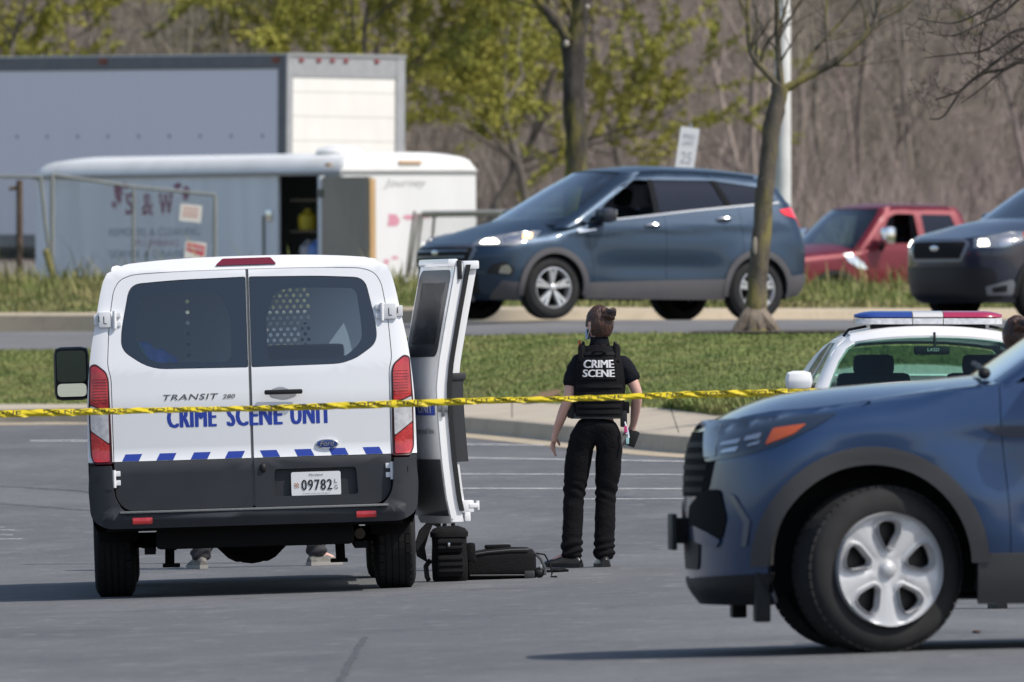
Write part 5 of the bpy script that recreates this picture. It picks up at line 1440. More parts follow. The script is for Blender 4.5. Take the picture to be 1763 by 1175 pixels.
# ------------------------------------------------------------------ white cargo trailer with faded lettering
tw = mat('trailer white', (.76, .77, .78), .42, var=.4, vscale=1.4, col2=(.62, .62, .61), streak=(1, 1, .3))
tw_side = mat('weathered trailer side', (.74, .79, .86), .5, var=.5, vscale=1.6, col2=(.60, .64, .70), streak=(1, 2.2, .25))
tw_roof = mat('trailer roof trim', (.80, .80, .79), .35, var=.35, vscale=2, col2=(.6, .58, .54))
TD = 204.0
tr = empty('cargo_trailer', (PX(588, TD), TD, 1.9), math.atan2(.6, .8), 'white enclosed cargo trailer with S & W lettering and its side door open', 'trailer', ry=R(.0), rx=R(.5))
tr.rotation_euler.rotate(Matrix.Rotation(R(-.6), 3, Vector((0, 1, 0))))
TL, TW_, TB, TH = 7.65, 2.42, .50, 2.33
S_side = lambda u, v: Vector((0, u, v))                 # left side wall (x = 0), u along the trailer
S_side.inv = False
def Sside(u, v): return Vector((0, u, v))
Sside.inv = True
MBs = MB()
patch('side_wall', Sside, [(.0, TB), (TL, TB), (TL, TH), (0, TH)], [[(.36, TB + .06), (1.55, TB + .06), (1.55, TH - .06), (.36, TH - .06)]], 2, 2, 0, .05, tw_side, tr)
def Srear(u, v): return Vector((u, 0, v))
patch('rear_wall', Srear, [(0, TB), (TW_, TB), (TW_, TH), (0, TH)], [], 2, 2, 0, .05, tw, tr)
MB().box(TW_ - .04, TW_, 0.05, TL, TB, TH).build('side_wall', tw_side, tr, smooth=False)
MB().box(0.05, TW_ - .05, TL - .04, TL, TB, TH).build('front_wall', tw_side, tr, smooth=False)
MB().box(.05, TW_ - .05, .05, TL - .05, TB, TB + .06).build('trailer_floor', mat('trailer floor', (.12, .09, .06), .8), tr, smooth=False)
for i in range(1, 11):                                  # riveted panel seams of the side skin
    y = 1.75 + (i - 1) * .6
    if y < TL: MB().box(-.004, .0, y - .012, y + .012, TB + .02, TH - .02).build('panel_seam', tw_side, tr, smooth=False)
# rounded roof cap
rings = []
def capz(x): return TH + .27 - .10 * abs((x - TW_ / 2) / (TW_ / 2)) ** 2.5
for y, k in [(-.02, .0), (-.015, .55), (.04, .86), (.12, 1), (2, 1), (4, 1), (6, 1), (TL - .5, 1), (TL - .2, .9), (TL - .03, .6), (TL + .02, 0)]:
    rg = [Vector((-.02, y, TH - .03))]
    for x in lin(-.02, TW_ + .02, 25):
        q = min(1, min(x + .02, TW_ + .02 - x) / .16); e = math.sqrt(max(0, 1 - (1 - q) ** 2))
        rg.append(Vector((x, y, TH + (capz(x) - TH) * e * k)))
    rg.append(Vector((TW_ + .02, y, TH - .03))); rings.append(rg)
MB().loft(rings, True, True).build('roof', tw_roof, tr, sharp=50)
MB().box(-.035, .0, -.03, TL + .02, TH - .06, TH - .005).build('roof_trim', mat('grey trim', (.30, .30, .31), .5), tr, smooth=False)
MB().box(0, TW_ + .02, -.035, .0, TH - .02, TH + .005).build('rear_trim', mat('grey trim', (.30, .30, .31), .5), tr, smooth=False)
b = MB(); b.ellipsoid((.75, 1.05, TH + .27), (.35, .36, .11)); b.build('roof_vent', tw_roof, tr)
MB().box(-.045, -.02, .20, .32, TH + .07, TH + .11, .005).build('marker_light', mat('dull amber lens', (.45, .22, .04), .3), tr)
MB().box(1.02, 1.42, -.045, -.01, TH + .10, TH + .15, .005).build('marker_light', mat('faded amber lens', (.62, .42, .28), .4), tr)
# door leaf folded back along the side, its raw inner face and plywood edge
dl = empty('side_door', (-.02, .33, 0)); dl.parent = tr
b = MB(); b.box(-.09, -.03, -1.16, 0, TB + .02, TH - .09); b.build('door_leaf', mat('raw door lining', (.36, .325, .285), .8, var=.7, vscale=2.2, col2=(.26, .235, .205), streak=(1, 1, .35)), dl, smooth=False)
b = MB(); b.box(-.095, -.0, -1.20, -1.162, TB + .02, TH - .12); b.build('plywood_edge', mat('plywood', (.55, .36, .18), .75, var=.6, vscale=8, col2=(.42, .26, .12), streak=(1, 1, .15)), dl, smooth=False)
b = MB(); b.box(-.11, -.02, -.02, .05, TB, TH - .07); b.build('door_post', tw_side, dl, smooth=False)
for z in (.8, 1.95): MB().box(-.12, -.08, -.06, .06, z, z + .12, .01).build('door_hinge', mat('hinge steel', (.12, .12, .12), .5), dl)
MB().box(-.03, -.002, 1.66, 1.80, 1.62, 1.78, .01).build('door_latch', chrome, tr)
MB().box(-.02, -.002, 1.86, 1.90, TB, 1.70).build('latch_bar', mat('hinge steel', (.12, .12, .12), .5), tr)
# shelves with clutter inside the doorway
for z in (1.0, 1.45, 1.9): MB().box(.2, .7, .42, 1.52, z, z + .03).build('shelf', mat('shelf wood', (.10, .075, .05), .8), tr, smooth=False)
maroon = mat('faded maroon paint', (.20, .03, .085), .7, var=.8, vscale=6, col2=(.40, .26, .36)); fadeblue = mat('faded blue paint', (.33, .38, .47), .7); fadered = mat('faded red paint', (.52, .38, .46), .7)
MX = lambda u, v: Vector((0, -u, v)); 
def Smir(u, v): return Vector((0, -u, v))     # mirrored so that lettering reads from outside
def ltr(nm, s_, px, pz, w, h, m, bold=.02): return text_on(nm, s_, Smir, -((588 - px) / 72.0), pz, w, h, m, tr, bold=bold, off=.004)
def tz(py, y): return (HOR - py) / F * (TD + .8 * y) + CZ - 1.9
for ch, px, w in (('S', 211, .20), ('&', 244, .27), ('W', 277, .36)):
    y = (588 - px) / 72.0
    b = ltr('lettering', ch, px, tz(353, y), w, .30, maroon, .05)
    for q in (-1, 1):
        for zz in ((.14, -.14) if ch == 'S' else (-.145,) if ch == '&' else (.145,)):
            MB().box(-.006, -.003, y - q * w * .36 - .05, y - q * w * .36 + .05, tz(353, y) + zz - .012, tz(353, y) + zz + .012).build('serif', maroon, b, smooth=False)
ltr('faded_lettering', 'REMODEL & CLEANING', 256, tz(401, 4.6), 2.3, .12, fadeblue)
ltr('faded_lettering', 'PLUMBING', 260, tz(420, 4.6), 1.1, .10, fadered)
ltr('faded_lettering', 'SEWER & DRAINS', 245, tz(439, 4.7), 2.0, .11, fadeblue)
b = MB()
for cx, cy, r0, r1, a in ((191, 335, .10, .16, -20), (204, 322, .10, .05, 30), (298, 322, .10, .04, 15), (313, 334, .10, .09, -10), (183, 355, .07, .05, 10)):
    y = (588 - cx) / 72.0; z = tz(cy, y)
    b.add([Vector((-.004, y + r0 * math.cos(t) * (1 + .2 * math.sin(3 * t)), z + r1 * math.sin(t) * (1 + .25 * math.cos(2 * t + a)))) for t in lin(0, 2 * math.pi, 17)[:-1]], [tuple(range(16))])
b.build('scroll_ornament', maroon, tr, smooth=False)
text_on('maker_script', 'Journey', Srear, 1.15, TH - .19, .72, .15, mat('faint grey print', (.30, .30, .31), .6), tr, off=.004, shear=.5)
b = MB()
for (cx, cz_, r0, r1) in ((.92, 1.62, .10, .12), (1.25, 1.66, .12, .05), (1.50, 1.68, .10, .05), (.80, 1.02, .045, .05), (.95, 1.08, .06, .03)):
    b.add([Vector((cx + r0 * math.cos(t) * (1 + .3 * math.sin(3 * t + cx * 9)), -.004, cz_ + r1 * math.sin(t) * (1 + .3 * math.cos(2 * t)))) for t in lin(0, 2 * math.pi, 17)[:-1]], [tuple(range(16))])
b.build('faded_red_print', mat('faded pink print', (.62, .28, .36), .6), tr, smooth=False)
for y in (3.6, 4.5):
    for x in (.12, TW_ - .12):
        w_ = wheel('wheel', tr, (x, y, .36), .36, .2, .2, rubber, steel_rim, side=1); w_.rotation_euler = (0, 0, HP if x < 1 else -HP)
b = MB(); b.box(.3, .4, .1, TL + 1.2, .40, .5); b.box(TW_ - .4, TW_ - .3, .1, TL + 1.2, .40, .5); b.build('chassis', underm, tr, smooth=False)
# things standing on the shelves inside, seen through the doorway (world positions from the trailer frame)
bpy.context.view_layer.update()
def in_trailer(x, y, z): return tr.matrix_world @ Vector((x, y, z))
for nm, lab, cat, x, y, z, m in (('yellow_tub', 'small yellow tub on a dark shelf inside the trailer doorway', 'tub', .45, 1.42, 1.48, mat('yellow plastic', (.55, .42, .03), .5)),
                                 ('blue_jug', 'pale blue jug low inside the trailer doorway', 'jug', .35, 1.05, 1.03, mat('blue plastic jug', (.14, .27, .62), .5)),
                                 ('white_sack', 'white sack on the middle shelf inside the trailer doorway', 'sack', .45, 1.40, 1.03, mat('white sack', (.5, .5, .55), .7))):
    e = empty(nm, in_trailer(x, y, z), tr.rotation_euler.z, lab, cat)
    b = MB(); b.lathe([(0, .12), (.02, .14), (.2, .145), (.26, .09), (.27, .05)], 'z', 14); b.add([Vector((.12 * math.cos(t), .12 * math.sin(t), 0)) for t in lin(0, 2 * math.pi, 13)[:-1]], [tuple(range(12))])
    b.build('container', m, e); MB().lathe([(.265, .055), (.31, .055), (.312, .001)], 'z', 12).build('lid', m, e)

# notice boards wired to the fence, in front of the trailer
# ------------------------------------------------------------------ box truck
BD = 225.0
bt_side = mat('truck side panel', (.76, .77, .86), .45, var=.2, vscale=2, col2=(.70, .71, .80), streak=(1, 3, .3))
bt_white = mat('truck door white', (.80, .79, .76), .4, var=.35, vscale=3, col2=(.70, .68, .62), streak=(1, 1, .4))
alu = mat('truck aluminium', (.42, .43, .45), .45, metal=.35, var=.4, vscale=6, col2=(.28, .28, .30)); alu_dark = mat('truck rail', (.13, .14, .16), .5, metal=.2, var=.4, vscale=4, col2=(.2, .2, .21))
bt = empty('box_truck', (PX(490, BD), BD, far_z(0, BD)), math.atan2(.678, .735), 'tall white box truck with a closed roll-up rear door behind the trailer', 'truck', rx=R(.55))
BW, BL, B0, B1 = 2.5, 8.6, 1.15, 4.08
MB().box(-.0, .03, .06, BL, B0, B1 - .24).build('side_panel', bt_side, bt, smooth=False)
MB().box(BW - .03, BW, .06, BL, B0, B1 - .24).build('side_panel', bt_side, bt, smooth=False)
MB().box(0.03, BW - .03, BL - .03, BL, B0, B1 - .1).build('front_panel', bt_side, bt, smooth=False)
MB().box(0.02, BW - .02, .06, BL, B1 - .06, B1 - .0).build('roof', bt_white, bt, smooth=False)
MB().box(-.012, .04, .0, BL, B1 - .24, B1 - .02).build('top_rail', alu_dark, bt, smooth=False)
MB().box(BW - .04, BW + .012, .0, BL, B1 - .24, B1 - .02).build('top_rail', alu_dark, bt, smooth=False)
MB().box(-.012, .04, .0, BL, B0 - .15, B0 + .05).build('bottom_rail', alu_dark, bt, smooth=False)
MB().box(-.02, .03, -.0, .17, B0, B1 - .02).build('corner_post', alu_dark, bt, smooth=False)
for x0, x1 in ((-.01, .11), (BW - .17, BW + .01)): MB().box(x0, x1, -.04, .02, B0 - .1, B1).build('rear_post', alu, bt, smooth=False)
MB().box(.11, BW - .17, -.03, .02, B1 - .36, B1).build('rear_header', alu, bt, smooth=False)
MB().box(-.02, BW + .02, -.06, -.02, B1 - .03, B1 + .01).build('header_trim', alu, bt, smooth=False)
MB().box(.0, BW, -.05, .04, B0 - .15, B0).build('rear_sill', alu, bt, smooth=False)
z = B0 + .02; k = 0
while z < B1 - .37:
    MB().box(.115, BW - .175, -.012, .02, z, min(z + .379, B1 - .365)).build('door_slat', bt_white, bt, smooth=False); z += .385; k += 1
for px in (.29, .66, .95, 1.24, 1.9): MB().ellipsoid((px, -.04, B1 - .10), (.055, .03, .035), 10, 6).build('marker_light', mat('old red lens', (.25, .03, .035), .4), bt)
for y in (.22, 4.4): MB().box(-.035, -.01, y - .09, y + .09, B1 - .14, B1 - .05, .01).build('marker_light', mat('rust red lens', (.20, .05, .03), .4), bt)
rv = MB()
for k in range(14):
    y = .55 + k * .745
    if y < BL: rv.ellipsoid((-.008, y, B1 - 1.30), (.012, .03, .03), 8, 4)
rv_o = rv.build('rivet_row', mat('rivet grey', (.28, .29, .36), .5), bt); rv_o['kind'] = 'stuff'  # rivet heads in a darker grey than the panel
rv = MB()
for k in range(90): rv.box(-.006, .0, .2 + k * .093, .22 + k * .093, B1 - .265, B1 - .245)
rv_o = rv.build('rivet_row', bt_white, bt, smooth=False); rv_o['kind'] = 'stuff'
b = MB(); b.box(.7, .85, .3, BL + 2, .8, B0 - .1); b.box(BW - .85, BW - .7, .3, BL + 2, .8, B0 - .1); b.build('chassis', underm, bt, smooth=False)
for y in (1.9, 7.9):
    for x in (.2, BW - .2):
        w_ = wheel('wheel', bt, (x, y, .46), .46, .28, .26, rubber, steel_rim, side=1); w_.rotation_euler = (0, 0, HP if x < 1 else -HP)
b = MB(); b.box(.2, BW - .2, BL + .15, BL + 2.0, .8, 2.5, .15); b.build('cab', bt_white, bt)

# ------------------------------------------------------------------ fences, sign, light pole
galv = mat('galvanised steel', (.30, .31, .30), .5, metal=.4, var=.4, vscale=5, col2=(.2, .2, .19)); rustm = mat('rusty post', (.09, .055, .04), .8, var=.6, vscale=5, col2=(.16, .12, .09)); wire_m = mat('fence wire', (.30, .31, .32), .5, metal=.5)
FD = 196.0
def Pf(px, py, D=FD): return Vector((PX(px, D), D, PZ(py, D)))
def chain_panel(name, x0, x1, ztop, zbot, parent, base, step=.075, r=.0034):
    """woven wire as real crossing wires, clipped to the panel: stuff, too fine to pick apart."""
    mb = MB(); H = max(ztop(x0), ztop(x1)) - zbot
    for d in (1, -1):
        s = x0 - H if d > 0 else x0
        while s < (x1 if d > 0 else x1 + H):
            pts = []
            for k in range(0, 31):
                z = zbot + H * k / 30; x = s + d * H * k / 30
                if x0 <= x <= x1 and z <= ztop(x): pts.append(Vector((x, 0, z)) - base)
            if len(pts) > 1: mb.tube([pts[0] + Vector((0, d * r, 0)), pts[-1] + Vector((0, d * r, 0))], r, 3, False)
            s += step
    o = mb.build(name, wire_m, parent, smooth=False, fixn=False); o['kind'] = 'stuff'; return o
zb = 1.95
fg = empty('fence_gate', (PX(90, FD), FD, zb), 0, 'sagging chain-link gate leaf in front of the lettered trailer', 'gate')
fb_ = Vector((PX(90, FD), 0, zb))
def railz(x): return float(np.interp(x, [PX(90, FD), PX(230, FD), PX(370, FD)], [PZ(301, FD), PZ(322, FD), PZ(336, FD)]))
for px, r in ((90, .032), (230, .022), (370, .028)):
    x = PX(px, FD); MB().tube([Vector((x, 0, railz(x))) - fb_, Vector((x, 0, zb + .05)) - fb_], r, 8).build('gate_post', galv, fg)
for a, b in ((90, 230), (230, 370)):
    MB().tube([Vector((PX(a, FD), 0, railz(PX(a, FD)))) - fb_, Vector((PX(b, FD), 0, railz(PX(b, FD)))) - fb_], .022, 8).build('top_rail', galv, fg)
MB().tube([Vector((PX(90, FD), 0, zb + .1)) - fb_, Vector((PX(370, FD), 0, zb + .1)) - fb_], .022, 8).build('bottom_rail', galv, fg)
chain_panel('chain_link', PX(92, FD), PX(369, FD), lambda x: railz(x) - .02, zb + .1, fg, fb_)
fl_ = empty('chain_fence', (PX(32, FD), FD + .4, zb), 0, 'chain-link fence run with rusty post at the left edge', 'fence')
fb2 = Vector((PX(32, FD), 0, zb))
def q2(px, py): return Vector((PX(px, FD), 0, PZ(py, FD))) - fb2
MB().tube([q2(32, 310), Vector((0, 0, 0))], .045, 8).build('fence_post', rustm, fl_)
b = MB(); b.tube([q2(14, 325), q2(36, 321)], .03, 6); b.build('latch_arm', rustm, fl_)
b = MB(); b.tube([q2(68, 303), q2(76, 380), q2(84, 440), q2(91, 476)], [.026, .026, .026, .026], 8); b.build('leaning_post', galv, fl_)
b = MB(); b.tube([q2(-120, 303), q2(0, 303), q2(70, 304)], .022, 8); b.build('top_rail', galv, fl_)
for px in (-60, -120): MB().tube([q2(px, 303), Vector((PX(px, FD) - fb2.x, 0, 0))], .03, 8).build('fence_post', galv, fl_)
chain_panel('chain_link', PX(-120, FD), PX(66, FD), lambda x: PZ(304, FD), zb + .05, fl_, fb2)
# rag tied to the leaning post
b = MB(); rr = random.Random(5)
for i in range(5): b.ellipsoid(Vector((PX(80 + i * 2.5, FD), 0, PZ(436 + i * 9, FD))), (.05, .03, .07), 8, 5)
o = b.build('rag', mat('dull yellow rag', (.20, .18, .07), .9), None); o.location = (0, FD - .03, 0); tag(o, 'dirty yellow-green rag tied to the leaning fence post', 'rag')
# notices
for (cx, cy, w, h, rot, lab, kind) in ((328.5, 367.5, .30, .235, -6, 'white notice board with thin red lines wired to the gate', 0), (336.5, 432, .29, .24, -5, 'white notice board with a red warning panel wired to the gate', 1)):
    e = empty('notice_board', (PX(cx, FD), FD - .04, PZ(cy, FD)), 0, lab, 'sign'); e.rotation_euler = (0, R(-rot), 0)
    patch('board', lambda u, v: (u, 0, v), rpoly([(-w / 2, -h / 2), (w / 2, -h / 2), (w / 2, h / 2), (-w / 2, h / 2)], .02), [], 1, 1, 0, .006, mat('notice white', (.78, .74, .70), .6), e)
    Sp = lambda u, v: (u, 0, v)
    if kind == 0:
        for z in (.055, .0, -.05): MB().box(-w * .36, w * .36, -.004, -.002, z, z + .022).build('red_line', mat('pale red print', (.68, .36, .32), .6), e, smooth=False)
    else:
        patch('red_panel', Sp, rpoly([(-w * .42, -.01), (w * .42, -.075), (w * .44, .075), (-w * .42, .105)], .01), [], 1, 1, .003, 0, mat('red notice', (.62, .07, .09), .5), e)
        text_on('warning_text', 'DANGER', Sp, 0, .03, .21, .05, plate_m, e, bold=.03, off=.006, rot=R(-6))
# far chain fence right of the trailer, stacked leaning posts
FD2 = 197.0
ff = empty('chain_fence', (PX(760, FD2), FD2, zb), 0, 'chain-link fence run beside the trailer rear with leaning posts', 'fence'); fb3 = Vector((PX(760, FD2), 0, zb))
def q3(px, py): return Vector((PX(px, FD2), 0, PZ(py, FD2))) - fb3
for a, b_ in (((714, 364), (699, 480)), ((721, 368), (704, 480)), ((727, 369), (713, 480)), ((749, 363), (738, 480))):
    MB().tube([q3(*a), q3(*b_)], .022, 7).build('leaning_post', mat('old fence post', (.17, .165, .145), .7, var=.5, vscale=6, col2=(.26, .25, .23)), ff)
for y, r, m in ((366, .030, galv), (371, .022, mat('old fence post', (.17, .165, .145), .7))): MB().tube([q3(726, y + 1), q3(1000, y - 3)], r, 7).build('top_rail', m, ff)
for px in (860, 1000): MB().tube([q3(px, 366), Vector((PX(px, FD2) - fb3.x, 0, 0))], .03, 7).build('fence_post', galv, ff)
chain_panel('chain_link', PX(722, FD2), PX(1000, FD2), lambda x: PZ(370, FD2), zb + .05, ff, fb3)
# small white sign behind the blue SUV
GD = 172.0
sn = empty('road_sign', (PX(1184, GD), GD, M_z(1) + .1), 0, 'small white speed limit sign leaning to the right above the blue SUV roof', 'sign')
sn.rotation_euler = (0, R(8.5), 0)
zc_ = PZ(252, GD) - sn.location.z
sn.location.x -= zc_ * math.tan(R(8.5))
gb_ = sn.location.x
MB().box(-.025, .025, .006, .03, -.3, zc_ + .3).build('sign_post', galv, sn, smooth=False)
Sg = lambda u, v: (u, 0, v)
sp = patch('sign_panel', Sg, rpoly([(-.115, zc_ - .30), (.115, zc_ - .30), (.115, zc_ + .25), (-.115, zc_ + .25)], .02), [], 1, 1, 0, .004, mat('sign white', (.76, .77, .78), .5), sn)
text_on('sign_text', 'SPEED', Sg, 0, zc_ + .14, .15, .055, mat('weathered sign print', (.38, .38, .40), .6), sp, off=.003)
text_on('sign_text', 'LIMIT', Sg, 0, zc_ + .055, .14, .055, mat('weathered sign print', (.38, .38, .40), .6), sp, off=.003)
text_on('sign_text', '25', Sg, 0, zc_ - .12, .13, .14, mat('weathered sign print', (.38, .38, .40), .6), sp, off=.003)
# tall white lamp standard
PD = 192.0
lp = empty('lamp_post', (PX(1348, PD), PD, 2.2), 0, 'tall white lamp post rising behind the blue SUV and the bare tree', 'lamp post')
pole_m = mat('branch-shaded white pole', (.72, .72, .72), .5, var=.55, vscale=3.2, col2=(.42, .42, .43), streak=(1, 1, .6))  # mottling paints the shadows of branches into the white
MB().tube([(0, 0, 0), (0, 0, 5), (0, 0, 10)], [.115, .10, .085], 16).build('pole', pole_m, lp)
MB().lathe([(0, .2), (.25, .2), (.3, .13)], 'z', 16).build('pole_base', mat('pole base', (.45, .45, .44), .6), lp)
b = MB(); b.tube([(0, 0, 9.9), (.8, 0, 10.1)], .05, 8); b.box(.7, 1.4, -.2, .2, 10.0, 10.18, .04); b.build('lamp_head', galv, lp)
# ------------------------------------------------------------------ trees
def grow_tree(seed, h, r0, lean=(0, 0), fork=.35, levels=3, nbr=(3, 4, 4), spread=.75, up=.25, nseg=5, sides=(7, 5, 3, 3), droop=0.0, limbs=None, wob=.06, ratio=.62):
    """list of (points, radii, sides); limbs may hold hand-set first order limbs as lists of points (local)."""
    r = random.Random(seed); out = []
    def branch(p, d, L, rad, lv):
        pts = [p.copy()]; rr = [rad]; n = max(3, nseg - lv); dd = d.copy(); q = p.copy()
        for i in range(n):
            dd = (dd + Vector((r.gauss(0, wob * 2), r.gauss(0, wob * 2), up * .25 + r.gauss(0, wob) - droop * .2))).normalized()
            q = q + dd * (L / n); pts.append(q.copy()); rr.append(rad * (1 - .78 * (i + 1) / n))
        out.append((pts, rr, sides[min(lv, len(sides) - 1)]))
        if lv < levels:
            for k in range(nbr[min(lv, len(nbr) - 1)]):
                t = r.uniform(.25, .98); i = min(n - 1, int(t * n)); f = t * n - i
                b = pts[i].lerp(pts[i + 1], f); ax = (pts[i + 1] - pts[i]).normalized()
                ph = r.uniform(0, 2 * math.pi); s = ax.orthogonal().normalized(); s = Matrix.Rotation(ph, 3, ax) @ s
                nd = (ax * (1 - spread * .6) + s * spread + Vector((0, 0, up))).normalized()
                branch(b, nd, L * ratio * r.uniform(.6, 1.15), max(.004, (rr[i] * (1 - f) + rr[i + 1] * f) * .62), lv + 1)
    if limbs is None:
        branch(Vector((0, 0, 0)), Vector((lean[0], lean[1], 1)).normalized(), h, r0, 0)
    else:
        for pts, rr, kids in limbs:
            P0 = [Vector(p) for p in pts]; P, rr0, rr = [], rr, []
            for i in range(len(P0) - 1):                    # resample: finer rings for a knobbly outline
                a0, a1, a2, a3 = P0[max(i - 1, 0)], P0[i], P0[i + 1], P0[min(i + 2, len(P0) - 1)]
                for j in range(4):
                    t = j / 4; P.append(.5 * ((2 * a1) + (a2 - a0) * t + (2 * a0 - 5 * a1 + 4 * a2 - a3) * t * t + (3 * a1 - a0 - 3 * a2 + a3) * t ** 3))
                    rr.append((rr0[i] * (1 - t) + rr0[i + 1] * t) * (1 + r.gauss(0, .035)))
            P.append(P0[-1]); rr.append(rr0[-1]); out.append((P, rr, 10))
            for k in range(kids):
                t = r.uniform(.3, .99) * (len(P) - 1); i = min(len(P) - 2, int(t)); f = t - i
                b = P[i].lerp(P[i + 1], f); ax = (P[i + 1] - P[i]).normalized()
                s = Matrix.Rotation(r.uniform(0, 6.28), 3, ax) @ ax.orthogonal().normalized()
                nd = (ax * .5 + s * spread + Vector((0, 0, up))).normalized()
                branch(b, nd, h * r.uniform(.4, 1.0), max(.004, (rr[i] * (1 - f) + rr[i + 1] * f) * .45), 1)
    return out
def tree_arrays(br, skip=0):
    V, Q = [], []; b = 0
    for pts, rr, n in br:
        k = len(pts); up = None
        for i, p in enumerate(pts):
            t = pts[min(i + 1, k - 1)] - pts[max(i - 1, 0)]; t.normalize()
            a = t.orthogonal().normalized() if up is None else (up - t * up.dot(t)).normalized()
            up = a; c = t.cross(a)
            for j in range(n):
                w = 2 * math.pi * j / n; q = p + (a * math.cos(w) + c * math.sin(w)) * (rr[i] * (1 + (.07 * math.sin(3 * w + i * .9) + .05 * math.sin(5 * w - i * 1.7) if n >= 8 else 0))); V.append((q.x, q.y, q.z))
        for i in range(k - 1):
            for j in range(n):
                A = b + i * n + j; B = b + i * n + (j + 1) % n; Q.append((A, B, B + n, A + n))
        b += k * n
    return np.array(V, dtype=np.float32), np.array(Q, dtype=np.int32)
def leaf_cloud(br, per, size, seed, minlv=3, squash=1.0):
    """leaf-sized quads scattered along the thin branches."""
    g = np.random.default_rng(seed); P = []
    for pts, rr, n in br:
        if n > minlv: continue
        for i in range(len(pts) - 1):
            m = g.poisson(per)
            for _ in range(m):
                t = g.random(); P.append(tuple(pts[i].lerp(pts[i + 1], t)))
    P = np.array(P, dtype=np.float32)
    if len(P) == 0: return None
    P += g.normal(0, size * .9, P.shape)
    N = len(P); a = g.normal(size=(N, 3)); a /= np.linalg.norm(a, axis=1)[:, None]; b = np.cross(a, g.normal(size=(N, 3))); b /= np.linalg.norm(b, axis=1)[:, None]
    s = (size * g.uniform(.5, 1.2, N))[:, None]
    V = np.stack([P - a * s, P - b * s * .55, P + a * s, P + b * s * .55], 1).reshape(-1, 3)
    return V, np.arange(4 * N, dtype=np.int32).reshape(-1, 4)

bark_dark = layered('dark bark', [((.055, .048, .042), 1, 0, 1, (1, 1, .3)), ((.10, .088, .075), 9, .45, .65, (1, 1, .25)), ((.03, .027, .025), 16, .5, .7, (1, 1, .3))], rough=.95, bump=.8, bscale=30)
bark_lichen = layered('lichen bark', [((.115, .10, .085), 1, 0, 1, (1, 1, .3)), ((.22, .19, .06), 2.6, .46, .64, (1, 1, .4)), ((.055, .048, .04), 9, .5, .68, (1, 1, .3)), ((.30, .27, .22), 20, .62, .78, (1, 1, .5))], rough=.95, bump=.8, bscale=30)
twig_m = mat('twig grey', (.16, .135, .12), .9)
twig_dark = mat('twig dark', (.030, .026, .026), .9, var=.5, vscale=3, col2=(.08, .07, .065))
def plant_tree(name, loc, br, bark, label, cat='tree', group=None, leaves=None, leaf_m=None, split=4, branch_m=None):
    o = empty(name, loc, 0, label, cat, group)
    big = [b for b in br if b[2] >= split]; small = [b for b in br if b[2] < split]
    bulk_ob('trunk', *tree_arrays(big), bark, o, True)
    if small:
        c = bulk_ob('twigs', *tree_arrays(small), branch_m or bark, o, False); c['kind'] = 'stuff'
    if leaves is not None:
        c = bulk_ob('crown', *leaves, leaf_m, o, False); c['kind'] = 'stuff'
    return o

# tree in front of the blue SUV (trunk leaning right, forked above the roof)
T2D = 153.4
tz2 = R_z(2.6) + .05
t2 = Vector((PX(1300, T2D), T2D, tz2))
def L2(px, py, dy=0): return Vector((PX(px, T2D), T2D + dy, PZ(py, T2D))) - t2
root_pts = [L2(1300, 566), L2(1300, 553), L2(1301, 540), L2(1303, 500), L2(1308, 440), L2(1314, 370), L2(1320, 300), L2(1328, 230), L2(1338, 180), L2(1344, 150)]
root_pts[0].z = min(root_pts[0].z, -.04)
w_ = 1 / 160.0
limbs = [(root_pts, [34 * w_, 27 * w_, 20 * w_, 17.5 * w_, 17 * w_, 16 * w_, 15.5 * w_, 15 * w_, 14.5 * w_, 15 * w_], 0),
         ([L2(1344, 152), L2(1322, 128), L2(1300, 104), L2(1291, 84), L2(1288, 40), L2(1286, -30), L2(1280, -140)], [9 * w_, 7 * w_, 6 * w_, 5 * w_, 4.5 * w_, 4 * w_, 3 * w_], 9),
         ([L2(1346, 152), L2(1342, 120), L2(1340, 70), L2(1337, 0), L2(1334, -120)], [9 * w_, 7 * w_, 6 * w_, 5 * w_, 3 * w_], 10),
         ([L2(1346, 156), L2(1372, 142), L2(1410, 122), L2(1450, 97), L2(1482, 68), L2(1506, 38), L2(1510, 0), L2(1500, -60)], [9.5 * w_, 8.5 * w_, 8 * w_, 7.5 * w_, 6.5 * w_, 5.5 * w_, 4 * w_, 3 * w_], 10),
         ([L2(1310, 118), L2(1318, 80), L2(1345, 40), L2(1360, -20)], [5 * w_, 4 * w_, 3 * w_, 2 * w_], 5),
         ([L2(1372, 142, .2), L2(1400, 90, .3), L2(1455, 30, .4), L2(1500, -30, .4)], [5 * w_, 4 * w_, 3 * w_, 2 * w_], 6)]
limbs[1:] = [(a, [q * .85 for q in b], c) for a, b, c in limbs[1:]]
b2 = grow_tree(21, 1.1, .1, limbs=limbs, levels=3, nbr=(3, 3, 2), spread=.8, up=.3, ratio=.6)
tr2 = plant_tree('bare_tree', t2, b2, bark_lichen, 'slender bare tree with lichen on its leaning trunk in front of the blue SUV', branch_m=twig_m)
rb = MB()
for k, (a, px, py, r) in enumerate(((200, 1277, 560, 17), (250, 1293, 564, 19), (300, 1311, 565, 18), (340, 1325, 558, 17), (20, 1322, 554, 14), (160, 1281, 555, 13))):
    p = L2(px, py, -.12 if a > 180 else .12); rb.tube([L2(1300, 528), L2((px + 1300) / 2, 545, p.y * .6), p + Vector((0, 0, -.01)), p + Vector(((px - 1300) * .004, 0, -.10))], [12 * w_, r * .8 * w_, r * .72 * w_, r * .4 * w_], 8)
rb.build('root_flare', layered('pale roots', [((.23, .19, .15), 1, 0, 1, (1, 1, 1)), ((.12, .10, .08), 6, .45, .65, (1, 1, 1)), ((.36, .29, .23), 9, .58, .72, (1, 1, 1))], rough=.95, bump=.6, bscale=20), tr2)
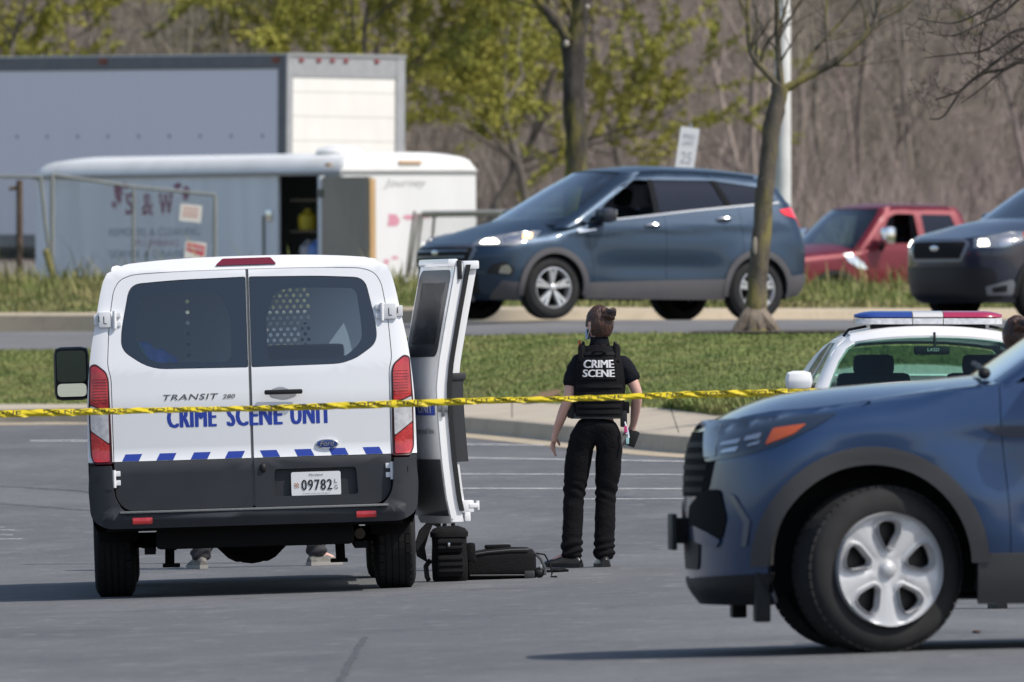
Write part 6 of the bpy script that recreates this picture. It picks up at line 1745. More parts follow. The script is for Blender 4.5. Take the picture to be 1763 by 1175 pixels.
MB().ellipsoid(L2(1307, 424) + Vector((-.04, -.088, 0)), (.035, .018, .10)).build('scar', mat('healed scar', (.36, .31, .26), .9), tr2)
# dark mulch ring at its foot
mb = MB(); mb.add([Vector((t2.x + .35 + 1.1 * math.cos(t), R_y(t2.x) - .55 + .75 * math.sin(t), 0)) for t in lin(0, 2 * math.pi, 41)[:-1]], [tuple(range(40))])
for v in mb.v:
    u = (v.y - S_y(v.x)) / (R_y(v.x) - S_y(v.x)); uu = min(u, 1); uz_ = uu + .10 * math.sin(math.pi * uu)
    v.z = S_z(v.x) + (R_z(v.x) + .02 - S_z(v.x)) * uz_ + .03
o = mb.build('mulch_bed', mat('mulch', (.045, .036, .030), .95, var=.7, vscale=9, col2=(.10, .08, .06)), None, smooth=False, fixn=False); o['kind'] = 'structure'

# thick dark trunk behind the blue SUV, forked at the top of the picture
T1D = 190.0
t1 = Vector((PX(987, T1D), T1D, 2.2)); w1 = T1D / F
def L1(px, py, dy=0): return Vector((PX(px, T1D), T1D + dy, PZ(py, T1D))) - t1
limbs = [([Vector((.05, 0, -.2)), L1(991, 440), L1(993, 300), L1(991, 230), L1(988, 160), L1(987, 90), L1(985, 70)], [30 * w1, 24 * w1, 20 * w1, 19.5 * w1, 19 * w1, 20 * w1, 21 * w1], 0),
         ([L1(984, 78), L1(968, 50), L1(945, 24), L1(922, -6), L1(900, -60), L1(880, -140)], [14 * w1, 10.5 * w1, 9 * w1, 8.5 * w1, 7 * w1, 5 * w1], 8),
         ([L1(990, 76), L1(997, 40), L1(1001, 0), L1(1004, -70), L1(1000, -160)], [17 * w1, 14.5 * w1, 14 * w1, 11 * w1, 8 * w1], 8),
         ([L1(985, 60, .3), L1(985, 30, .5), L1(965, -20, .7)], [8 * w1, 5 * w1, 4 * w1], 3)]
b1 = grow_tree(5, 1.5, .1, limbs=limbs, levels=3, nbr=(3, 3, 2), spread=.7, up=.35)
tr1 = plant_tree('dark_tree', t1, b1, layered('mossy dark bark', [((.050, .044, .042), 1, 0, 1, (1, 1, .3)), ((.25, .22, .05), 1.1, .48, .62, (1.6, 1, .45)), ((.10, .088, .08), 8, .5, .66, (1, 1, .3)), ((.025, .022, .022), 14, .52, .7, (1, 1, .3))], rough=.95, bump=.8, bscale=25), 'thick dark forked trunk with yellow moss behind the blue SUV', branch_m=twig_dark)
for px, py, r in ((975, 76, 5), (1011, 13, 4)): MB().ellipsoid(L1(px, py) + Vector((0, -.16, 0)), (r * w1, .04, r * w1 * 1.2), 8, 6).build('pruned_stub', mat('cut wood', (.42, .38, .34), .9), tr1)

# bare tree standing off the right edge; its dark twigs reach into the top corner
T3D = 128.0
t3 = Vector((PX(1985, T3D), T3D, lot_z(PX(1985, T3D), T3D) + .1)); w3 = T3D / F
def L3(px, py, dy=0): return Vector((PX(px, T3D), T3D + dy, PZ(py, T3D))) - t3
limbs = [([Vector((0, 0, -.2)), Vector((.02, 0, 1.5)), L3(1975, 200), L3(1960, 60), L3(1950, -80)], [.13, .11, .09, .07, .05], 0)]
def limb3(pts, r): limbs.append(([L3(*p) for p in pts], [r * .55 * w3 * (1 - .72 * i / (len(pts) - 1)) for i in range(len(pts))], 9))
limb3([(1970, 180), (1880, 130), (1800, 95), (1763, 102), (1725, 120), (1690, 128), (1650, 158), (1610, 172)], 9)
limb3([(1965, 110), (1860, 60), (1790, 60), (1745, 85), (1700, 118), (1660, 150), (1625, 200), (1600, 205)], 8)
limb3([(1962, 60), (1870, 10), (1800, -10), (1740, -10), (1690, 20), (1640, 40), (1580, 32)], 8)
limb3([(1955, 20), (1860, -40), (1790, -30), (1730, 20), (1690, 40), (1640, 62), (1596, 55)], 7)
limb3([(1965, 100), (1880, 70), (1800, 50), (1750, 52), (1700, 85), (1660, 92), (1590, 100)], 7)
limb3([(1960, 40), (1850, -20), (1770, -20), (1720, -5), (1690, 60), (1685, 120)], 6)
limb3([(1968, 150), (1880, 120), (1810, 125), (1760, 108), (1720, 128), (1680, 160), (1655, 178)], 6)
b3 = grow_tree(9, .42, .02, limbs=limbs, levels=3, nbr=(3, 3, 2), spread=.85, up=.12, ratio=.55, sides=(6, 4, 3, 3))
plant_tree('bare_tree', t3, b3, bark_dark, 'bare dark-twigged branches reaching in at the upper right corner', branch_m=twig_dark)

# ------------------------------------------------------------------ spring trees with yellow-green leaf
def hz(x, y):
    z = far_z(x, y) if y < 480 else far_z(x, 480) + (y - 480) * .07
    return z
leaf_y = layered('spring leaf', [((.26, .26, .045), 1, 0, 1, (1, 1, 1)), ((.36, .33, .07), .7, .45, .65, (1, 1, 1)), ((.15, .17, .035), .5, .5, .72, (1, 1, 1))], rough=.7, bump=0)
bark_grey = layered('grey bark', [((.12, .105, .092), 1, 0, 1, (1, 1, .3)), ((.18, .16, .14), 6, .45, .65, (1, 1, .25)), ((.07, .062, .055), 12, .5, .7, (1, 1, .3))], rough=.95, bump=0)
spr = [(705, 246, 9.5, 1, 1.0), (820, 262, 10.5, 2, 1.0), (905, 250, 8.0, 3, .55), (600, 270, 11, 4, 1.0), (1060, 275, 9, 5, .22), (520, 285, 11, 6, .8), (-10, 262, 9, 7, .8), (1755, 300, 7, 8, .5)]
for i, (px, D, h, sd, dens) in enumerate(spr):
    x = PX(px, D); br = grow_tree(100 + sd, h * .62, .105, lean=(random.Random(sd).uniform(-.2, .2), 0), levels=3, nbr=(9, 6, 4), spread=.8, up=.18, wob=.09, sides=(7, 5, 3, 3))
    lf = leaf_cloud(br, 46 * dens, .054, sd)
    side = ['left of the thick dark trunk', 'just left of the dark forked trunk', 'behind the dark forked trunk', 'directly above the box truck', 'right of the dark forked trunk, thinly leaved', 'above the left part of the box truck door', 'in the upper left corner', 'at the right edge above the dark wagon'][i]
    plant_tree('spring_tree', (x, D, hz(x, D) - .1), br, bark_grey, 'tree with yellow-green spring leaf ' + side, group='leafing trees along the wood edge', leaves=lf, leaf_m=leaf_y, branch_m=twig_m)

# ------------------------------------------------------------------ bare wood on the slope: reads as one mass
wood_m = layered('bare wood', [((.30, .245, .225), 1, 0, 1, (1, 1, 1)), ((.21, .185, .16), .09, .42, .60, (1, .3, .6)), ((.40, .335, .29), .16, .52, .68, (1, .3, .5)), ((.20, .20, .13), .10, .52, .66, (1, .3, .7))], rough=1, bump=0)
variants = []
for k in range(6):
    br = grow_tree(300 + k, 6.5, .075, levels=3, nbr=(10, 6, 3), spread=.8, up=.35, wob=.07, sides=(5, 3, 3, 3), nseg=4, ratio=.5)
    variants.append(tree_arrays(br))
Vs, Qs, nb = [], [], 0
for i in range(230):
    D = 268 + 230 * (i / 250) ** 1.2; half = .04 * D + 3
    x = rng.uniform(-half, half); v, q = variants[i % 6]
    a = rng.uniform(0, 6.28); s = rng.uniform(.75, 1.35); ca, sa = math.cos(a) * s, math.sin(a) * s
    vv = np.stack([v[:, 0] * ca - v[:, 1] * sa + x, v[:, 0] * sa + v[:, 1] * ca + D, v[:, 2] * s * rng.uniform(.9, 1.2) + hz(x, D) - .1], 1)
    Vs.append(vv); Qs.append(q + nb); nb += len(vv)
o = bulk_ob('bare_wood', np.concatenate(Vs), np.concatenate(Qs), wood_m); o['kind'] = 'stuff'
tag(o, 'bare brown wood covering the slope behind everything', None)
# fine twig haze between the crowns
N = 270000
D_ = rng.uniform(272, 430, N); x = rng.uniform(-1, 1, N) * (.042 * D_ + 2); z0 = np.array([hz(a, b) for a, b in zip(x, D_)]) + rng.uniform(.2, 9, N)
d = np.stack([rng.normal(0, .6, N), rng.normal(0, .5, N), rng.normal(.45, .5, N)], 1); d /= np.linalg.norm(d, axis=1)[:, None]; L_ = rng.uniform(.25, .8, N)[:, None]
c = np.stack([x, D_, z0], 1); sdv = np.stack([d[:, 2], rng.normal(0, .3, N), -d[:, 0]], 1); sdv /= np.linalg.norm(sdv, axis=1)[:, None]
V = np.stack([c - sdv * .007, c + sdv * .007, c + d * L_], 1).reshape(-1, 3)
o = bulk_ob('twig_haze', V, np.arange(3 * N).reshape(-1, 3), wood_m); o['kind'] = 'stuff'
# brush and brambles at the wood's foot
N = 26000
y = rng.uniform(262, 300, N); x = rng.uniform(-14, 14, N); z0 = np.array([hz(a, b) for a, b in zip(x, y)])
hh = rng.gamma(3, .35, N); dx = rng.normal(0, .35, N); dy = rng.normal(0, .35, N); w = .012 + .012 * rng.random(N)
V = np.stack([np.stack([x - w, y, z0], 1), np.stack([x + w, y, z0], 1), np.stack([x + dx * hh, y + dy * hh, z0 + hh], 1)], 1).reshape(-1, 3)
o = bulk_ob('brush', V, np.arange(3 * N).reshape(-1, 3), wood_m); o['kind'] = 'stuff'

# ------------------------------------------------------------------ grass
def blades(name, N, xr, ylo, yhi, zf, h, m, seed, wid=.010, lean=.5, dens=None, tuft=1):
    g = np.random.default_rng(seed)
    x = g.uniform(xr[0], xr[1], N); t = g.random(N)
    if dens is not None:
        k = g.random(N) < np.array([dens(a, b) for a, b in zip(x, t)]); x, t = x[k], t[k]
    N = len(x)
    y = np.array([ylo(a) + (yhi(a) - ylo(a)) * b for a, b in zip(x, t)]); z = np.array([zf(a, b) for a, b in zip(x, t)])
    if tuft > 1:
        x = np.repeat(x, tuft) + g.normal(0, .03, N * tuft); y = np.repeat(y, tuft) + g.normal(0, .03, N * tuft); z = np.repeat(z, tuft); N *= tuft
    hh = h * g.gamma(4, .25, N); a = g.uniform(0, 6.28, N); w = wid * g.uniform(.6, 1.3, N)
    dx = np.cos(a) * lean * hh; dy = np.sin(a) * lean * hh; px = -np.sin(a) * w; py = np.cos(a) * w
    b0 = np.stack([x - px, y - py, z - .01], 1); b1 = np.stack([x + px, y + py, z - .01], 1)
    m0 = np.stack([x + dx * .35 + px * .7, y + dy * .35 + py * .7, z + hh * .62], 1); m1 = np.stack([x + dx * .35 - px * .7, y + dy * .35 - py * .7, z + hh * .62], 1)
    tp = np.stack([x + dx, y + dy, z + hh], 1)
    V = np.stack([b0, b1, m0, m1, tp], 1).reshape(-1, 3); i = np.arange(N)[:, None] * 5
    Fc = np.concatenate([i + np.array([[0, 1, 2]]), i + np.array([[0, 2, 3]]), i + np.array([[3, 2, 4]])], 0)
    o = bulk_ob(name, V, Fc, m); o['kind'] = 'stuff'; return o
grass_m = layered('lawn grass', [((.18, .23, .068), 1, 0, 1, (1, 1, 1)), ((.29, .28, .11), .8, .42, .62, (1, 1, 1)), ((.09, .14, .035), 1.7, .48, .68, (1, 1, 1)), ((.34, .29, .14), 3.2, .60, .74, (1, 1, 1))], rough=.75, bump=0)
dry_m = layered('verge grass', [((.16, .19, .055), 1, 0, 1, (1, 1, 1)), ((.32, .265, .13), .55, .42, .60, (1, .6, 1)), ((.09, .13, .035), 1.2, .5, .68, (1, 1, 1)), ((.40, .34, .20), 2.4, .58, .72, (1, 1, 1))], rough=.8, bump=0)
ez = lambda t: t + .10 * math.sin(math.pi * t)
blades('bank_grass', 230000, (-8.2, 6.2), lambda x: S_y(x) - .05, lambda x: R_y(x) - .12, lambda x, t: S_z(x) - .01 + (R_z(x) + .03 - S_z(x)) * ez(t), .015, grass_m, 1, wid=.0055, lean=1.1)
blades('bank_edge_grass', 9000, (-8.2, 6.2), lambda x: S_y(x) - .22, lambda x: S_y(x) + .1, lambda x, t: S_z(x) - .005, .035, grass_m, 2, wid=.008, dens=lambda x, t: .25 + .75 * t)
ez2 = lambda t: t + .12 * math.sin(math.pi * t)
vz = lambda x, t: F_z(x) + F_h(x) + .03 + (V_z(x) - F_z(x) - F_h(x) - .03) * ez2(t)
blades('verge_grass', 60000, (-9, 7.5), lambda x: F_y(x) + .5, lambda x: V_y(x), vz, .05, dry_m, 3, wid=.010)
blades('verge_grass', 16000, (-9, 7.5), lambda x: F_y(x) + 4, lambda x: V_y(x) + 1.5, lambda x, t: vz(x, min(1, (.30 + .75 * t))), .11, dry_m, 4, wid=.010, dens=lambda x, t: (.35 + .65 * t) * (1 if x < -1.2 or x > 2.6 else .45))
blades('yard_weeds', 6000, (-9, 8), lambda x: V_y(x), lambda x: 203 + max(0, F_y(x) - 182), lambda x, t: V_z(x) + (1.9 - V_z(x)) * t, .28, dry_m, 6, wid=.012)
# grass patch and weed creeping over the pavement, right of the officer
blades('pavement_weeds', 5000, (1.45, 2.45), lambda x: S_y(x) - 1.9 * math.exp(-((x - 2.0) / .35) ** 2), lambda x: S_y(x) + .1, lambda x, t: K_z(x) + (S_z(x) - K_z(x)) * (1 - (1 - t) * 1.9 * math.exp(-((x - 2.0) / .35) ** 2) / max(.3, S_y(x) - K_y(x))) , .08, grass_m, 7, wid=.011)
# reddish bare-earth spot at the edge of the bank
mb = MB(); r_ = random.Random(8); cx = PX(935, 141)
mb.add([Vector((cx + (.17 + .06 * r_.random()) * math.cos(t), S_y(cx) + .6 + (.45 + .15 * r_.random()) * math.sin(t), 0)) for t in lin(0, 2 * math.pi, 25)[:-1]], [tuple(range(24))])
for v in mb.v:
    t = (v.y - S_y(v.x)) / (R_y(v.x) - S_y(v.x)); v.z = S_z(v.x) + (R_z(v.x) - S_z(v.x)) * ez(max(0, t)) + .03
o = mb.build('bare_earth', mat('red earth', (.26, .13, .07), .95, var=.8, vscale=7, col2=(.13, .12, .05)), None, smooth=False, fixn=False); o['kind'] = 'structure'
# ------------------------------------------------------------------ people
from mathutils import noise as mnoise
def skin(name, nodes, edges, m, parent=None, root=None, sub=2, wrinkle=0.0, wscale=14, smooth=True, folds=()):
    """one continuous surface grown round a joint graph. nodes: {name: (pos, radius or (rx, ry))}."""
    keys = list(nodes); idx = {k: i for i, k in enumerate(keys)}
    me = bpy.data.meshes.new(name); me.from_pydata([tuple(nodes[k][0]) for k in keys], [(idx[a], idx[b]) for a, b in edges], [])
    o = bpy.data.objects.new(name, me); COL.objects.link(o)
    md = o.modifiers.new('skin', 'SKIN'); md.branch_smoothing = .6
    if not me.skin_vertices:
        pass
    sv = me.skin_vertices[0].data if me.skin_vertices else None
    if sv is None:
        bm = bmesh.new(); bm.from_mesh(me); bm.verts.layers.skin.verify(); bm.to_mesh(me); bm.free(); sv = me.skin_vertices[0].data
    for k, i in idx.items():
        r = nodes[k][1]; sv[i].radius = (r, r) if not isinstance(r, tuple) else r
        sv[i].use_root = (k == root)
    md.use_smooth_shade = True
    sb = o.modifiers.new('sub', 'SUBSURF'); sb.levels = sub; sb.render_levels = sub
    dg = bpy.context.evaluated_depsgraph_get()
    me2 = bpy.data.meshes.new_from_object(o.evaluated_get(dg))
    bpy.data.objects.remove(o); bpy.data.meshes.remove(me)
    me2.name = name
    if wrinkle:
        for v in me2.vertices:
            p = v.co; d = mnoise.noise(Vector((p.x * wscale * .7, p.y * wscale * .7, p.z * wscale * 1.3))) + .5 * mnoise.noise(Vector((p.x * wscale * 2, p.y * wscale * 2, p.z * wscale * 3)))
            for z0, wd, am, sl in folds:
                g_ = gauss(p.z - z0, wd)
                if g_ > .02: d += am / wrinkle * g_ * math.sin((p.z + sl * p.x + .25 * p.y + .02 * mnoise.noise(p * 9)) * 105 + 5 * mnoise.noise(p * 6))
            v.co = p + v.normal * d * wrinkle
    me2.materials.clear(); me2.materials.append(m); me2.shade_smooth()
    o = bpy.data.objects.new(name, me2); COL.objects.link(o)
    if parent: o.parent = parent
    return o
skin_m = mat('skin', (.60, .37, .30), .5, var=.35, vscale=14, col2=(.50, .25, .21)); hair_m = mat('brown hair', (.028, .014, .010), .42, var=.8, vscale=25, col2=(.10, .042, .026), streak=(2, 2, .5), bump=.6, bscale=70)
black_cloth = mat('black uniform cloth', (.007, .007, .009), .9, bump=.3, bscale=60, spec=.12); black_shirt = mat('black shirt cloth', (.009, .010, .014), .9, bump=.3, bscale=60, spec=.12)
vest_m = mat('vest nylon', (.006, .006, .008), .8, bump=.35, bscale=140, spec=.15); boot_m = mat('boot leather', (.012, .012, .013), .35)

def finger_nodes(nodes, edges, base, wrist, palm_dir, across, curl, n='l', thumb_side=1, scale=1.0):
    """palm plus five jointed fingers; palm_dir runs wrist -> knuckles, across points to the index-finger side, curl bends towards the palm."""
    palm_dir = palm_dir.normalized(); across = across.normalized(); curl = curl.normalized(); s = scale
    pm = wrist + palm_dir * .045 * s; nodes[n + 'palm'] = (pm, (.026 * s, .019 * s)); edges.append((base, n + 'palm'))
    for k, (off, L, ang) in enumerate(((.026, .068, .25), (.009, .078, .35), (-.008, .072, .45), (-.024, .056, .55))):
        kb = wrist + palm_dir * .085 * s + across * off * s; nm = n + 'f%d' % k
        nodes[nm + 'a'] = (kb, .0105 * s); edges.append((n + 'palm', nm + 'a'))
        d1 = (palm_dir + curl * ang).normalized(); d2 = (palm_dir + curl * (ang * 2.2)).normalized()
        p1 = kb + d1 * L * .5 * s; p2 = p1 + d2 * L * .5 * s
        nodes[nm + 'b'] = (p1, .0088 * s); nodes[nm + 'c'] = (p2, .007 * s); edges += [(nm + 'a', nm + 'b'), (nm + 'b', nm + 'c')]
    tb = wrist + palm_dir * .035 * s + across * .030 * s * thumb_side + curl * .006
    nodes[n + 'ta'] = (tb, .0115 * s); edges.append((n + 'palm', n + 'ta'))
    t1 = tb + (palm_dir * .7 + across * .65 * thumb_side + curl * .35).normalized() * .034 * s; t2_ = t1 + (palm_dir * .9 + across * .25 * thumb_side + curl * .45).normalized() * .028 * s
    nodes[n + 'tb'] = (t1, .0098 * s); nodes[n + 'tc'] = (t2_, .0078 * s); edges += [(n + 'ta', n + 'tb'), (n + 'tb', n + 'tc')]

def head_mesh(c, r, yaw, tilt=0.0):
    """a shaped head: skull, jaw, nose, brow, lips; local -> world turned by yaw (0 looks along +y)."""
    M = Matrix.Rotation(yaw, 3, 'Z') @ Matrix.Rotation(tilt, 3, 'X')
    def P(th, ph):
        x = math.sin(th) * math.sin(ph); y = math.sin(th) * math.cos(ph); z = math.cos(th)
        X, Y, Z = x * .075, y * .095, z * .118
        if z < 0:                                   # jaw narrows and comes forward
            X *= 1 - .38 * (-z) ** 1.5; Y = Y * (1 - .25 * (-z)) + .018 * (-z)
        if y > .5:
            f = (y - .5) / .5
            Y += .020 * f * gauss(x, .16) * gauss(z + .12, .22)          # nose
            Y -= .010 * f * (gauss(x - .33, .16) + gauss(x + .33, .16)) * gauss(z - .06, .13)   # eye sockets
            Y += .006 * f * gauss(z - .22, .10)                            # brow
            Y += .006 * f * gauss(x, .25) * gauss(z + .52, .08)            # lips
            Y += .008 * f * gauss(x, .25) * gauss(z + .88, .15)            # chin
        return M @ (Vector((X, Y, Z)) * r) + c
    mb = MB(); mb.loft([[P(t, p) for p in lin(-math.pi, math.pi, 37)[:-1]] for t in lin(.03, math.pi - .03, 30)], True, True)
    return mb, M
def add_face(root, c, r, M, mask=False):
    def W3(x, y, z): return M @ (Vector((x, y, z)) * r) + c
    for s in (-1, 1):
        MB().ellipsoid(W3(s * .028, .083, .008), (.011 * r, .011 * r, .011 * r), 10, 7).build('eye', mat('eye white', (.6, .6, .58), .2), root)
        MB().ellipsoid(W3(s * .028, .0925, .008), (.005, .004, .005), 8, 5).build('iris', dark, root)
        e = MB(); e.ellipsoid(W3(s * .077, -.002, -.008), (.010, .022, .033), 10, 7, rot=M); e.ellipsoid(W3(s * .083, -.006, .004), (.006, .020, .022), 8, 5, rot=M); e.build('ear', skin_m, root)
    if mask:
        mk = MB()
        def Q(u, v):
            a = u * 1.15; return M @ (Vector((.083 * math.sin(a), .106 * math.cos(a) - .010 + .012 * math.cos(a * 1.3), -.028 - .070 * v + .0)) * r) + c
        mk.grid(Q, lin(-1, 1, 15), lin(0, 1, 7)); mo = mk.build('face_mask', mat('pale blue mask', (.32, .45, .62), .8), root)
        for s in (-1, 1): MB().tube([Q(s, .1), W3(s * .085, -.01, .01), W3(s * .088, -.02, -.02), Q(s, .9)], .0022, 5).build('mask_loop', mat('mask loop', (.7, .72, .75), .7), mo)

def person(name, loc, J, label, hair='bun', mask=False, top_m=None, leg_m=None, shoe_m=None, head_yaw=0.0, group=None, head_r=1.0, sleeves=True, rz=0.0):
    root = empty(name, loc, rz, label, 'person', group)
    V3 = lambda k: Vector(J[k])
    nodes, edges = {}, []
    def N(k, p, r): nodes[k] = (Vector(p), r)
    N('pelvis', V3('pelvis'), (.12, .085)); N('waist', V3('waist'), (.10, .075)); N('chest', V3('chest'), (.125, .085)); N('neck', V3('neck'), .056); N('skull', V3('head') - Vector((0, 0, .03)), .06)
    edges += [('pelvis', 'waist'), ('waist', 'chest'), ('chest', 'neck'), ('neck', 'skull')]
    for s in 'LR':
        N(s + 'sh', V3(s + 'sh') - Vector((0, 0, .012)), .042); N(s + 'ua', (V3(s + 'sh') + V3(s + 'el')) / 2, .045); N(s + 'el', V3(s + 'el'), .037); N(s + 'fa', V3(s + 'el').lerp(V3(s + 'wr'), .3), .039); N(s + 'wr', V3(s + 'wr'), (.021, .026))
        edges += [('chest', s + 'sh'), (s + 'sh', s + 'ua'), (s + 'ua', s + 'el'), (s + 'el', s + 'fa'), (s + 'fa', s + 'wr')]
        N(s + 'hip', V3(s + 'hip'), .085); N(s + 'th', (V3(s + 'hip') + V3(s + 'kn')) / 2, .078); N(s + 'kn', V3(s + 'kn'), .056); N(s + 'ca', V3(s + 'kn').lerp(V3(s + 'an'), .3), .056); N(s + 'an', V3(s + 'an'), .038); N(s + 'toe', V3(s + 'toe'), .032)
        edges += [('pelvis', s + 'hip'), (s + 'hip', s + 'th'), (s + 'th', s + 'kn'), (s + 'kn', s + 'ca'), (s + 'ca', s + 'an'), (s + 'an', s + 'toe')]
        d = V3(s + 'kn_dir') if s + 'kn_dir' in J else None
        pd = (V3(s + 'hand') - V3(s + 'wr')); sg = -1 if s == 'L' else 1
        finger_nodes(nodes, edges, s + 'wr', V3(s + 'wr'), pd, Vector(J.get(s + 'across', (0, 1, .1))), Vector(J.get(s + 'curl', (-sg, 0, -.2))), s, 1)
    skin('body', nodes, edges, skin_m, root, 'pelvis', 2)
    # head
    hc = V3('head'); hm, M = head_mesh(hc, head_r, head_yaw); hm.build('head', skin_m, root, sharp=180)
    add_face(root, hc, head_r, M, mask)
    hr = MB()
    def Hh(t, p):
        x = math.sin(t) * math.sin(p); y = math.sin(t) * math.cos(p); z = math.cos(t)
        k = 1 + .016 * math.sin(p * 24 + t * 6) + .010 * math.sin(p * 11 - t * 9)
        lim = 2.25 if math.cos(p) < .1 else (1.15 if math.cos(p) > .55 else 1.7)
        t2 = t / 2.3 * lim; x = math.sin(t2) * math.sin(p); y = math.sin(t2) * math.cos(p); z = math.cos(t2)
        sx = .088 * (1 - (.30 * (-z) if z < 0 else 0)); return M @ (Vector((x * sx * k, y * .106 * k - .004, z * .128 * k)) * head_r) + hc
    hr.loft([[Hh(t, p) for p in lin(-math.pi, math.pi, 49)[:-1]] for t in lin(.03, 2.3, 22)], True, False); ho = hr.build('hair', hair_m, root, sharp=180)
    if hair == 'bun':
        b = MB(); bc = hc + M @ Vector((0.004, -.096, .062)) * head_r; r_ = random.Random(4)
        for k in range(9):
            a = k * .7; ring = [bc + Vector(((.034 + .006 * math.sin(k)) * math.cos(t + a), .030 * math.sin(t + a), .020 * math.sin(2 * t + k) + (k - 4) * .006)) for t in lin(0, 4.2, 10)]
            b.tube(ring, [.008] + [.014] * 8 + [.008], 7)
        b.ellipsoid(bc, (.038, .036, .036)); b.build('hair_bun', hair_m, ho, sharp=180)
        c_ = MB()
        for k in range(5): c_.tube([bc + Vector((-.01 + k * .011, -.038, .045 - k * .004)), bc + Vector((k * .011, -.048, .022)), bc + Vector((.002 + k * .011, -.034, -.006))], .004, 5)
        c_.build('hair_clip', mat('hair clip', (.03, .03, .035), .15), ho)
    # trousers, shirt, shoes
    nt, et = {}, []
    nt['p'] = (V3('pelvis') + Vector((0, 0, .02)), (.172, .125)); nt['w'] = (V3('waist') - Vector((0, 0, .035)), (.158, .115)); et.append(('p', 'w'))
    for s in 'LR':
        hp, kn, an = V3(s + 'hip'), V3(s + 'kn'), V3(s + 'an')
        nt[s + 'h'] = (hp - Vector((0, 0, .02)), (.110, .114)); nt[s + 't'] = (hp.lerp(kn, .5), (.092, .098)); nt[s + 'k'] = (kn, (.070, .076)); nt[s + 'c'] = (kn.lerp(an, .45), (.067, .073)); nt[s + 'a'] = (an + Vector((0, 0, .035)), (.064, .074)); nt[s + 'e'] = (an + Vector((0, 0, -.03)), (.068, .080))
        et += [('p', s + 'h'), (s + 'h', s + 't'), (s + 't', s + 'k'), (s + 'k', s + 'c'), (s + 'c', s + 'a'), (s + 'a', s + 'e')]
    skin('trousers', nt, et, leg_m or black_cloth, root, 'p', 3, .0045, 11, folds=((.50, .07, .006, .5), (.13, .07, .008, -.3), (.82, .06, .004, .8)))
    ns, es_ = {}, []
    ch = V3('chest'); ns['b'] = (V3('waist') - Vector((0, 0, .10)), (.150, .112)); ns['c'] = (ch, (.162, .115)); ns['n'] = (V3('neck') + Vector((0, 0, -.005)), (.068, .066)); es_ += [('b', 'c'), ('c', 'n')]
    for s in 'LR':
        a, e = V3(s + 'sh'), V3(s + 'el')
        ns[s + 's'] = (a, .080); ns[s + 'm'] = (a.lerp(e, .45), .070); ns[s + 'e'] = (a.lerp(e, .70 if sleeves else .97), .066); es_ += [('c', s + 's'), (s + 's', s + 'm'), (s + 'm', s + 'e')]
        if not sleeves:
            ns[s + 'f'] = (V3(s + 'wr'), .04); es_.append((s + 'e', s + 'f'))
    skin('shirt', ns, es_, top_m or black_shirt, root, 'c', 3, .006, 16)
    for s in 'LR':
        an, toe = V3(s + 'an'), V3(s + 'toe'); d = (toe - an); d.z = 0; d.normalize(); q = Vector((-d.y, d.x, 0))
        L = .275; heel = Vector((an.x, an.y, 0)) - d * .07; zf = min(J[s + 'foot'] if s + 'foot' in J else 0, 1)
        sh = MB(); rings = []
        for t, w, h in ((0, .028, .055), (.02, .036, .085), (.08, .041, .10), (.125, .043, .098), (.17, .047, .070), (.22, .047, .055), (.26, .036, .042), (.275, .018, .028)):
            c = heel + d * t + Vector((0, 0, zf)); rg = []
            for a in lin(0, math.pi, 9): rg.append(c + q * (w * math.cos(a)) + Vector((0, 0, .022 + (h - .022) * math.sin(a))))
            rings.append(rg)
        sh.loft(rings, False, False); sh.add(rings[0], [tuple(range(9))]); so = sh.build('shoe', shoe_m or boot_m, root, sharp=70)
        sl_ = MB(); sl_.loft([[heel + d * t + q * (w * 1.06 * u) + Vector((0, 0, zf + z)) for u, z in ((1, .0), (1, .026), (-1, .026), (-1, .0))] for t, w in ((-.004, .028), (.04, .038), (.12, .043), (.18, .049), (.24, .044), (.28, .02))], True, True); sl_.build('sole', blackpl if shoe_m is None else mat('shoe sole', (.28, .27, .25), .7), so, sharp=30)
    return root

OD = 94.2
def PO(px, py, dy=0): return ((px - 1012) / 260.0, dy, (968 - py) / 260.0)
off_x = PX(1012, OD)
J = dict(head=(.075, .015, 1.610), neck=PO(1031, 583), chest=(.075, 0, 1.27), waist=(.07, 0, 1.07), pelvis=(.06, 0, .935),
         Lsh=PO(993, 611), Rsh=PO(1074, 614), Lel=PO(977, 682, -.05), Rel=PO(1098, 668, -.03), Lwr=PO(956, 737, .06), Rwr=PO(1091, 722, .10), Lhand=PO(950, 765, .08), Rhand=PO(1084, 745, .12),
         Lhip=PO(1001, 738), Rhip=PO(1052, 738), Lkn=PO(988, 842, .03), Rkn=PO(1043, 842, .03), Lan=PO(984, 947, 0), Ran=PO(1040, 950, 0), Ltoe=(-.24, .07, .03), Rtoe=(.085, .16, .03),
         Lacross=(.35, .9, 0), Lcurl=(1, .1, -.3), Racross=(-.5, .8, 0), Rcurl=(-.8, -.2, -.2))
off = person('person', (off_x, OD, lot_z(off_x, OD)), J, 'person in black uniform and lettered vest walking away, brown hair in a bun', mask=True, head_yaw=R(38), group=None)
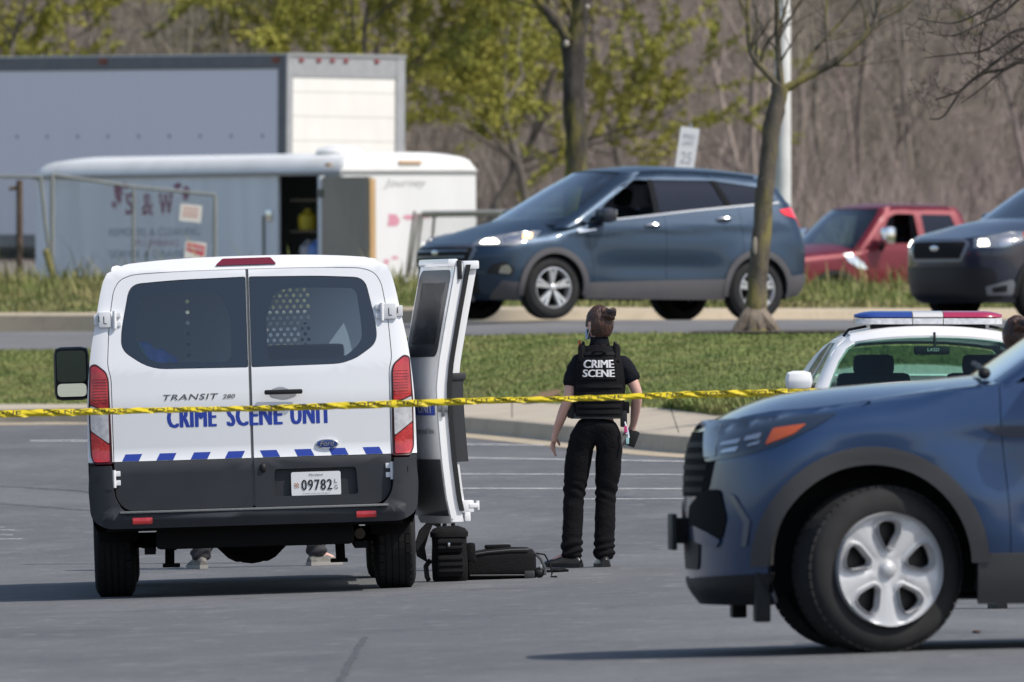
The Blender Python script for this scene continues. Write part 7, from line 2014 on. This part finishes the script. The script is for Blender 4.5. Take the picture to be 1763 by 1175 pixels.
# vest: closed shell round the torso, panels, straps, pouches
vz_ = [1.005, 1.03, 1.10, 1.20, 1.30, 1.38, 1.43, 1.462]
def VS(a, z):
    w = float(np.interp(z, [1.0, 1.1, 1.25, 1.36, 1.42, 1.47], [.165, .170, .180, .165, .125, .085])); d = float(np.interp(z, [1.0, 1.2, 1.36, 1.47], [.135, .150, .140, .10]))
    c, s = math.sin(a), -math.cos(a); n = 2.6; rho = (abs(c) ** n + abs(s) ** n) ** (-1 / n)
    x0 = float(np.interp(z, [1.0, 1.3, 1.47], [.070, .076, .075]))
    return Vector((x0 + w * c * rho, d * s * rho, z))
vb = MB(); vb.loft([[VS(a, z) for a in lin(-math.pi, math.pi, 49)[:-1]] for z in lin(1.0, 1.47, 16)], True, True); vo = vb.build('vest', vest_m, off, sharp=60)
Vp = lambda u, v: VS(u / .165, v)
patch('back_patch', Vp, rpoly([(-.118, 1.245), (.112, 1.245), (.112, 1.388), (-.118, 1.388)], .012), [], .03, .03, .008, .010, vest_m, vo)
text_on('back_lettering', 'CRIME', Vp, -.004, 1.346, .190, .049, mat('reflective white', (.72, .72, .74), .5), vo, bold=.06, off=.011)
text_on('back_lettering', 'SCENE', Vp, -.004, 1.286, .190, .049, mat('reflective white', (.72, .72, .74), .5), vo, bold=.06, off=.011)
for k, z in enumerate((1.02, 1.06, 1.10, 1.14, 1.19, 1.405)):
    patch('webbing', Vp, [(-.15 + .02 * (k > 4), z), (.15 - .02 * (k > 4), z), (.15 - .02 * (k > 4), z + .022), (-.15 + .02 * (k > 4), z + .022)], [], .03, .03, .006, .006, mat('webbing', (.012, .012, .014), .8, spec=.15), vo)
b = MB(); b.tube([VS(-.35, 1.42) + Vector((0, -.008, 0)), VS(-.2, 1.432) + Vector((0, -.03, 0)), VS(.2, 1.432) + Vector((0, -.03, 0)), VS(.35, 1.42) + Vector((0, -.008, 0))], .008, 6); b.build('drag_handle', vest_m, vo)
for s in (-1, 1):
    b = MB(); b.tube([(.075 + s * .11, -.095, 1.36), (.075 + s * .115, -.05, 1.455), (.075 + s * .112, .03, 1.462), (.075 + s * .11, .10, 1.38)], [.028, .026, .026, .028], 8); b.build('shoulder_strap', vest_m, vo)
    MB().ellipsoid((.075 + s * .105, -.02, 1.485), (.012, .016, .014), 8, 5).build('strap_buckle', blackpl, vo)
MB().box(-.062, -.045, .02, .04, 1.44, 1.505, .003).build('shoulder_light', mat('orange light', (.55, .08, .03), .4), vo)
b = MB(); b.box(.225, .275, -.06, .04, 1.02, 1.10, .01); b.build('side_pouch', vest_m, vo)
cl = MB(); cl.loft([[Vector((.078 + .066 * math.cos(t) * k, .004 + .066 * math.sin(t) * k, z + (.02 if math.sin(t) < 0 else -.01))) for t in lin(0, 2 * math.pi, 25)[:-1]] for z, k in ((1.455, 1.05), (1.50, .93), (1.508, .90), (1.50, .88))], True, False); cl.build('collar', black_shirt, off)
bl = MB(); bl.loft([[Vector((.065 + .176 * math.cos(t) * k, .128 * math.sin(t) * k, z)) for t in lin(0, 2 * math.pi, 33)[:-1]] for z, k in ((.985, .98), (.985, 1.03), (1.03, 1.0), (1.03, .95))], True, False); bo = bl.build('duty_belt', boot_m, off)
rd_ = MB(); rd_.box(-.135, -.09, -.05, .0, .99, 1.16, .008); rd_.tube([(-.118, -.02, 1.16), (-.135, -.02, 1.28), (-.14, -.02, 1.345)], [.006, .004, .003], 6); rd_.build('radio', blackpl, bo)
b = MB(); b.box(.215, .26, -.07, .02, .93, 1.04, .01); b.build('belt_pouch', boot_m, bo)
b = MB(); b.tube([(.245, -.07, .965), (.265, -.085, .90), (.272, -.085, .86)], .006, 6); b.ellipsoid((.258, -.085, .885), (.012, .008, .02), 8, 5); b.build('key_ring', chrome, bo)
for c_, m_, z in (((.25, -.09, .915), mat('pink tag', (.6, .05, .2), .4), 0), ((.262, -.09, .84), mat('teal tag', (.35, .6, .6), .4), 0)): MB().box(c_[0] - .010, c_[0] + .010, c_[1] - .004, c_[1] + .004, c_[2] - .022, c_[2] + .022, .003).build('key_tag', m_, bo)
ph_ = MB(); ph_.box(-.035, .035, -.012, .012, -.055, .055, .01, rot=Matrix.Rotation(R(20), 3, 'Y'), at=(.295, .10, .855)); po = ph_.build('handset', blackpl, None)
po.location = off.location; tag(po, 'small black handset held at the hip by the person in the vest', 'phone')

# second person: only head and shoulder show above the blue bonnet at the right edge
D2 = 76.5; s2 = F / D2; x2 = PX(1745, D2); z2 = lot_z(x2, D2)
H = PZ(563, D2) - z2
J2 = dict(head=(.02, .0, 1.60), neck=(.02, 0, 1.46), chest=(.02, 0, 1.26), waist=(.02, 0, 1.07), pelvis=(.02, 0, .935), Lsh=(-.145, 0, 1.37), Rsh=(.19, 0, 1.37), Lel=(-.19, -.03, 1.10), Rel=(.235, -.03, 1.10), Lwr=(-.15, .14, .95), Rwr=(.19, .14, .95),
          Lhand=(-.12, .22, .93), Rhand=(.16, .22, .93), Lhip=(-.07, 0, .9), Rhip=(.11, 0, .9), Lkn=(-.08, .02, .49), Rkn=(.12, .02, .49), Lan=(-.08, 0, .08), Ran=(.12, 0, .08), Ltoe=(-.10, .15, .03), Rtoe=(.14, .15, .03))
k2 = H / 1.66
p2 = person('person', (x2, D2, z2), J2, 'person with brown hair pinned up, mostly hidden by the blue bonnet at the right edge', head_yaw=R(12), sleeves=False)
p2.scale = (k2, k2, k2)
# third person: trainers show under the van, on its far side
D3 = 97.0; x3 = PX(445, D3)
J3 = dict(J2); J3.update(Lhip=(-.08, 0, .88), Rhip=(.12, 0, .88), Lkn=(-.25, .02, .47), Rkn=(.30, .02, .47), Lan=(-.395, 0, .08), Ran=(.40, 0, .08), Ltoe=(-.44, .12, .03), Rtoe=(.52, .10, .03))
p3 = person('person', (x3, D3, lot_z(x3, D3)), J3, 'person behind the van of whom only grey trainers show under it', top_m=mat('grey shirt', (.2, .2, .22), .8), leg_m=mat('dark trousers', (.03, .03, .035), .85), shoe_m=mat('grey trainers', (.11, .105, .095), .75, var=.7, vscale=20, col2=(.24, .23, .21)), sleeves=False, hair='short')
p3.rotation_euler = (0, R(-1.6), 0)

# ------------------------------------------------------------------ bags by the rear wheel
nylon = mat('black bag nylon', (.009, .009, .010), .85, bump=.3, bscale=90, var=.3, vscale=6, col2=(.014, .014, .016), spec=.15)
bp = lot_hit(777, 1001.5); sB = F / bp.y
bag = empty('backpack', bp, R(4), 'black tactical backpack standing beside the right rear wheel of the van', 'backpack', ry=R(-1.5))
def sq(a, n=4): c, s = math.cos(a), math.sin(a); rho = (abs(c) ** n + abs(s) ** n) ** (-1 / n); return c * rho, s * rho
rg = []
for z, w, d, x0 in ((0, .104, .085, 0), (.015, .112, .095, 0), (.12, .116, .10, .0), (.24, .110, .098, .0), (.30, .112, .09, .0), (.335, .095, .072, -.002), (.352, .055, .045, -.002)):
    rg.append([Vector((x0 + w * sq(a)[0], d * sq(a)[1] + .1, z)) for a in lin(0, 2 * math.pi, 33)[:-1]])
b = MB(); b.loft(rg, True, True); b.build('pack_body', nylon, bag)
rg = [[Vector((w * sq(a)[0], d * sq(a)[1] + .1, z)) for a in lin(0, 2 * math.pi, 33)[:-1]] for z, w, d in ((.285, .120, .105), (.315, .122, .104), (.340, .102, .085), (.356, .06, .05))]
b = MB(); b.loft(rg, True, True); b.build('pack_lid', nylon, bag)
MB().box(-.09, .085, -.045, .01, .03, .17, .025).build('front_pocket', nylon, bag); MB().box(-.085, .08, -.035, .01, .185, .275, .02).build('front_pocket', nylon, bag)
for z in (.06, .10, .14, .21, .245): MB().box(-.082, .078, -.052 if z < .18 else -.042, -.03, z, z + .018, .003).build('webbing', mat('webbing', (.012, .012, .014), .8, spec=.15), bag)
MB().box(.105, .165, .04, .15, .12, .245, .02).build('side_pouch', nylon, bag)
b = MB(); b.tube([(-.03, .1, .35), (-.02, .1, .395), (.02, .1, .40), (.03, .1, .35)], .014, 8); b.build('carry_handle', nylon, bag)
b = MB(); b.box(-.12, -.085, .02, .14, .14, .37, .02, rot=Matrix.Rotation(R(-16), 3, 'Y')); 
st = [(-.05, .17, .36), (-.10, .19, .385), (-.155, .19, .33), (-.185, .18, .24), (-.175, .17, .165), (-.12, .15, .13)]
L_ = []
for i, p in enumerate(st):
    L_.append([Vector(p) + Vector((-.030 if i > 1 else 0, dy, .030 if i <= 1 else 0)) for dy in (-.045, .045)] + [Vector(p) + Vector((.030 if i > 1 else 0, dy, -.020)) for dy in (.045, -.045)])
b = MB(); b.loft(L_, True, True); b.build('shoulder_strap', mat('strap padding', (.018, .018, .020), .85, spec=.15), bag)
b = MB(); b.tube([(-.12, .16, .14), (-.15, .17, .10), (-.145, .16, .03), (-.135, .15, .01)], .018, 6); b.build('loose_strap', mat('grey strap', (.05, .055, .06), .7), bag)
MB().box(-.02, -.005, -.05, -.04, .225, .25, .002).build('zip_pull', chrome, bag)
sp_ = lot_hit(868, 997.5)
suit = empty('camera_bag', sp_, R(7), 'long black soft equipment bag lying on the asphalt beside the backpack', 'bag', ry=R(-1.7))
rg = []
for x, w, h in ((-.235, .11, .15), (-.225, .13, .175), (-.1, .14, .195), (.05, .14, .205), (.165, .135, .20), (.20, .125, .185), (.215, .10, .16)):
    rg.append([Vector((x, .14 + w * sq(a, 5)[0], h / 2 + h / 2 * sq(a, 5)[1])) for a in lin(0, 2 * math.pi, 33)[:-1]])
b = MB(); b.loft(rg, True, True); b.build('bag_body', nylon, suit)
rg = [[Vector((x + .01, .14 + .145 * k * sq(a, 6)[0], z)) for a in lin(0, 2 * math.pi, 25)[:-1]] for x, z, k in ((0, .0, 1),)]
b = MB(); b.tube([(-.20, .005, .165), (-.1, -.002, .178), (.05, -.004, .187), (.17, -.0, .186)], .006, 6); b.build('zip_piping', mat('piping', (.05, .05, .055), .5), suit)
b = MB(); b.tube([(-.22, .005, .03), (.0, -.004, .025), (.19, .0, .02)], .006, 6); b.build('zip_piping', mat('piping', (.05, .05, .055), .5), suit)
MB().box(.13, .20, -.01, .02, .0, .05, .012).build('corner_guard', mat('corner guard', (.03, .03, .034), .45), suit)
MB().ellipsoid((.232, .03, .035), (.035, .03, .035)).build('bag_wheel', blackpl, suit)
b = MB(); b.tube([(.20, .04, .17), (.245, .02, .12), (.27, .01, .06), (.265, .0, .02)], .010, 7); b.build('end_handle', mat('grey strap', (.05, .055, .06), .7), suit)
b = MB(); b.tube([(.215, .03, .16), (.27, .02, .15), (.30, .0, .09), (.31, -.02, .03), (.30, -.03, .008), (.34, -.03, .006)], .006, 6); b.build('loose_strap', nylon, suit)
MB().box(.235, .25, .0, .01, .06, .085, .003).build('buckle', mat('buckle', (.5, .5, .5), .3, metal=.8), suit)
MB().box(-.1, .06, .07, .20, .195, .222, .012).build('top_handle', nylon, suit)
g = lot_hit(958, 985.5)
b = MB(); b.ellipsoid((0, 0, .012), (.045, .05, .014)); b.ellipsoid((.035, .02, .014), (.035, .04, .015)); b.ellipsoid((-.05, -.01, .008), (.03, .03, .009)); b.tube([(.05, .02, .015), (.075, .0, .01)], .01, 6)
o = b.build('glove', nylon); o.location = g; tag(o, 'crumpled black glove lying on the asphalt right of the long bag', 'glove')
lt = lot_hit(1681, 1090)
b = MB(); b.ellipsoid((0, 0, .006), (.022, .05, .008)); o = b.build('litter', mat('brown litter', (.06, .03, .025), .8)); o.location = lt; tag(o, 'small brown scrap on the asphalt behind the silver hubcap', 'litter')

# ------------------------------------------------------------------ barrier tape across the whole view
TPD = 78.0
tape_y = mat('yellow tape', (.66, .52, .012), .38, var=.25, vscale=5, col2=(.56, .44, .01)); tape_b = mat('tape print', (.035, .03, .01), .6)
tpk = Spl([(-120, 716), (0, 713), (160, 709.5), (300, 706), (450, 703.5), (600, 698.5), (720, 694.5), (830, 690.5), (1000, 686.5), (1150, 681), (1300, 677.5), (1400, 675), (1560, 671)])
def TS(u, v):
    """u runs along the tape in metres from the left, v across it (0 bottom edge .. 1 top edge); folded over lengthwise."""
    x = PX(-120, TPD) + u; px = 881.5 + x * F / TPD; z = PZ(tpk(px), TPD)
    tw = .20 * math.sin(u * 2.3) + .16 * math.sin(u * 5.1 + 1)
    a = (v - .5) * .043; hh = a * (.80 + .12 * math.sin(u * 3.1)); dd = .012 * tw * (v - .5) * 4 - (.016 * (1 - abs(v - .42) / .58))
    rip = .0022 * math.sin(u * 46 + v * 5) + .0018 * math.sin(u * 71 + v * 9) + .0015 * math.sin(u * 23)
    return Vector((x, TPD + dd + rip * 2.2, z + hh + rip * .4))
UL = PX(1560, TPD) - PX(-120, TPD)
tp_ = MB(); tp_.grid(lambda u, v: TS(u, v), lin(0, UL, 700), lin(0, 1, 7)); tpo = tp_.build('barrier_tape', tape_y, None, smooth=True, sharp=80, fixn=False)
tag(tpo, 'yellow police barrier tape stretched across the whole view in front of the van', 'barrier tape')
words = ['POLICE LINE', 'DO NOT CROSS']
u = .10; k = 0
while u < UL - .5:
    w = .40 if k % 2 == 0 else .46
    text_on('tape_lettering', words[k % 2], lambda a, b: TS(a, b / .043), u + w / 2, .027, w, .021, tape_b, tpo, bold=.02, off=.0008)
    u += w + .12; k += 1
